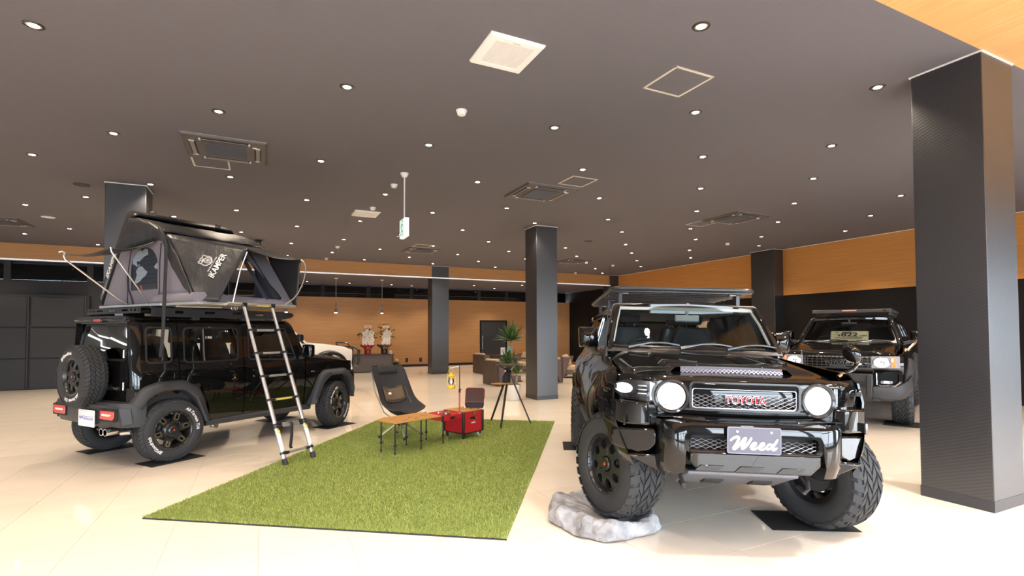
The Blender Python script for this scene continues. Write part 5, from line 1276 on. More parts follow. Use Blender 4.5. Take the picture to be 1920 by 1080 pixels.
    obj('underbody', MB().box2((-.7, -(hw-.25), .40), (xf-.25, hw-.25, .62)), m_under, C)
    obj('dashboard', MB().loft([[(1.86, y, zb-.3), (1.86, y, zb-.08), (1.95, y, zb-.02), (2.22, y, zb-.015), (2.25, y, zb-.3)] for y in (-(hw-.18), hw-.18)]), m_cabin, C, bev=.02)
    for y in (-.38, .38): seat(C, 1.15, y, .52, z=zb-.32)
    for y in (-.38, .38): seat(C, .25, y, .56, z=zb-.30)
    obj('steering_wheel', MB().tube([(1.78+.085*math.sin(a), -.38+.19*math.cos(a), zb-.06+.17*math.sin(a)) for a in [2*PI*k/24 for k in range(24)]], .015, 8, closed=True).tube([(1.78, -.38, zb-.06), (1.92, -.38, zb-.12)], .04, 8), m_cabin, C)
    mi = obj('rear_view_mirror', MB().box((1.90, 0, zroof-.16), (.03, .24, .07)), m_cabin, C, bev=.015)
    obj('mirror_stalk', MB().tube([(1.90, 0, zroof-.14), (1.86, 0, zroof-.05)], .018), m_cabin, mi)
    for x in (0, 2.85):
        obj('axle', MB().tube([(x, -.72, R_), (x, .72, R_)], .045, 10), m_steel2, C)
        for s in (-1, 1):
            make_wheel(C, (x, s*(hw-.10), R_), 0 if s < 0 else PI, 0, tread, R_, .27, .225)

# ---------------- black boxy SUV on the right
L_ = car_empty('boxy_suv', 'black boxy SUV with a price board in its windscreen, by the right wall', 'car', 11.78, 6.83, R(-155.3))
suv_body(L_, m_paint, 1.155, 1.325, 1.82, 3.66, m_matte, m_matte, .405, 'mud', .93, m_jdark)
def lf2(u, v, w): return (3.70-.06*(u/.7)**2-w, u+.01, v)
obj('front_panel', MB().grid([[(3.66-.10*(abs(u)/.9)**3-dx, u, v) for u in [-.88+.08*k for k in range(23)]] for v, dx in ((.86, .02), (.95, 0), (1.10, 0), (1.15, .03))]), m_paint, L_)
gf = obj('grille_frame', ring(MB(), rrect(0, 1.03, .98, .205, .02, 3), rrect(0, 1.03, .90, .15, .015, 3), lf2, .05, 1), mat('gunmetal_grille', (.045, .046, .052), .4, .2), L_, bev=.004)
for k in range(3): obj('grille_bar', MB().loft([[lf2(u, .985+k*.045+b, .018+w) for b, w in ((-.007, 0), (.007, 0), (.007, .02), (-.007, .02))] for u in [-.45+.15*i for i in range(7)]]), MATS['gunmetal_grille'], gf)
for k in range(13):
    u = -.42+k*.07
    obj('grille_rib', MB().loft([[lf2(u+b, v, .022+w) for b, w in ((-.006, 0), (.006, 0), (.006, .02), (-.006, .02))] for v in (.96, 1.10)]), MATS['gunmetal_grille'], gf)
for k in range(15): obj('hood_slot', MB().loft([[lf2(-.40+k*.057+b, v, -.002) for b in (0, .026)] for v in (1.112, 1.124)], False, False), mat('slot_gold', (.42, .34, .24), .4), gf)
obj('grille_back', MB().grid([[lf2(-.46+.092*k, v, .05) for k in range(11)] for v in (.94, 1.12)]), m_under, gf)
obj('grille_block', MB().prism([(-.11, .955), (.13, .955), (.11, 1.0), (-.09, 1.0)], -.003, .02, lf2), MATS['gunmetal_grille'], gf)
obj('badge_lettering', word(lambda x, y, w: lf2(x+.005, y+1.032, w-.008), 'TOYOTA', .36, .058, .012, .001), mat('dark_chrome', (.16, .16, .17), .3, .8), gf, smooth=False)
for s in (-1, 1):
    hb = obj('headlamp', MB().prism([(.475, .945), (.835, .955), (.835, 1.14), (.475, 1.135)], -.006, .05, lambda u, v, w: lf2(s*u-.01, v, w)), mat('lamp_grey_housing', (.32, .33, .38), .3), L_, bev=.008)
    HM = Matrix.Translation((3.675, s*.605, 1.043)) @ Matrix.Rotation(s*R(8), 4, 'Z') @ Matrix.Rotation(PI/2, 4, 'Y')
    sc_y = Matrix.Diagonal((.85, 1.12, 1, 1))
    obj('lamp_ring', MB().lathe([(.097, .0), (.099, .018), (.090, .022), (.086, .006)], 32, HM @ sc_y, caps=False), m_chrome, hb)
    obj('lamp_lens', MB().lathe([(.088, .010), (.05, .022), (.001, .026)], 28, HM @ sc_y), mat('lit_lamp_soft', (.9, .93, 1), .1, emit=(.9, .95, 1), es=1.3), hb)
    obj('projector', MB().box2((-.022, -.012, .024), (.0, .006, .030)).box2((.012, .018, .022), (.030, .040, .029)).box2((-.012, .016, .022), (.004, .046, .029)), m_steel2, hb)
    hb.children[-1].matrix_local = HM
    obj('lens_ring', MB().lathe([(.072, .0150), (.072, .0190), (.069, .0190)], 28, HM @ sc_y, caps=False), m_lampcell, hb)
    tb = obj('turn_signal', MB().prism([(.725, .965), (.79, .968), (.79, 1.125), (.725, 1.12)], -.012, .04, lambda u, v, w: lf2(s*u-.01, v, w)), mat('amber_lens', (.75, .22, .03), .2, coat=1, emit=(1, .35, .05), es=.25), hb, bev=.004)
    obj('white_segment', MB().prism([(.728, 1.05), (.76, 1.05), (.76, 1.115), (.728, 1.11)], -.014, .0, lambda u, v, w: lf2(s*u-.01, v, w)), mat('pale_lens'), tb)
    fo = obj('fog_lamp_bezel', ring(MB(), [(.50, .655), (.80, .67), (.85, .74), (.85, .90), (.50, .90)], [(.54, .69), (.76, .70), (.81, .755), (.81, .875), (.54, .875)], lambda u, v, w: lf2(s*u, v, w-.03-.0), .09, 1), m_paint, L_)
    obj('bezel_trim', MB().tube([lf2(s*u, v, -.035) for u, v in ((.53, .88), (.535, .70), (.60, .675), (.76, .685), (.83, .75))], .010, 8), m_chrome, fo)
    obj('bezel_back', MB().prism([(.52, .67), (.80, .67), (.84, .74), (.84, .89), (.52, .89)], .03, .06, lambda u, v, w: lf2(s*u, v, w)), m_paint, fo)
    fg = obj('fog_lamp', MB().prism(rrect(.655, .735, .15, .055, .02, 3), -.0, .06, lambda u, v, w: lf2(s*u, v, w)), m_lampcell, fo, bev=.005)
    obj('fog_lens', MB().prism(rrect(.655, .738, .07, .034, .012, 3), -.008, .0, lambda u, v, w: lf2(s*u, v, w)), m_lit, fg)
    obj('mirror_brace', MB().tube([(2.60, s*.80, 1.25), (2.52, s*.90, 1.215), (2.40, s*.99, 1.32), (2.30, s*1.02, 1.40)], [.016, .024, .024, .016], 8), m_chrome, L_)
bmp = obj('front_bumper', MB().loft([[(3.30, y, .86), (x-.01, y, .86), (x, y, .84), (x, y, .52), (x-.05, y, .44), (3.25, y, .41)] for y, x in ((-.50, 3.73), (-.47, 3.76), (0, 3.78), (.47, 3.76), (.50, 3.73))]), m_matte, L_, bev=.012)
for s in (-1, 1):
    obj('bumper_corner', MB().loft([[(x-.22, s*y, z0+.16), (x, s*y, z0+.14), (x+.01, s*y, z0+.06), (x-.03, s*y, z0-.06), (x-.12, s*y, z0-.10), (x-.22, s*y, z0-.06)] for y, x, z0 in ((.49, 3.75, .53), (.70, 3.72, .535), (.84, 3.62, .56), (.93, 3.46, .62), (.975, 3.34, .70))]), m_matte, L_, bev=.012)
    obj('bumper_pillar', MB().box((3.765, s*.455, .67), (.05, .075, .34)), m_matte, bmp, bev=.012)
    obj('tow_eye', MB().tube([(3.70, s*.50, .47), (3.76, s*.50, .46), (3.76, s*.58, .46), (3.70, s*.58, .47)], .014, 8), m_steel2, L_)
for r_ in range(2):
    for k in range(8): obj('lower_grille_cell', MB().box((3.775, -.36+k*.103, .665+r_*.06), (.02, .075, .045)), m_under, bmp, bev=.004)
for y in (-.25, .2): obj('vent_slot', MB().box((3.765, y, .535), (.02, .12, .03)), m_under, bmp)
np2 = obj('number_plate', MB().prism(rrect(.0, .80, .33, .165, .012, 3), -.004, .004, lambda u, v, w: (3.79-w, u, v)), mat('plate_dark', (.05, .05, .06), .4), L_)
obj('plate_script', MB().join(text_mb('Weed', .125, .003, .45, lambda x, y, w: (3.795+w, x, .795+y), .9, .004)), m_script, np2, smooth=False)
obj('skid_guard', MB().loft([[(3.70, y, .44), (3.62, y, .39), (3.2, y, .38), (3.2, y, .43)] for y in (-.45, .45)]), m_matte, L_)
# roof rack of the rear SUV
RS = tag(part('roof_rack', None), 'low black platform roof rack on the rear black SUV', 'roof rack')
RS.matrix_world = L_.matrix_world.copy()
obj('front_fairing', MB().loft([[(1.72, y, 1.885), (1.70, y, 1.945), (1.64, y, 1.95), (1.60, y, 1.885)] for y in (-.645, .645)]), mat('rack_grey', (.05, .05, .056), .4), RS, bev=.006)
obj('maker_tag', MB().box2((1.706, -.13, 1.915), (1.722, .10, 1.94)), mat('pink_tag', (.75, .42, .33), .4), RS)
obj('rack_hole', MB().box2((1.69, .52, 1.90), (1.722, .565, 1.935)), m_under, RS)
for s in (-1, 1):
    obj('side_rail', MB().box2((-.55, s*.62, 1.89), (1.66, s*.645, 1.945)), MATS['rack_grey'], RS, bev=.004)
    for x in (-.3, .5, 1.3): obj('rack_foot', MB().box((x, s*.60, 1.865), (.10, .05, .06)), m_rimblack, RS, bev=.006)
for k in range(9): obj('cross_slat', MB().box((-.5+k*.25, 0, 1.93), (.12, 1.25, .015)), MATS['rack_grey'], RS)
# price board leaning inside the windscreen
pb = tag(part('price_board', None), 'cream price board reading 822 behind the rear SUV windscreen', 'price board')
pb.matrix_world = L_.matrix_world @ Matrix.Translation((2.06, .01, 1.338)) @ Matrix.Rotation(R(-28), 4, 'Y')
def pbf(u, v, w): return (.006+w, u, v)
m_ink = mat('black_ink', (.012, .012, .012), .5)
obj('board', MB().prism(rrect(0, .115, .60, .205, .02, 3), -.003, .003, lambda u, v, w: (w, u, v)), mat('cream_card', (.74, .70, .50), .5), pb)
obj('border_line', ring(MB(), rrect(0, .115, .58, .185, .015, 3), rrect(0, .115, .575, .18, .013, 3), lambda u, v, w: (.0035-w, u, v), .001, 1), mat('olive_ink', (.22, .20, .10), .6), pb, smooth=False)
obj('price_digits', word(lambda x, y, w: pbf(x+.0, y+.145, -w), '822', .27, .085, .002, .004), m_ink, pb, smooth=False)
obj('yen_sign', word(lambda x, y, w: pbf(x-.165, y+.125, -w), '\u00a5', .045, .045, .002, .003), m_ink, pb, smooth=False)
obj('price_unit', word(lambda x, y, w: pbf(x+.215, y+.118, -w), '.8 \u4e07\u5186', .11, .03, .002, .001), m_ink, pb, smooth=False)
sp_ = MB()
for u, v, w_ in ((-.20, .19, .07), (-.20, .178, .05), (-.22, .145, .08), (-.19, .085, .12), (-.16, .065, .10), (.05, .085, .32), (.03, .07, .36), (.04, .055, .3), (-.19, .05, .07)): sp_.box((.005, u, v), (.002, w_, .006))
obj('small_print', sp_, MATS['olive_ink'], pb)
obj('white_label', MB().box((.0045, -.20, .052), (.002, .13, .02)), m_script, pb)
obj('price_board_blue_corner', MB().prism([(-.12, .205), (.06, .205), (.02, .175), (-.09, .165)], .0035, .0045, lambda u, v, w: (w, u, v)), mat('blue_print', (.10, .14, .22), .5), pb).name = 'blue_corner'
p_ = L_.matrix_world @ Vector((2.85, .83, 0)); mat_plate(p_[0]-.02, p_[1], R(-155.3), .60, .50, 'black sheet under the front tyre of the rear black SUV')
p_ = L_.matrix_world @ Vector((2.85, -.83, 0)); mat_plate(p_[0], p_[1], R(-155.3), .60, .50, 'black sheet under the far front tyre of the rear black SUV')

# ---------------- white SUV beyond the tent car
m_whitepaint = mat('white_car_paint', (.82, .80, .76), .25, coat=1, spec=.3)
V_ = car_empty('white_suv', 'white SUV with a black bull bar, standing behind the tent car', 'car', -1.45, 13.35, R(22))
suv_body(V_, m_whitepaint, 1.12, 1.28, 1.86, 3.62, m_rimblack, m_matte, .39, 'mud', .92, m_jdark, m_rimblack)
def vf(u, v, w): return (3.66-.22*(abs(u)/.85)**2.5-w, u, v)
obj('front_panel', MB().grid([[(vf(u, v, dx)) for u in [-.84+.07*k for k in range(25)]] for v, dx in ((.55, .04), (.80, 0), (1.0, .02), (1.08, .05))]), m_whitepaint, V_)
obj('grille', MB().prism([(-.42, .72), (.42, .72), (.50, 1.02), (-.50, 1.02)], -.01, .03, vf), m_rimblack, V_, bev=.01)
for s in (-1, 1):
    h_ = obj('headlamp', MB().loft([[vf(s*.50, z, -.012) for z in (.90, 1.03)]+[vf(s*.50, z, .03) for z in (1.03, .90)], [vf(s*.68, z, -.012) for z in (.88, 1.045)]+[vf(s*.68, z, .03) for z in (1.045, .88)], [(3.42, s*.845, z) for z in (.92, 1.05)]+[(3.38, s*.80, z) for z in (1.05, .92)], [(3.20, s*.893, z) for z in (1.03, 1.055)]+[(3.20, s*.85, z) for z in (1.055, 1.03)]]), m_rimblack, V_, bev=.006)
    obj('lamp_unit', MB().lathe([(.05, 0), (.045, .02), (.001, .03)], 20, Matrix.Translation((3.53, s*.70, .95)) @ Matrix.Rotation(PI/2, 4, 'Y')), m_lampcell, h_)
    obj('lamp_strip', MB().tube([(3.45, s*.83, 1.045), (3.30, s*.875, 1.052)], .008), m_lampcell, h_)
obj('front_bumper', MB().loft([[(3.2, y, .74), (x, y, .72), (x+.02, y, .60), (x-.03, y, .48), (3.2, y, .45)] for y, x in ((-.92, 3.30), (-.80, 3.55), (-.4, 3.70), (.4, 3.70), (.80, 3.55), (.92, 3.30))]), m_whitepaint, V_, bev=.02)
bb = obj('bull_bar', MB().tube([(3.78, -.62, .62), (3.86, -.62, .80), (3.86, -.60, 1.06), (3.84, -.45, 1.14), (3.84, .45, 1.14), (3.86, .60, 1.06), (3.86, .62, .80), (3.78, .62, .62)], .028, 10).tube([(3.86, -.61, .92), (3.87, .61, .92)], .024, 10), m_rimblack, V_)
for s in (-1, 1):
    obj('bar_side_loop', MB().tube([(3.84, s*.60, 1.02), (3.74, s*.80, 1.0), (3.56, s*.90, .92), (3.56, s*.90, .72), (3.72, s*.80, .66), (3.84, s*.62, .66)], .022, 10), m_rimblack, bb)
    obj('bar_upright', MB().box2((3.83, s*.30-.03, .60), (3.87, s*.30+.03, 1.14)), m_rimblack, bb, bev=.006)
    obj('side_plate', MB().box2((3.80, s*.62, .72), (3.88, s*.66, 1.08)), mat('navy_black_steel', (.03, .035, .045), .35), bb, bev=.006)
obj('top_hoop', MB().tube([(3.80, -.30, 1.13), (3.70, -.30, 1.24), (3.66, -.2, 1.26), (3.66, .2, 1.26), (3.70, .30, 1.24), (3.80, .30, 1.13)], .016, 8), m_rimblack, bb)
for x, y in ((0, -.82), (2.85, -.82)):
    p_ = V_.matrix_world @ Vector((x, y, 0)); mat_plate(p_[0], p_[1], R(22), .6, .5, 'black sheet under the %s tyre of the white SUV' % ('rear' if x == 0 else 'front'))
# ================================================================== ROOF TENT AND LADDER
T_ = tag(part('roof_tent', None), 'opened hard-shell roof tent with grey walls and black fly on the small car', 'roof tent')
TM = Matrix.Translation((JX, JY, 0)) @ Matrix.Rotation(JT, 4, 'Z')
T_.matrix_world = TM
m_shell = mat('black_gelcoat_shell', (.022, .020, .019), .32, coat=.3)
m_fly = mat('black_ripstop_fly', (.024, .023, .025), .46, bump=(13, 1.0, (1, 1, .45)))
m_tentgrey = mat('grey_canvas', (.20, .185, .225), .85, bump=(90, .15))
m_inner = mat('navy_tent_lining', (.020, .022, .030), .85)
m_mesh_quilt = mat('navy_quilt', (.018, .026, .042), .7, bump=(30, .4))
m_pole = mat('bare_aluminium', (.72, .70, .68), .3, .9)
m_base = mat('aluminium_base', (.52, .52, .53), .35, .7)
X0, X1 = -.12, 1.20
# lid: shallow tray, hinge on the far side, free edge up
hy, hz_ = .70, 1.90; ty, tz = -.03, 3.06
ld_ = Vector((0, ty-hy, tz-hz_)); LL = ld_.length; ld_.normalize(); ln = Vector((0, -ld_.z, ld_.y))  # into the tent
if ln.y > 0: ln = -ln
def lid(u, v, w):  # u along x, v along slope 0..1, w depth inwards
    p = Vector((0, hy, hz_))+ld_*(v*LL)+ln*w; return (u, p.y, p.z)
rim = rpoly([(X0, 0), (X1+.04, 0), (X1+.04, 1), (X0, 1)], .07, 5)
sh = MB()
rows = []
for q, w in ((.0, -.165), (.55, -.165), (.86, -.16), (.955, -.145), (.99, -.11), (1.0, -.04), (1.0, .035), (.985, .035), (.98, -.05)):
    cx_, cv = (X0+X1+.04)/2, .5
    rows.append([lid(cx_+(u-cx_)*q, cv+(v-cv)*q, w) for u, v in dense(rim, .12)])
sh.loft(rows[1:], True, False); sh.add(rows[1], [tuple(range(len(rows[1])))])
lo_ = obj('lid_shell', sh, m_shell, T_, ang=45)
obj('lid_rim', MB().tube([lid(u, v, .03) for u, v in dense(rim, .12)], .018, 8, closed=True), m_rimblack, lo_)
for u in (.12, 1.0):
    obj('lid_latch', MB().box(lid(u, 1.02, .0), (.07, .03, .06)).tube([lid(u-.03, 1.035, -.02), lid(u, 1.05, .01), lid(u+.03, 1.035, -.02)], .006), m_mach, lo_, bev=.004)
lt = text_mb('iKAMPER', .10, .003, .15, None, 1.05, .003)
lt.v = [lid(X0-.002-p[2], .44+p[0]/LL, -.055-p[1]*.9) for p in lt.v]
l_o = obj('lid_lettering', lt, m_script, lo_, smooth=False); l_o['label'] = 'white maker lettering along the lid edge'
# base
b_ = obj('base_tray', MB().box2((X0, -.70, 1.865), (X1, .72, 1.90)), m_base, T_, bev=.006)
obj('folding_floor', MB().box2((X0+.02, -1.42, 1.868), (X1, -.70, 1.90)), m_base, T_, bev=.004)
obj('edge_bar', MB().tube([(X0+.35, -1.435, 1.895), (X1, -1.435, 1.895)], .018, 8), m_pole, b_)
obj('hinge_bar', MB().tube([(X0+.02, -.98, 1.852), (X0+.5, -1.1, 1.852)], .012, 8).tube([(X0+.05, -1.43, 1.87), (X0+.35, -1.43, 1.87)], .010, 8), m_pole, b_)
obj('yellow_label', MB().box2((.62, -1.445, 1.872), (.84, -1.44, 1.888)), mat('yellow_sticker', (.80, .62, .05), .5), b_)
for x in (.30, .345): obj('ring_clip', MB().tube([(x+.016*math.cos(a), -1.44, 1.835+.02*math.sin(a)) for a in [2*PI*k/14 for k in range(14)]], .0045, 6, closed=True), m_chrome, b_)
for y in (-.45, .45): obj('mount_rail', MB().box2((X0+.02, y-.03, 1.846), (X1-.02, y+.03, 1.866)), m_rimblack, b_)
# mattress bulge at the near rear corner
obj('bedding_roll', MB().loft([[(X0-.01+x, -.62-.80*t, 1.90+z) for x, z in ((0, 0), (-.035, .02), (-.045, .06), (-.02, .10), (.10, .11), (.14, .05), (.12, 0))] for t in [i/8 for i in range(9)]]), m_tentgrey, T_, ang=60)
# rear wall (facing the car's tail): grey canvas with an arched window
H0 = (hy-.02, 1.905); TP = (ty+.06, 2.98); KP = (-.74, 2.74); OP = (-1.42, 1.905)
def rw_(u, v, w): return (X0+.015+w-.02*math.sin(min(1, max(0, (v-1.9)))*3)*.5, u, v)
wc, wz = -.325, 2.33
arch = [(wc+.30, 2.07), (wc-.29, 2.07), (wc-.295, 2.36)]+[(wc+.002-.298*math.cos(a), 2.36+.24*math.sin(a)) for a in [PI*k/10 for k in range(1, 10)]]+[(wc+.30, 2.36)]
wall = [H0, TP, (-.30, 2.93), KP, (-.98, 2.42), OP]
rwall = obj('rear_wall', ring(MB(), dense(wall, .10), dense(arch, .06), rw_, .006, 6, (wc, 2.28)), m_tentgrey, T_)
obj('window_quilt', fill(MB(), dense(arch, .06), lambda u, v, w: rw_(u, v, .012), 0, 3, (wc, 2.28)), m_mesh_quilt, rwall)
for k in range(9):
    z = 2.09+k*.055
    obj('quilt_seam', MB().tube([rw_(wc+.27, z, .0105), rw_(wc-.27, z+.012, .0105)], .0025, 4), mat('quilt_thread', (.008, .012, .022), .8), rwall)
m_map = mat('pale_map_print', (.26, .32, .38), .75)
def mp(px):  # zoom pixels of the window to wall coordinates
    return (wc+.30-(px[0]-780)/365*.59, 2.07+(660-px[1])/460*.52)
for poly in ([(790, 360), (800, 300), (850, 235), (900, 215), (925, 235), (960, 205), (1000, 215), (1008, 275), (960, 290), (915, 320), (885, 345), (875, 330), (850, 345), (862, 385), (900, 370), (890, 385), (845, 395), (830, 375)],
             [(880, 395), (930, 400), (955, 430), (1000, 465), (975, 505), (930, 530), (900, 560), (825, 592), (808, 585), (835, 540), (855, 480), (840, 450)], [(1145, 365), (1110, 390), (1088, 415), (1105, 440), (1145, 445)], [(1050, 205), (1070, 192), (1085, 205), (1070, 222)]):
    obj('map_print', MB().prism([mp(p) for p in poly], .0085, .0098, lambda u, v, w: rw_(u, v, w)), m_map, rwall, smooth=False)
obj('red_tab', MB().prism([mp(p) for p in [(905, 600), (915, 600), (935, 660), (920, 660)]], .0075, .0090, lambda u, v, w: rw_(u, v, w)), m_redmark, rwall, smooth=False)
obj('window_lower_band', MB().prism([mp(p) for p in [(782, 600), (1120, 600), (1120, 660), (782, 660)]], .0085, .0105, lambda u, v, w: rw_(u, v, w)), mat('grey_mesh', (.045, .045, .055), .8), rwall, smooth=False)
for pts in ([(.05, 1.91), (.03, 2.3), (-.05, 2.66)], [(-.665, 2.10), (-.67, 2.40), (-.69, 2.62)], [(-.64, 1.95), (-.665, 2.1)]):
    obj('wall_seam', MB().tube([rw_(u, v, -.004) for u, v in pts], .006, 5), mat('dark_seam', (.02, .02, .025), .7), rwall)
obj('rear_tie', MB().loft([[rw_(u+b, v, -.012) for b in (-.012, .012)] for u, v in ((.03, 2.28), (.02, 2.1), (-.06, 1.98), (-.10, 1.88))], False, False), MATS['dark_seam'], rwall, solid=.004)
# front wall, far wall (plain)
obj('front_wall', ring(MB(), dense(wall, .10), dense(arch, .06), lambda u, v, w: (X1-.01-w, u, v), .006, 5, (wc, 2.28)), m_tentgrey, T_)
# near side wall: sloping from the ridge to the floor edge, with the big doorway
def nw_(u, v, w):  # v 0 floor edge .. 1 knee of the roof
    y = lerp(OP[0], KP[0], v)+w*.75; z = lerp(OP[1], KP[1], v)-w*.6*-1
    return (u, y, z)
door = rpoly([(.20, .10), (1.07, .08), (1.05, .20), (.80, .93), (.36, .93)], [.10, .10, .05, .10, .10], 5)
nwall = obj('door_wall', ring(MB(), dense([(X0+.02, 0), (X1-.01, 0), (X1-.01, 1), (X0+.02, 1)], .10), dense(door, .06), nw_, .008, 4, (.65, .42)), m_tentgrey, T_)
obj('door_flap', MB().grid([[nw_(lerp(.86, 1.0, t)+.08*(1-v), v, .02+.015*math.sin(t*9)) for t in [i/10 for i in range(11)]] for v in (.08, .3, .6, .9)]), m_inner, nwall, solid=.004)
obj('curtain_roll', MB().loft([[nw_(.80+.035*math.cos(a)+.02*(1-v), v, .03+.035*math.sin(a)) for a in [2*PI*k/10 for k in range(10)]] for v in (.07, .3, .6, .9)]), mat('slate_curtain', (.045, .05, .065), .85), nwall)
obj('sleeping_mat', MB().box2((X0+.04, -1.38, 1.902), (X1-.04, .62, 1.95)), m_inner, T_, bev=.015)
obj('inner_lining', MB().grid([[(x, y, z) for x in (X0+.05, X1-.05)] for y, z in ((.55, 1.95), (.52, 2.02), (.02, 2.86), (-.70, 2.68))]), m_inner, T_)
# fly sheet: from the lid down over the knee, ragged lower edge on the rear, awning over the door
def wav(p, a=.012, f=7.0):
    v = Vector(p); n = noise.noise_vector(v*f)*a; return tuple(v+n)
fl = MB()
NU = 40
rows = []
for t, (yy, zz) in ((0, (TP[0]-.01, TP[1]+.03)), (.15, (-.14, 2.985)), (.35, (-.32, 2.945)), (.6, (-.55, 2.86)), (.85, (-.73, 2.785)), (1, (-.80, 2.745))):
    rows.append([wav((lerp(X0-.02, X1+.02, k/NU), yy, zz-.05*math.sin(k/NU*PI)*(1-t)*t*2), .014, 6) for k in range(NU+1)])
fl.grid(rows)
fy = obj('fly_roof', fl, m_fly, T_, solid=.004)
# rear drop of the fly
rows = []
E0 = [(.22, 2.58), (.05, 2.59), (-.18, 2.60), (-.40, 2.63), (-.60, 2.66), (-.74, 2.64), (-.84, 2.47), (-.98, 2.31), (-1.17, 2.10), (-1.36, 1.93)]
E1 = [(.24, 2.66), (.11, 2.86), (-.02, 2.985), (-.26, 2.955), (-.50, 2.88), (-.68, 2.80), (-.86, 2.66), (-1.06, 2.42), (-1.24, 2.17), (-1.42, 1.93)]
for q in [i/6 for i in range(7)]:
    rows.append([wav((X0-.02-.02*math.sin(q*PI), lerp(a[0], b[0], q), lerp(a[1], b[1], q)), .016, 8) for a, b in zip(E0, E1)])
def dens_rows(rows, n):
    out = []
    for r in rows:
        rr = []
        for a, b in zip(r, r[1:]): rr += [tuple(Vector(a).lerp(Vector(b), i/n)) for i in range(n)]
        out.append(rr+[r[-1]])
    return out
obj('fly_rear_drop', MB().grid([[wav(p, .010, 11) for p in r] for r in dens_rows(rows, 4)]), m_fly, T_, solid=.004, ang=70)
# side panel with the print: triangle from the knee to the front pole tip and down to the corner strap
A_ = Vector((X0-.01, -.80, 2.72)); P1 = Vector((.43, -1.52, 2.565)); C_ = Vector((.10, -1.47, 1.90)); C0 = Vector((X0+.0, -1.40, 1.92))
def panel(u, v):  # u 0 rear edge..1 front edge ; v 0 top..1 bottom
    top = A_.lerp(P1, u); bot = C0.lerp(C_, u); p = top.lerp(bot, v)
    p += Vector((0, -.03*math.sin(u*PI)*math.sin(v*PI), 0)); return p
rows = [[wav(panel(u/14, v/14), .006, 9) for u in range(15)] for v in range(15)]
fp = obj('fly_side_panel', MB().grid(rows), m_fly, T_, solid=.004, ang=70)
# awning over the door
P2 = Vector((1.24, -1.50, 2.53)); K0 = Vector((.05, -.80, 2.745)); K1 = Vector((X1+.02, -.80, 2.72))
rows = []
for q in [i/8 for i in range(9)]:
    a = A_.lerp(P1, q); b = K1.lerp(P2, q)
    rows.append([wav(a.lerp(b, t/16)-Vector((0, 0, .05*math.sin(t/16*PI)*q)), .006, 8) for t in range(17)])
obj('awning', MB().grid(rows), m_fly, T_, solid=.004, ang=70)
B2 = Vector((X1+.02, -1.44, 1.90)); B1 = Vector((X1-.0, -.85, 2.6))
rows = [[wav(K1.lerp(P2, u/10).lerp(Vector((X1, -1.20, 1.92)).lerp(B2, u/10), v/10), .006, 8) for u in range(11)] for v in range(11)]
obj('awning_front_drop', MB().grid(rows), m_fly, T_, solid=.004, ang=70)
# print on the side panel: shield and name
nrm = (panel(.5, .1)-panel(.5, .9)).cross(panel(.9, .5)-panel(.1, .5)).normalized()
if nrm.y > 0: nrm = -nrm
pc = panel(.60, .40); ax_u = Vector((.24, -.12, .70)).normalized(); ax_v = nrm.cross(ax_u).normalized()
if ax_v.x > 0: ax_v = -ax_v
PSC = .78
def pr(x, y, w):   # print: follow the cloth
    p = pc+ax_u*x*PSC+ax_v*y*PSC; u, v = .6, .4
    for _ in range(6):
        q = panel(u, v); du = (panel(u+.01, v)-q)/.01; dv = (panel(u, v+.01)-q)/.01; r_ = p-q
        a, b, c, d, e = du.dot(du), du.dot(dv), dv.dot(dv), du.dot(r_), dv.dot(r_)
        det = a*c-b*b
        if abs(det) < 1e-9: break
        u += (d*c-e*b)/det; v += (a*e-b*d)/det
    return tuple(panel(u, v)+nrm*(.014+w))
lg = text_mb('iKAMPER', .115, .002, .12, lambda x, y, w: pr(x-.0, y-.045, w), 1.0, .002)
t1 = obj('fly_lettering', lg, m_script, fp, smooth=False); t1['label'] = 'white maker name on the fly'
obj('fly_motto', text_mb('Live Simple. Live Wild.', .032, .002, 0, lambda x, y, w: pr(x-.0, y+.03, w), 1.0), m_script, fp, smooth=False)
shd = [(-.085, .075), (-.06, .085), (-.035, .07), (0, .088), (.035, .07), (.06, .085), (.085, .075), (.08, .03), (.095, -.01), (.08, -.05), (.04, -.075), (0, -.095), (-.04, -.075), (-.08, -.05), (-.095, -.01), (-.08, .03)]
def pe(x, y, w): return pr(.02+x, .135+y, w)
em = MB()
em.tube([pe(x, y, 0) for x, y in dense(shd, .05)], .003, 5, closed=True)
em.tube([pe(x*.86, y*.86, 0) for x, y in shd], .0015, 5, closed=True)
em.tube([pe(.015+.05*math.cos(a), -.02+.05*math.sin(a), 0) for a in [2*PI*k/24 for k in range(24)]], .004, 5, closed=True)
for k in range(9): em.tube([pe(.015, -.02, 0), pe(.015+.05*math.cos(2*PI*k/9), -.02+.05*math.sin(2*PI*k/9), 0)], .0022, 4)
for k in range(4): em.tube([pe(-.06+k*.012, .03-k*.004, 0), pe(-.01+k*.012, .058-k*.002, 0)], .0022, 4)
obj('fly_emblem', em, m_script, fp)
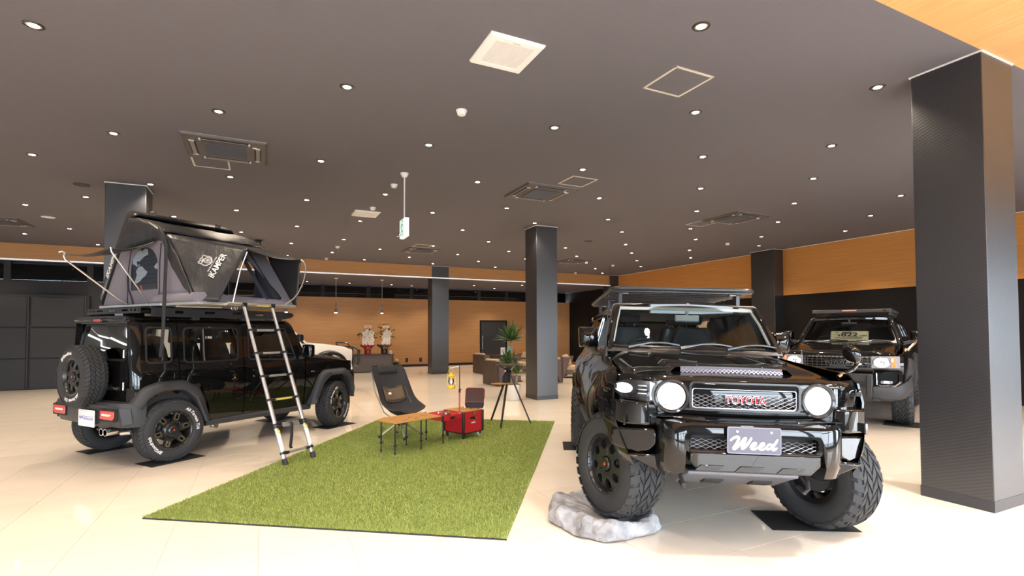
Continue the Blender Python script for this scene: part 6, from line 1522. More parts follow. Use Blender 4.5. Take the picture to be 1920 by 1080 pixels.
# poles
obj('awning_pole', MB().tube([(.30, -1.435, 1.90), (.36, -1.48, 2.3), tuple(P1-Vector((.01, 0, .04)))], .009, 8), m_pole, T_)
q0_ = [(1.02, -1.44, 1.90), (1.15, -1.50, 2.02), (1.24, -1.54, 2.22), (1.275, -1.545, 2.40), (1.265, -1.52, 2.50), (1.235, -1.50, 2.53)]
obj('awning_pole', MB().tube([(smooth_interp(t/12*5, [(i, p[0]) for i, p in enumerate(q0_)]), smooth_interp(t/12*5, [(i, p[1]) for i, p in enumerate(q0_)]), smooth_interp(t/12*5, [(i, p[2]) for i, p in enumerate(q0_)])) for t in range(13)], .009, 8), m_pole, T_)
ra = obj('rear_awning_pole', MB().tube([(X0, .02, 1.90), (-.20, .06, 1.96), (-.74, .10, 2.40), (-.755, .10, 2.44), (-.745, .10, 2.475), (-.775, .105, 2.49), (-.80, .11, 2.475)], .010, 8), m_pole, T_)
obj('rear_awning_pole', MB().tube([(X0, -.42, 1.90), (-.18, -.44, 2.0), (-.56, -.52, 2.47), (-.565, -.52, 2.52)], .008, 8), m_pole, T_)
rows = []
for q in [i/8 for i in range(9)]:
    a = Vector((X0, .06, 2.60)).lerp(Vector((X0, -.62, 2.66)), q); b = Vector((-.74, .10, 2.455)).lerp(Vector((-.565, -.50, 2.51)), q)
    rows.append([wav(a.lerp(b, t/12)-Vector((0, 0, .05*math.sin(t/12*PI)+.03*math.sin(q*PI)*t/12)), .010, 9) for t in range(13)])
obj('rear_window_awning', MB().grid(rows), m_fly, T_, solid=.004, ang=70)
# hanging lashing strap on the rear near corner
obj('lashing_strap', MB().loft([[(x+b*.8, y-b*.6, z) for b in (-.018, .018)] for x, y, z in ((X0-.0, -.62, 2.84), (X0-.045, -.76, 2.79), (X0-.06, -.85, 2.70), (X0-.055, -.90, 2.56), (X0-.06, -.905, 2.3), (X0-.065, -.90, 1.95), (X0-.07, -.895, 1.6), (X0-.09, -.89, 1.26))], False, False), mat('black_webbing', (.018, .019, .022), .8), T_, solid=.004)
# ------------------------------------------------------------------ telescopic ladder
Ld = tag(part('telescopic_ladder', None), 'silver telescopic ladder leaning from the turf up to the roof tent', 'ladder')
Ld.matrix_world = TM
m_alum = mat('brushed_aluminium', (.62, .62, .64), .32, .85, bump=(60, .05))
def lp(x, z): return (x, -2.22+.79*(z/1.87), z)
zr = [.145, .432, .46, .74, 1.015, 1.288, 1.566, 1.86]
for x in (.449, .845):
    zz_ = [.02, .145, .445, .74, 1.015, 1.288, 1.566, 1.88]
    for k in range(7):
        obj('rail_section', MB().tube([lp(x, zz_[k]), lp(x, zz_[k+1])], .0265-.0012*k, 14), m_alum, Ld)
    obj('rubber_foot', MB().lathe([(.030, -.0), (.032, .02), (.030, .07), (.027, .075)], 16, Matrix.Translation(lp(x, .016)) @ Matrix.Rotation(R(-22.9), 4, 'X')), m_rubber, Ld)
    obj('warning_label', MB().loft([[tuple(Vector(lp(x, z))+Matrix.Rotation(a, 3, Vector((0, .79, 1.87)).normalized()) @ Vector((0, -.0272, .0115))) for a in [R(-50+10*k) for k in range(11)]] for z in (.17, .36)], False, False), mat('white_sticker', (.72, .70, .66), .5), Ld)
    obj('yellow_label', MB().loft([[tuple(Vector(lp(x, z))+Matrix.Rotation(a, 3, Vector((0, .79, 1.87)).normalized()) @ Vector((0, -.0275, .0116))) for a in [R(-50+10*k) for k in range(11)]] for z in (.365, .395)], False, False), MATS['yellow_sticker'], Ld)
for i, z in enumerate(zr[:-1]):
    rg = obj('rung', MB().loft([[tuple(Vector(lp(x, z))+Vector((0, b, c))) for b, c in ((-.018, -.010), (.018, -.014), (.018, .012), (-.018, .014))] for x in (.455, .839)]), m_alum if i != 3 else m_alum, Ld, bev=.003)
    for x, s in ((.449, 1), (.845, -1)):
        obj('collar', MB().lathe([(.031, -.014), (.034, -.010), (.034, .010), (.031, .014)], 16, Matrix.Translation(lp(x, z)) @ Matrix.Rotation(R(-22.9), 4, 'X')).box(Vector(lp(x+s*.05, z)), (.055, .04, .03)), m_rimblack, rg, bev=.002)
    if i == 3: obj('rung_label', MB().box(tuple(Vector(lp(.647, z))+Vector((0, -.0175, .001))), (.20, .003, .016)), MATS['yellow_sticker'], rg)
obj('rung_brace', MB().tube([lp(.48, .45), lp(.82, .45)], .012, 8), m_alum, Ld)
obj('hanging_strap', MB().loft([[(.63+dx+b, y, z) for b in (-.02, .02)] for dx, y, z in ((.0, -2.055, .475), (.01, -2.075, .45), (.01, -2.07, .30), (.0, -2.065, .18), (.02, -2.06, .155))], False, False), MATS['black_webbing'], Ld, solid=.004)
for x in (.449, .845): obj('top_bracket', MB().box((x, -1.435, 1.885), (.06, .05, .05)), m_rimblack, Ld, bev=.006)
# ================================================================== TURF AND CAMP GEAR
import numpy as np
GA = R(-34.8)
g0 = Vector((-.864, 5.231, 0)); gx = Vector((.8225, -.5688, 0)); gy = Vector((.5688, .8225, 0))
GW, GL = 3.05, 5.05
m_turfb = mat('turf_backing', (.17, .21, .06), .9, var=(60, .4))
m_blade = bpy.data.materials.new('grass_blade'); m_blade.use_nodes = True
nt = m_blade.node_tree; b_n = nt.nodes['Principled BSDF']
gi = nt.nodes.new('ShaderNodeNewGeometry'); rp = nt.nodes.new('ShaderNodeValToRGB')
rp.color_ramp.elements[0].color = (.15, .225, .04, 1); rp.color_ramp.elements[1].color = (.60, .64, .24, 1)
e_ = rp.color_ramp.elements.new(.6); e_.color = (.34, .40, .09, 1)
nt.links.new(gi.outputs['Random Per Island'], rp.inputs[0]); nt.links.new(rp.outputs[0], b_n.inputs['Base Color'])
b_n.inputs['Roughness'].default_value = .6; b_n.inputs['Specular IOR Level'].default_value = .3
turf = thing('turf_mat', 'rectangular bright green artificial turf mat with a dark edge', 'turf mat')
def gp(u, v, z=0): p = g0+gx*u+gy*v; return (p.x, p.y, z)
obj('backing', MB().add([gp(u, v, z) for z in (.0005, .010) for u, v in ((0, 0), (GW, 0), (GW, GL), (0, GL))], [(0, 3, 2, 1), (4, 5, 6, 7), (0, 1, 5, 4), (1, 2, 6, 5), (2, 3, 7, 6), (3, 0, 4, 7)]), [m_turfb], turf)
obj('edge_tape', MB().add([gp(u, v, z) for z in (.0, .011) for u, v in ((-.004, -.004), (GW+.004, -.004), (GW+.004, .004), (-.004, .004))], [(0, 3, 2, 1), (4, 5, 6, 7), (0, 1, 5, 4), (1, 2, 6, 5), (2, 3, 7, 6), (3, 0, 4, 7)]), mat('dark_edge', (.02, .02, .025), .8), turf)
rng = np.random.default_rng(3)
NB = 330000
vv = GL*rng.random(NB)**1.35; uu = GW*rng.random(NB)
base = np.outer(np.ones(NB), np.array(g0))+np.outer(uu, np.array(gx))+np.outer(vv, np.array(gy)); base[:, 2] = .008
ang = rng.random(NB)*2*np.pi; h = .012+.014*rng.random(NB); wd = .0017+.0012*rng.random(NB)*(1+vv/GL)
la = rng.random(NB)*2*np.pi; ll = h*(.3+.9*rng.random(NB))
dx = np.stack([np.cos(ang)*wd, np.sin(ang)*wd, np.zeros(NB)], 1)
tip = base+np.stack([np.cos(la)*ll, np.sin(la)*ll, h], 1)
V = np.empty((NB, 3, 3)); V[:, 0] = base-dx; V[:, 1] = base+dx; V[:, 2] = tip
me = bpy.data.meshes.new('grass_blades'); me.vertices.add(NB*3); me.loops.add(NB*3); me.polygons.add(NB)
me.vertices.foreach_set('co', V.ravel()); me.loops.foreach_set('vertex_index', np.arange(NB*3, dtype=np.int32))
me.polygons.foreach_set('loop_start', np.arange(0, NB*3, 3, dtype=np.int32)); me.polygons.foreach_set('loop_total', np.full(NB, 3, dtype=np.int32))
me.materials.append(m_blade); me.update(); me.validate()
gb = link('grass_pile', me, turf); gb['kind'] = 'stuff'
GZ = .014
m_ply = wood('oiled_plywood', (.46, .24, .065), (.36, .17, .04), .5, 0, 3)
m_ply2 = wood('plywood_edge_y', (.46, .24, .065), (.36, .17, .04), .5, 1, 3)
m_red = mat('red_powder_coat', (.52, .012, .022), .38, spec=.5)
m_blacktube = mat('black_anodised', (.014, .014, .016), .35, spec=.5)
A23 = R(23.2)
def leg(parent, x, y, ztop, zb=GZ):
    l = obj('leg', MB().tube([(x, y, zb+.12), (x, y, ztop)], .0105, 10).tube([(x, y, zb+.02), (x, y, zb+.13)], .0075, 8), m_blacktube, parent)
    obj('leg_clamp', MB().lathe([(.016, 0), (.018, .008), (.018, .022), (.012, .03)], 12, Matrix.Translation((x, y, zb+.105))).box((x+.018, y-.006, zb+.12), (.012, .012, .012)), m_blacktube, l)
    obj('leg_foot', MB().lathe([(.010, 0), (.013, .006), (.011, .03), (.008, .034)], 12, Matrix.Translation((x, y, zb))), m_rubber, l)
    return l
tb = thing('camp_table', 'low plywood camp table with a cut corner on black legs', 'table', (1.64, 6.66, 0))
tl = lambda x, y: (x-1.64, y-6.66)
top = [tl(1.50, 6.41), tl(2.20, 6.71), tl(2.04, 7.17), tl(1.455, 6.92), tl(1.345, 6.76)]
o = obj('table_top', MB().prism(top, .398, .410, lambda u, v, w: (u, v, w)), m_ply, tb, bev=.002)
def slot(par, x, y, L_, ang, w=.010, z=.4105):
    ca, sa = math.cos(ang), math.sin(ang)
    return obj('slot', MB().prism([(x+ca*a-sa*b, y+sa*a+ca*b) for a, b in ((-L_/2, -w/2), (L_/2, -w/2), (L_/2, w/2), (-L_/2, w/2))], z-.002, z+.0004, lambda u, v, w_: (u, v, w_)), m_under, par, smooth=False)
for x, y, L_ in ((2.0, 6.87, .13), (1.68, 6.62, .10), (1.56, 6.76, .08), (1.80, 6.80, .07), (1.86, 6.72, .06)): slot(o, *tl(x, y), L_, A23)
for x, y in ((1.72, 6.86), (1.83, 6.645), (1.77, 6.76)): obj('bolt', MB().lathe([(.006, .410), (.005, .413)], 10, Matrix.Translation((*tl(x, y), 0))), m_mach, o)
for x, y in ((1.394, 6.70), (1.508, 6.435), (1.886, 6.60), (1.77, 6.90)): leg(tb, *tl(x, y), .398)
# red box with tray
bx = thing('camp_kitchen_box', 'red steel camp box on castors with a plywood lid and side tray', 'camp box', (2.59, 6.92, 0), A23)
D_, W_ = .40, .385    # along local y, x
obj('body', MB().box2((0, 0, .10), (W_, D_, .395)), m_red, bx, bev=.003)
lid_ = obj('lid', MB().box2((-.004, -.004, .395), (W_+.004, D_+.004, .407)), m_ply, bx, bev=.002)
slot(lid_, .20, .20, .12, R(10), .008, .4075)
for x, y in ((0, 0), (W_, 0), (0, D_), (W_, D_)):
    e = obj('corner_post', MB().box((x, y, .245), (.034, .034, .30)), m_blacktube, bx, bev=.006)
    for z in (.13, .36):
        for dx_, dy_ in ((0, -.018), (-.018, 0)): obj('rivet', MB().lathe([(.005, -.002), (.004, .002)], 8, Matrix.Translation((x+dx_, y+dy_, z)) @ (RX if dy_ else Matrix.Rotation(-PI/2, 4, 'Y'))), m_mach, e)
obj('lower_rail', MB().box2((.01, .0, .085), (W_-.01, D_, .102)), m_blacktube, bx)
hnd = obj('grip_hole', MB().prism(rrect(.185, .30, .10, .036, .017, 4), -.0025, .003, lambda u, v, w: (u, w, v)), m_under, bx)
obj('carabiner', MB().tube([(.215, -.012, .395), (.205, -.014, .36), (.225, -.015, .325), (.245, -.016, .30), (.25, -.014, .275), (.238, -.016, .262), (.226, -.016, .28), (.235, -.016, .31)], .004, 6).box((.215, -.01, .36), (.014, .012, .05)), m_mach, hnd)
obj('name_tag', MB().box2((.16, -.003, .225), (.235, .001, .245)), m_script, bx)
for x, y in ((.03, .03), (.03, D_-.03)): obj('foot', MB().box((x, y, .052), (.03, .03, .076)), m_blacktube, bx, bev=.004)
for y in (.04, D_-.04):
    c_ = obj('castor', MB().lathe([(.012, -.013), (.036, -.011), (.037, 0), (.036, .011), (.012, .013)], 20, Matrix.Translation((W_-.025, y, GZ+.037)) @ RX), mat('pale_wheel', (.6, .6, .6), .5), bx)
    obj('castor_fork', MB().box((W_-.025, y-.017, .07), (.03, .005, .05)).box((W_-.025, y+.017, .07), (.03, .005, .05)), m_blacktube, c_)
tr = obj('side_tray', MB().box2((-.375, .005, .320), (-.016, D_-.005, .393)), m_red, bx, bev=.003)
obj('tray_hole', MB().prism(rrect(-.20, .352, .085, .036, .010, 4), -.0, .012, lambda u, v, w: (u, w+.001, v)), m_under, tr)
for y in (.10, .16): obj('tray_bolt', MB().lathe([(.008, 0), (.007, .006)], 10, Matrix.Translation((-.376, y, .35)) @ Matrix.Rotation(-PI/2, 4, 'Y')), m_mach, tr)
obj('tray_corner', MB().box((-.372, .012, .352), (.026, .030, .085)), m_blacktube, tr, bev=.004)
for y in (.015, D_-.03): leg(bx, -.365, y, .325)
# backrest panel standing on the lid
bk = thing('folding_backrest', 'dark mesh backrest panel with a red rim clipped to the camp box', 'backrest', (2.855, 7.15, .408), R(-33))
pan = rrect(0, .155, .28, .285, .035, 5)
def bkf(u, v, w): return (u+.03*(v-.15), w+.10*v, v)
obj('mesh_panel', MB().prism(pan, -.004, .004, bkf), weave('brown_mesh', (.10, .055, .055), .7, 160, .6), bk)
obj('rim', MB().tube([bkf(u, v, 0) for u, v in dense(pan, .03)], .0075, 6, closed=True), mat('burgundy_binding', (.25, .012, .025), .6), bk)
obj('lower_band', MB().prism(rrect(0, .055, .278, .085, .03, 4), -.007, .007, bkf), mat('charcoal_cloth', (.03, .028, .032), .85), bk)
obj('red_stitch', MB().tube([bkf(-.138, .098, -.006), bkf(.138, .098, -.006)], .003, 5), m_redmark, bk)
obj('side_stay', MB().tube([bkf(.142, .02, 0), bkf(.146, .14, 0)], .005, 6).tube([bkf(-.142, .0, 0), bkf(-.144, .05, 0)], .005, 6), m_pole, bk)
for u in (-.05, .06): obj('foot_bracket', MB().box(bkf(u, .006, 0), (.026, .02, .02)), m_blacktube, bk)
# lantern pole and lantern
po = thing('lantern_pole', 'red and black lantern pole with a hook clamped to the camp box', 'lantern pole', (2.532, 6.915, .394))
obj('pole_lower', MB().tube([(0, 0, .004), (0, 0, .30)], .0105, 10), mat('red_anodised', (.5, .05, .08), .35, .4), po)
obj('pole_upper', MB().tube([(0, 0, .30), (0, 0, .668)], .0075, 10), m_blacktube, po)
obj('pole_lock', MB().lathe([(.011, .29), (.016, .30), (.012, .345), (.009, .35)], 12).box((.0, -.018, .335), (.03, .02, .016)), m_blacktube, po)
obj('pole_base', MB().box((0, 0, .004), (.04, .03, .008)), m_mach, po)
hk = Vector((-.9, .437, 0))*.118
obj('hook_arm', MB().tube([(0, 0, .655), tuple(hk*.5+Vector((0, 0, .655))), tuple(hk*.9+Vector((0, 0, .640))), tuple(hk+Vector((0, 0, .630))), tuple(hk*1.08+Vector((0, 0, .640))), tuple(hk*1.10+Vector((0, 0, .655)))], .003, 6), m_mach, po)
lx, ly = 2.532+hk.x, 6.915+hk.y
la_ = thing('oil_lantern', 'yellow hurricane lantern with glass globe hanging from the pole hook', 'lantern', (lx, ly, .745))
m_yel = mat('yellow_enamel', (.85, .60, .03), .3, coat=.5)
obj('tank', MB().lathe([(.055, 0), (.058, .006), (.056, .03), (.045, .045), (.02, .05)], 24), m_yel, la_)
obj('burner', MB().lathe([(.022, .048), (.020, .062), (.008, .07)], 14), m_mach, la_)
obj('globe', MB().lathe([(.026, .058), (.040, .085), (.042, .105), (.030, .14), (.026, .145)], 20, caps=False), glass('lantern_glass', (.96, .96, .96)), la_)
obj('flame_wick', MB().lathe([(.006, .068), (.007, .085), (.001, .12)], 10), mat('lamp_flame', (1, .85, .7), .5, emit=(1, .82, .62), es=14), la_)
obj('chimney', MB().lathe([(.030, .143), (.036, .148), (.030, .165), (.040, .172), (.036, .19), (.024, .20), (.026, .215), (.012, .222)], 20), m_yel, la_)
for s in (-1, 1): obj('side_tube', MB().tube([(s*.04, 0, .03), (s*.060, 0, .06), (s*.060, 0, .15), (s*.045, 0, .178), (s*.03, 0, .18)], .0055, 8), m_yel, la_)
obj('cage_wire', MB().tube([(.042*math.cos(a), .042*math.sin(a), .10) for a in [2*PI*k/20 for k in range(20)]], .0015, 5, closed=True), m_mach, la_)
obj('bail_handle', MB().tube([(.055*math.cos(a), 0, .165+.115*math.sin(a)) for a in [PI*k/14 for k in range(15)]], .002, 6), m_yel, la_)
# stove on the tray
sv = thing('camp_stove', 'small chrome camping burner on the red tray', 'stove', (2.315, 6.865, .393))
obj('bowl', MB().lathe([(.02, 0), (.05, .004), (.062, .018), (.060, .020), (.03, .008)], 24), m_chrome, sv)
obj('burner_head', MB().lathe([(.016, .01), (.016, .035), (.030, .040), (.028, .046), (.001, .047)], 20), m_mach, sv)
for k in range(4):
    a = PI/2*k+.5
    obj('pot_support', MB().tube([(.02*math.cos(a), .02*math.sin(a), .02), (.055*math.cos(a), .055*math.sin(a), .034), (.068*math.cos(a), .068*math.sin(a), .05), (.05*math.cos(a), .05*math.sin(a), .052)], .004, 6), m_chrome, sv)
obj('valve', MB().tube([(-.05, .03, .02), (-.095, .05, .03)], .009, 8).box((-.10, .05, .035), (.02, .03, .03)), m_mach, sv)
# high-back camp chair
ch = thing('camp_chair', 'black high-back camp chair with a brown pocket, beside the low table', 'chair', (1.85, 7.50, 0), R(-158))
m_chf = mat('black_chair_cloth', (.018, .018, .022), .8, bump=(160, .15))
prof = [(-.42, 1.035), (-.385, .96), (-.33, .83), (-.27, .70), (-.205, .56), (-.13, .43), (-.03, .345), (.08, .325), (.18, .35), (.24, .385)]
wid = [.255, .285, .285, .285, .29, .30, .31, .31, .29, .22]
cup = [.03, .05, .075, .11, .15, .19, .20, .17, .12, .07]
rows = []
for (y, z), w, c in zip(prof, wid, cup):
    r_ = []
    for k in range(17):
        t = -1+k/8; q = abs(t)**2.2*c
        i_ = (z-.3)/.75
        r_.append((t*w, y+q*max(0, i_)*1.4, z+q*max(0, 1-i_)*.9))
    rows.append(r_)
obj('sling', MB().grid(rows), m_chf, ch, solid=.006, sub=1)
def chs(t, i, w):   # point on the sling: t across, i row index (float)
    i0 = min(len(rows)-2, int(i)); f_ = i-i0; k = (t+1)*8; k0 = min(15, int(k)); fk = k-k0
    P = lambda a, b: Vector(rows[a][b])
    p = P(i0, k0)*(1-f_)*(1-fk)+P(i0, k0+1)*(1-f_)*fk+P(i0+1, k0)*f_*(1-fk)+P(i0+1, k0+1)*f_*fk
    return p+Vector((0, .75, .65))*w
obj('headrest_pad', MB().grid([[chs(t, i, .010+.012*math.sin(max(0, min(1, (t+.55)/1.1))*PI)) for t in [-.58+.116*k for k in range(11)]] for i in (.12, .4, .7, 1.05, 1.35)]), m_chf, ch, solid=.01)
obj('pocket', MB().grid([[chs(t, i+(.5*(1-abs(t+.05)/.62) if i < 3 else 0)*.5, .012) for t in [-.64+.12*k for k in range(11)]] for i in (2.75, 3.1, 3.5, 4.0, 4.5)]), mat('brown_mesh_cloth', (.115, .075, .045), .8), ch, solid=.004)
obj('pocket_piping', MB().tube([chs(t, i, .014) for t, i in ((-.64, 2.75), (-.4, 2.98), (-.05, 3.0), (.3, 2.98), (.56, 2.75), (.56, 4.5), (-.64, 4.5))], .004, 5, closed=True), m_blacktube, ch)
obj('pocket_zip', MB().tube([chs(.5, 2.95, .015), chs(.2, 3.5, .015)], .004, 5), m_blacktube, ch)
obj('pocket_mark', MB().box(chs(.17, 3.55, .018), (.05, .004, .035), Matrix.Rotation(R(30), 3, 'X')), m_script, ch)
obj('zip_pull', MB().box(chs(-.05, 3.62, .018), (.018, .006, .05), Matrix.Rotation(R(28), 3, 'X')), m_mach, ch)
obj('edge_binding', MB().tube([r_[0] for r_ in rows]+[tuple(p) for p in rows[-1][1:]]+[r_[-1] for r_ in rows[::-1][1:]]+[tuple(p) for p in rows[0][::-1][1:-1]], .008, 6, closed=True), m_blacktube, ch)
for i in (3.2, 4.2): obj('side_cord', MB().tube([chs(-.72, i, .02), chs(-.70, i+.6, .05), chs(-.72, i+1.2, .02)], .003, 5), mat('tan_cord', (.30, .17, .08), .7), ch)
hub = Vector((0, -.02, .22))
obj('hub', MB().box(hub, (.11, .09, .06)), m_blacktube, ch, bev=.015)
for s in (-1, 1):
    obj('frame_pole', MB().tube([hub+Vector((s*.05, -.02, .01)), (s*.19, -.16, .38), (s*.245, -.30, .66), (s*.25, -.40, .96)], .009, 8), m_pole, ch)
    obj('frame_pole', MB().tube([hub+Vector((s*.05, .02, .01)), (s*.17, .16, .30), (s*.245, .265, .375)], .009, 8), m_pole, ch)
for a in (R(18), R(162), R(-70), R(250) if False else R(90)):
    pass
for fx_, fy_ in ((1.539, 7.574), (2.17, 7.545), (1.833, 7.232), (1.873, 7.856)):
    lo3 = Matrix.Rotation(R(158), 3, 'Z') @ Vector((fx_-1.85, fy_-7.50, 0))
    p0 = hub+lo3.normalized()*.04; p1 = Vector((lo3.x*.93, lo3.y*.93, GZ+.03))
    l = obj('leg', MB().tube([p0, p1], .013, 8), m_pole, ch)
    obj('leg_foot', MB().tube([p1+(p0-p1).normalized()*.01, Vector((lo3.x, lo3.y, GZ+.010))], [.018, .024], 8), m_blacktube, l)
# tripod stand with round plate and wooden shelf
tp = thing('tripod_stand', 'black tripod side table with a round plate and a plywood shelf', 'tripod table', (3.68, 7.75, 0))
apex = Vector((.02, 0, .90))
for fx_, fy_ in ((3.577, 8.196), (3.417, 7.451), (4.036, 7.615)):
    f_ = Vector((fx_-3.68, fy_-7.75, GZ)); d = (f_-apex).normalized()
    side_ = d.cross(Vector((0, 0, 1))).normalized()
    l = obj('leg', MB().loft([[tuple(apex+d*.03+side_*a*.018+d.cross(side_)*b*.014) for a, b in ((-1, -1), (1, -1), (1, 1), (-1, 1))], [tuple(f_+side_*a*.014+d.cross(side_)*b*.011+Vector((0, 0, .010))) for a, b in ((-1, -1), (1, -1), (1, 1), (-1, 1))]]), m_blacktube, tp, bev=.003)
    obj('leg_bolt', MB().lathe([(.012, -.018), (.012, .018)], 10, Matrix.Translation(apex.lerp(f_, .5))), m_mach, l)
obj('head', MB().lathe([(.05, -.06), (.055, -.03), (.035, .0), (.03, .05), (.05, .06)], 18, Matrix.Translation(apex)), m_blacktube, tp)
for k in range(3): obj('brace', MB().tube([apex+Vector((.03*math.cos(k*2.1+.4), .03*math.sin(k*2.1+.4), 0)), Vector((.02+.16*math.cos(k*2.1+.4), .16*math.sin(k*2.1+.4), .98))], .010, 8), m_pole if k == 0 else m_blacktube, tp)
obj('round_plate', MB().lathe([(.20, .985), (.205, .995), (.20, 1.003), (.001, 1.003)], 36, Matrix.Translation((.02, 0, 0))), mat('dark_walnut', (.045, .025, .016), .4), tp)
obj('shelf', MB().prism([(-.31, -.02), (-.21, -.20), (.03, -.12), (-.06, .08)], .690, .704, lambda u, v, w: (u, v, w)), m_ply2, tp, bev=.002)
obj('cloth_bag', MB().loft([[(x*k, y*k-.03, z) for x, y in ((-.11, -.02), (-.03, -.05), (.03, -.02), (.02, .04), (-.10, .03))] for z, k in ((.71, 1.0), (.80, .95), (.88, .6))]), m_chf, tp)
# ------------------------------------------------------------------ yucca in a white pot
yp = thing('potted_yucca', 'tall yucca with sword leaves in a white pot, left of the middle pillar', 'plant', (5.13, 10.56, 0))
obj('pot', MB().lathe([(.15, 0), (.165, .02), (.185, .33), (.19, .35), (.178, .35), (.172, .31)], 36), mat('white_glazed_pot', (.82, .80, .78), .25, coat=.4), yp)
obj('soil', MB().lathe([(.172, .318), (.001, .325)], 24), mat('soil', (.03, .02, .014), .95), yp)
m_bark = mat('pale_bark', (.32, .24, .17), .9, bump=(40, .8), var=(25, .4))
obj('trunk', MB().tube([(.0, .02, .31), (.0, .02, .9), (-.005, .02, 1.37)], [.040, .036, .033], 10), m_bark, yp)
obj('trunk', MB().tube([(.07, -.06, .31), (.085, -.07, .62)], [.032, .028], 10), m_bark, yp)
obj('trunk', MB().tube([(-.06, .08, .31), (-.05, .08, .82)], [.03, .026], 10), m_bark, yp)
m_leaf = [mat('yucca_leaf', (.045, .105, .028), .4, var=(6, .3)), mat('yucca_leaf_pale', (.085, .16, .045), .4, var=(6, .3))]
rl = random.Random(5)
for cx_, cy_, cz_, n_, L0 in ((-.005, .02, 1.36, 60, .44), (-.05, .08, .82, 44, .38), (.085, -.07, .60, 28, .30)):
    for k in range(n_):
        a = k*2.4+rl.random()*.4; el = lerp(1.45, -.05, (k/n_)**1.1)+rl.uniform(-.08, .08); L1 = L0*rl.uniform(.8, 1.1); w_ = .036*L1/.4
        d = Vector((math.cos(a)*math.cos(el), math.sin(a)*math.cos(el), math.sin(el))); sd = Vector((-math.sin(a), math.cos(a), 0)); un = d.cross(sd)
        if cx_+d.x*L1 > .40: continue
        rows_ = []
        for t, ww in ((0, .6), (.3, 1), (.65, .7), (1, .04)):
            c0 = Vector((cx_, cy_, cz_))+d*L1*t-Vector((0, 0, 1))*.10*t*t*math.cos(el)*L1
            rows_.append([tuple(c0-sd*w_*ww-un*w_*ww*.35), tuple(c0), tuple(c0+sd*w_*ww-un*w_*ww*.35)])
        obj('leaf', MB().grid(rows_), m_leaf[k % 3 == 0], yp)
obj('green_tag', MB().box2((-.13, -.03, 1.14), (-.06, -.025, 1.21)), mat('mint_tag', (.04, .45, .32), .5), yp)
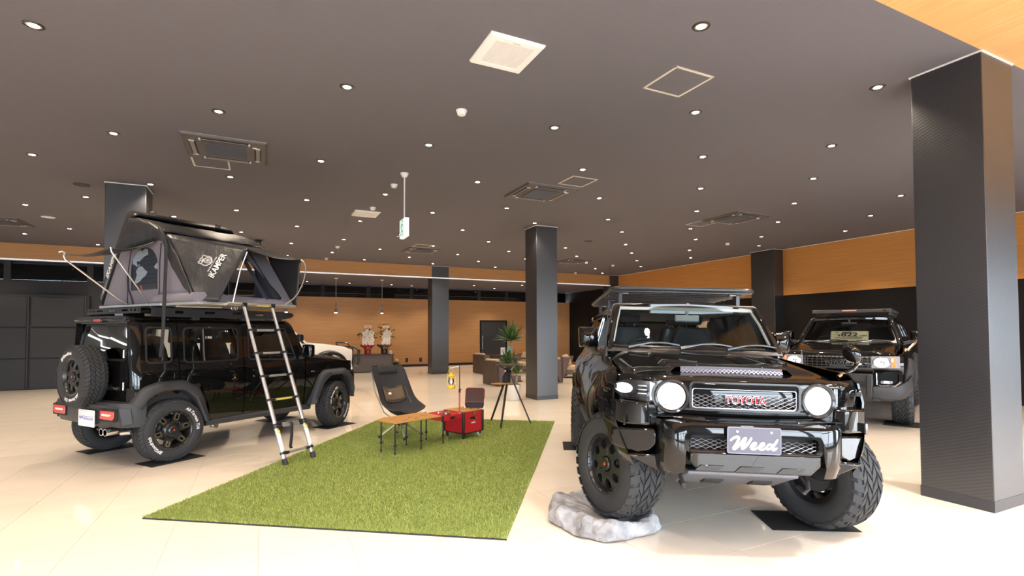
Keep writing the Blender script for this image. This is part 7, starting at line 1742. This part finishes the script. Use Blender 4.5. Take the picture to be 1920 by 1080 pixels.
# ================================================================== RECEPTION AND LOUNGE FAR BACK
m_oak = wood('smoked_oak', (.070, .044, .034), (.045, .028, .022), .5, 2, 1.2)
m_greyoak = wood('grey_laminate', (.125, .105, .110), (.10, .085, .09), .5, 0, 1)
m_beige = mat('beige_upholstery', (.52, .38, .24), .85, bump=(60, .2))
dk = thing('reception_counter', 'grey-brown reception counter carrying two orchid pots', 'counter', (3.6, 20.5, 0))
obj('front_panel', MB().box2((-1.1, -.30, .02), (1.00, -.27, .66)), m_greyoak, dk)
obj('end_panel', MB().box2((1.00, -.31, 0), (1.06, .30, .67)), m_oak, dk)
obj('counter_top', MB().box2((-1.14, -.33, .66), (1.10, .32, .69)), m_oak, dk, bev=.004)
obj('plinth', MB().box2((-1.08, -.28, 0), (.98, .25, .02)), m_under, dk)
def orchid(x, y, z, label, potcol, wrapcol, spread, lean, tall, card, red_print):
    card += .07
    o = thing('potted_orchid', label, 'flower pot', (x, y, z), 0, 'orchid gift pots on the counter')
    mp_ = mat('pot_'+potcol[0], potcol[1], .35, coat=.4)
    obj('pot', MB().lathe([(.10, 0), (.12, .02), (.135, .26), (.13, .27)], 24), mp_, o)
    wr = MB(); rows = []
    for q, r_, zz in ((0, .125, .20), (.5, .19, .29), (1, .27, .36)):
        rows.append([(r_*(1+.14*math.sin(k*1.9)*q)*math.cos(2*PI*k/26), r_*(1+.14*math.sin(k*1.9)*q)*math.sin(2*PI*k/26), zz+.04*math.sin(k*2.7)*q) for k in range(26)])
    wr.loft(rows, True, False); obj('wrapping', wr, mat('wrap_'+wrapcol[0], wrapcol[1], .45), o, solid=.004)
    obj('ribbon', MB().box((0, -.155, .27), (.16, .03, .07)).box((-.06, -.16, .24), (.05, .02, .09)).box((.05, -.16, .24), (.05, .02, .08)), mat('gold_ribbon', (.42, .28, .14), .4), o, bev=.008)
    rr = random.Random(int(x*100))
    m_pet = mat('white_petal', (.82, .78, .75), .6)
    for s_ in range(5):
        x0 = (s_-2)/2*spread
        pts = [(x0*.3, 0, .25), (x0*.7+lean*.3, -.03, .62), (x0+lean, -.08, .92-.10*abs(s_-2)/2), (x0*1.05+lean*.6, -.16, .62)]
        st = obj('flower_stem', MB().tube(pts, .006, 5), mat('orchid_stem', (.06, .11, .03), .6), o)
        fl_ = MB()
        for k in range(9):
            t = k/8; zz = lerp(.40, .93-.10*abs(s_-2)/2, t); xx = x0*1.02+lean*(.2+.8*t)+rr.uniform(-.025, .025); yy = -.15+.06*t+rr.uniform(-.02, .02)
            for p in range(5):
                a = 2*PI*p/5+rr.random()
                fl_.lathe([(.001, -.006), (.022, -.004), (.027, .0), (.001, .008)], 7, Matrix.Translation((xx+.024*math.cos(a), yy, zz+.024*math.sin(a))) @ Matrix.Rotation(PI/2+rr.uniform(-.4, .4), 4, 'X'))
        obj('blossoms', fl_, m_pet, st)['kind'] = 'stuff'
    gl = MB()
    for k in range(90):
        a = rr.uniform(-.2, PI+.2); r_ = rr.uniform(.10, .34)
        c = Vector((lean*.6+r_*math.cos(a)*1.1, rr.uniform(.0, .15), lerp(.78, tall, rr.random())-abs(math.cos(a))*.18))
        sz = rr.uniform(.035, .06); q = Matrix.Rotation(rr.random()*6, 3, 'Z') @ Matrix.Rotation(rr.uniform(.4, 1.5), 3, 'X')
        gl.add([c+q @ Vector(p)*sz for p in ((-1, 0, 0), (-.3, -.45, .1), (.5, -.4, .05), (1, 0, 0), (.5, .4, .05), (-.3, .45, .1))], [(0, 1, 2, 3, 4, 5)])
    obj('greenery', gl, mat('greenery_leaf', (.045, .09, .025), .6, var=(8, .5)), o)['kind'] = 'stuff'
    cd = obj('name_card', MB().box((lean*.5, -.06, card), (.26, .012, .105)), mat('cream_sign', (.80, .72, .60), .5), o)
    cp = MB()
    for w_, dz in ((.18, .018), (.14, -.015), (.16, -.028)): cp.box((lean*.5, -.067, card+dz), (w_, .003, .010))
    obj('card_print', cp, mat('card_red', (.55, .08, .03), .6) if red_print else mat('card_grey', (.5, .42, .40), .6), cd)
orchid(3.72, 20.45, .69, 'white orchid in a red pot with red wrapping, left on the counter', ('red', (.42, .015, .03)), ('red', (.38, .02, .03)), .17, .0, 1.02, .99, True)
orchid(4.36, 20.45, .69, 'white orchid in a black pot with brown wrapping and a tall branch', ('black', (.035, .012, .014)), ('brown', (.10, .05, .03)), .12, .10, 1.25, .99, False)
dcl = thing('desk_calendar', 'small white standing calendar at the right end of the counter', 'calendar', (4.60, 20.40, .69))
obj('card', MB().loft([[(-.055, -.03, 0), (.055, -.03, 0), (.055, .03, 0), (-.055, .03, 0)], [(-.055, -.002, .13), (.055, -.002, .13), (.055, .002, .13), (-.055, .002, .13)]]), mat('card_white', (.78, .78, .82), .5), dcl)
obj('print', MB().box((0, -.020, .065), (.08, .002, .05), Matrix.Rotation(R(-12), 3, 'X')), mat('print_grey', (.5, .5, .58), .6), dcl)
tag(obj('wooden_figure', MB().lathe([(.03, 0), (.035, .06), (.02, .12), (.028, .16), (.01, .20)], 14), mat('pale_wood', (.5, .32, .16), .6)), 'small pale wooden figure beside the calendar', 'figure').location = (4.52, 20.62, .69)
wb = thing('waste_bin', 'black waste bin with yellow paper beside the counter', 'bin', (4.92, 20.9, 0))
obj('bin_body', MB().lathe([(.12, 0), (.14, .32), (.13, .32)], 20), m_blackgloss, wb)
obj('yellow_paper', MB().add([(-.05, -.06, .30), (.08, -.03, .30), (.12, -.02, .42), (-.02, -.05, .50)], [(0, 1, 2, 3)]), mat('yellow_paper', (.65, .55, .22), .6), wb, solid=.003)
mat('mauve_frame', (.13, .10, .105), .6)
# armchairs with panelled oak sides
def armchair(x, y, rz, label):
    o = thing('lounge_armchair', label, 'armchair', (x, y, 0), rz, 'brown panelled lounge armchairs')
    for s in (-1, 1):
        pn = obj('side_panel', MB().prism([(-.42, .02), (-.36, .02), (-.14, .70), (-.42, .70)], -.03, .03, lambda u, v, w: (u, s*.40+w, v)), MATS['mauve_frame'], o, bev=.006)
    bp_ = obj('back_panel', MB().box2((-.46, -.43, .02), (-.40, -.005, .70)).box2((-.46, .005, .02), (-.40, .43, .70)), m_oak, o, bev=.004)
    for y_ in (-.20, .20): obj('panel_hole', MB().box((-.43, y_, .58), (.065, .05, .05)), m_under, bp_)
    obj('seat_cushion', MB().box2((-.38, -.36, .26), (.40, .36, .40)), m_beige, o, bev=.03)
    obj('back_cushion', MB().loft([[(-.38, -.36, .40), (-.20, -.36, .40), (-.20, .36, .40), (-.38, .36, .40)], [(-.40, -.35, .60), (-.24, -.35, .60), (-.24, .35, .60), (-.40, .35, .60)], [(-.44, -.33, .76), (-.33, -.33, .76), (-.33, .33, .76), (-.44, .33, .76)]]), m_beige, o, bev=.03)
    obj('seat_base', MB().box2((-.36, -.37, .12), (.36, .37, .26)), mat('mauve_frame', (.10, .075, .08), .6), o)
    return o
armchair(6.40, 13.74, R(6), 'brown panelled armchair nearest the tripod table, seen from behind')
armchair(7.66, 17.75, R(4), 'brown panelled armchair farther back, against the charcoal door')
armchair(7.72, 13.75, R(176), 'armchair with a beige seat partly hidden by the yucca and pillar')
armchair(8.85, 17.6, R(180), 'far armchair with a beige back behind the yucca leaves')
armchair(9.55, 14.72, R(-40), 'armchair glimpsed between the middle pillar and the front car')
def cafe(x, y, label, sx=.95):
    o = thing('lounge_table', label, 'table', (x, y, 0), 0, 'dark lounge tables')
    obj('table_top', MB().box2((-sx/2, -.38, .69), (sx/2, .38, .725)), mat('dark_brown_top', (.040, .024, .018), .35), o, bev=.004)
    obj('pedestal', MB().box2((-.16, -.14, .03), (.16, .14, .69)), m_under, o)
    obj('foot', MB().box2((-.28, -.24, 0), (.28, .24, .03)), m_under, o)
def cardstand(x, y, label):
    o = thing('card_stand', label, 'card stand', (x, y, .726), R(8), 'white card stands on the lounge tables')
    obj('card', MB().box2((-.09, -.006, .02), (.09, .006, .26)), mat('card_white'), o)
    obj('card_base', MB().box2((-.10, -.05, 0), (.10, .05, .02)), mat('clear_base', (.5, .5, .52), .2), o)
    obj('card_print', MB().box2((-.06, -.0075, .09), (.06, -.006, .20)), mat('print_pale', (.62, .60, .66), .6), o)
cafe(7.02, 14.55, 'dark table beside the yucca in front of the near armchair')
cardstand(6.92, 14.45, 'white card stand on the nearer lounge table')
cafe(7.78, 16.70, 'dark lounge table farther back by the charcoal door', .85)
cardstand(7.70, 16.60, 'white card stand on the farther lounge table')
rg = thing('play_mat', 'red and yellow striped mat on the floor by the far wood wall', 'mat', (12.6, 21.4, 0))
obj('base', MB().box2((-1.0, -.5, 0), (1.0, .5, .05)), mat('mat_red', (.60, .04, .02), .6), rg, bev=.01)
for k in range(3): obj('stripe', MB().box2((-.9+.65*k, -.505, .004), (-.55+.65*k, .505, .053)), mat('mat_yellow', (.75, .38, .03), .6), rg)
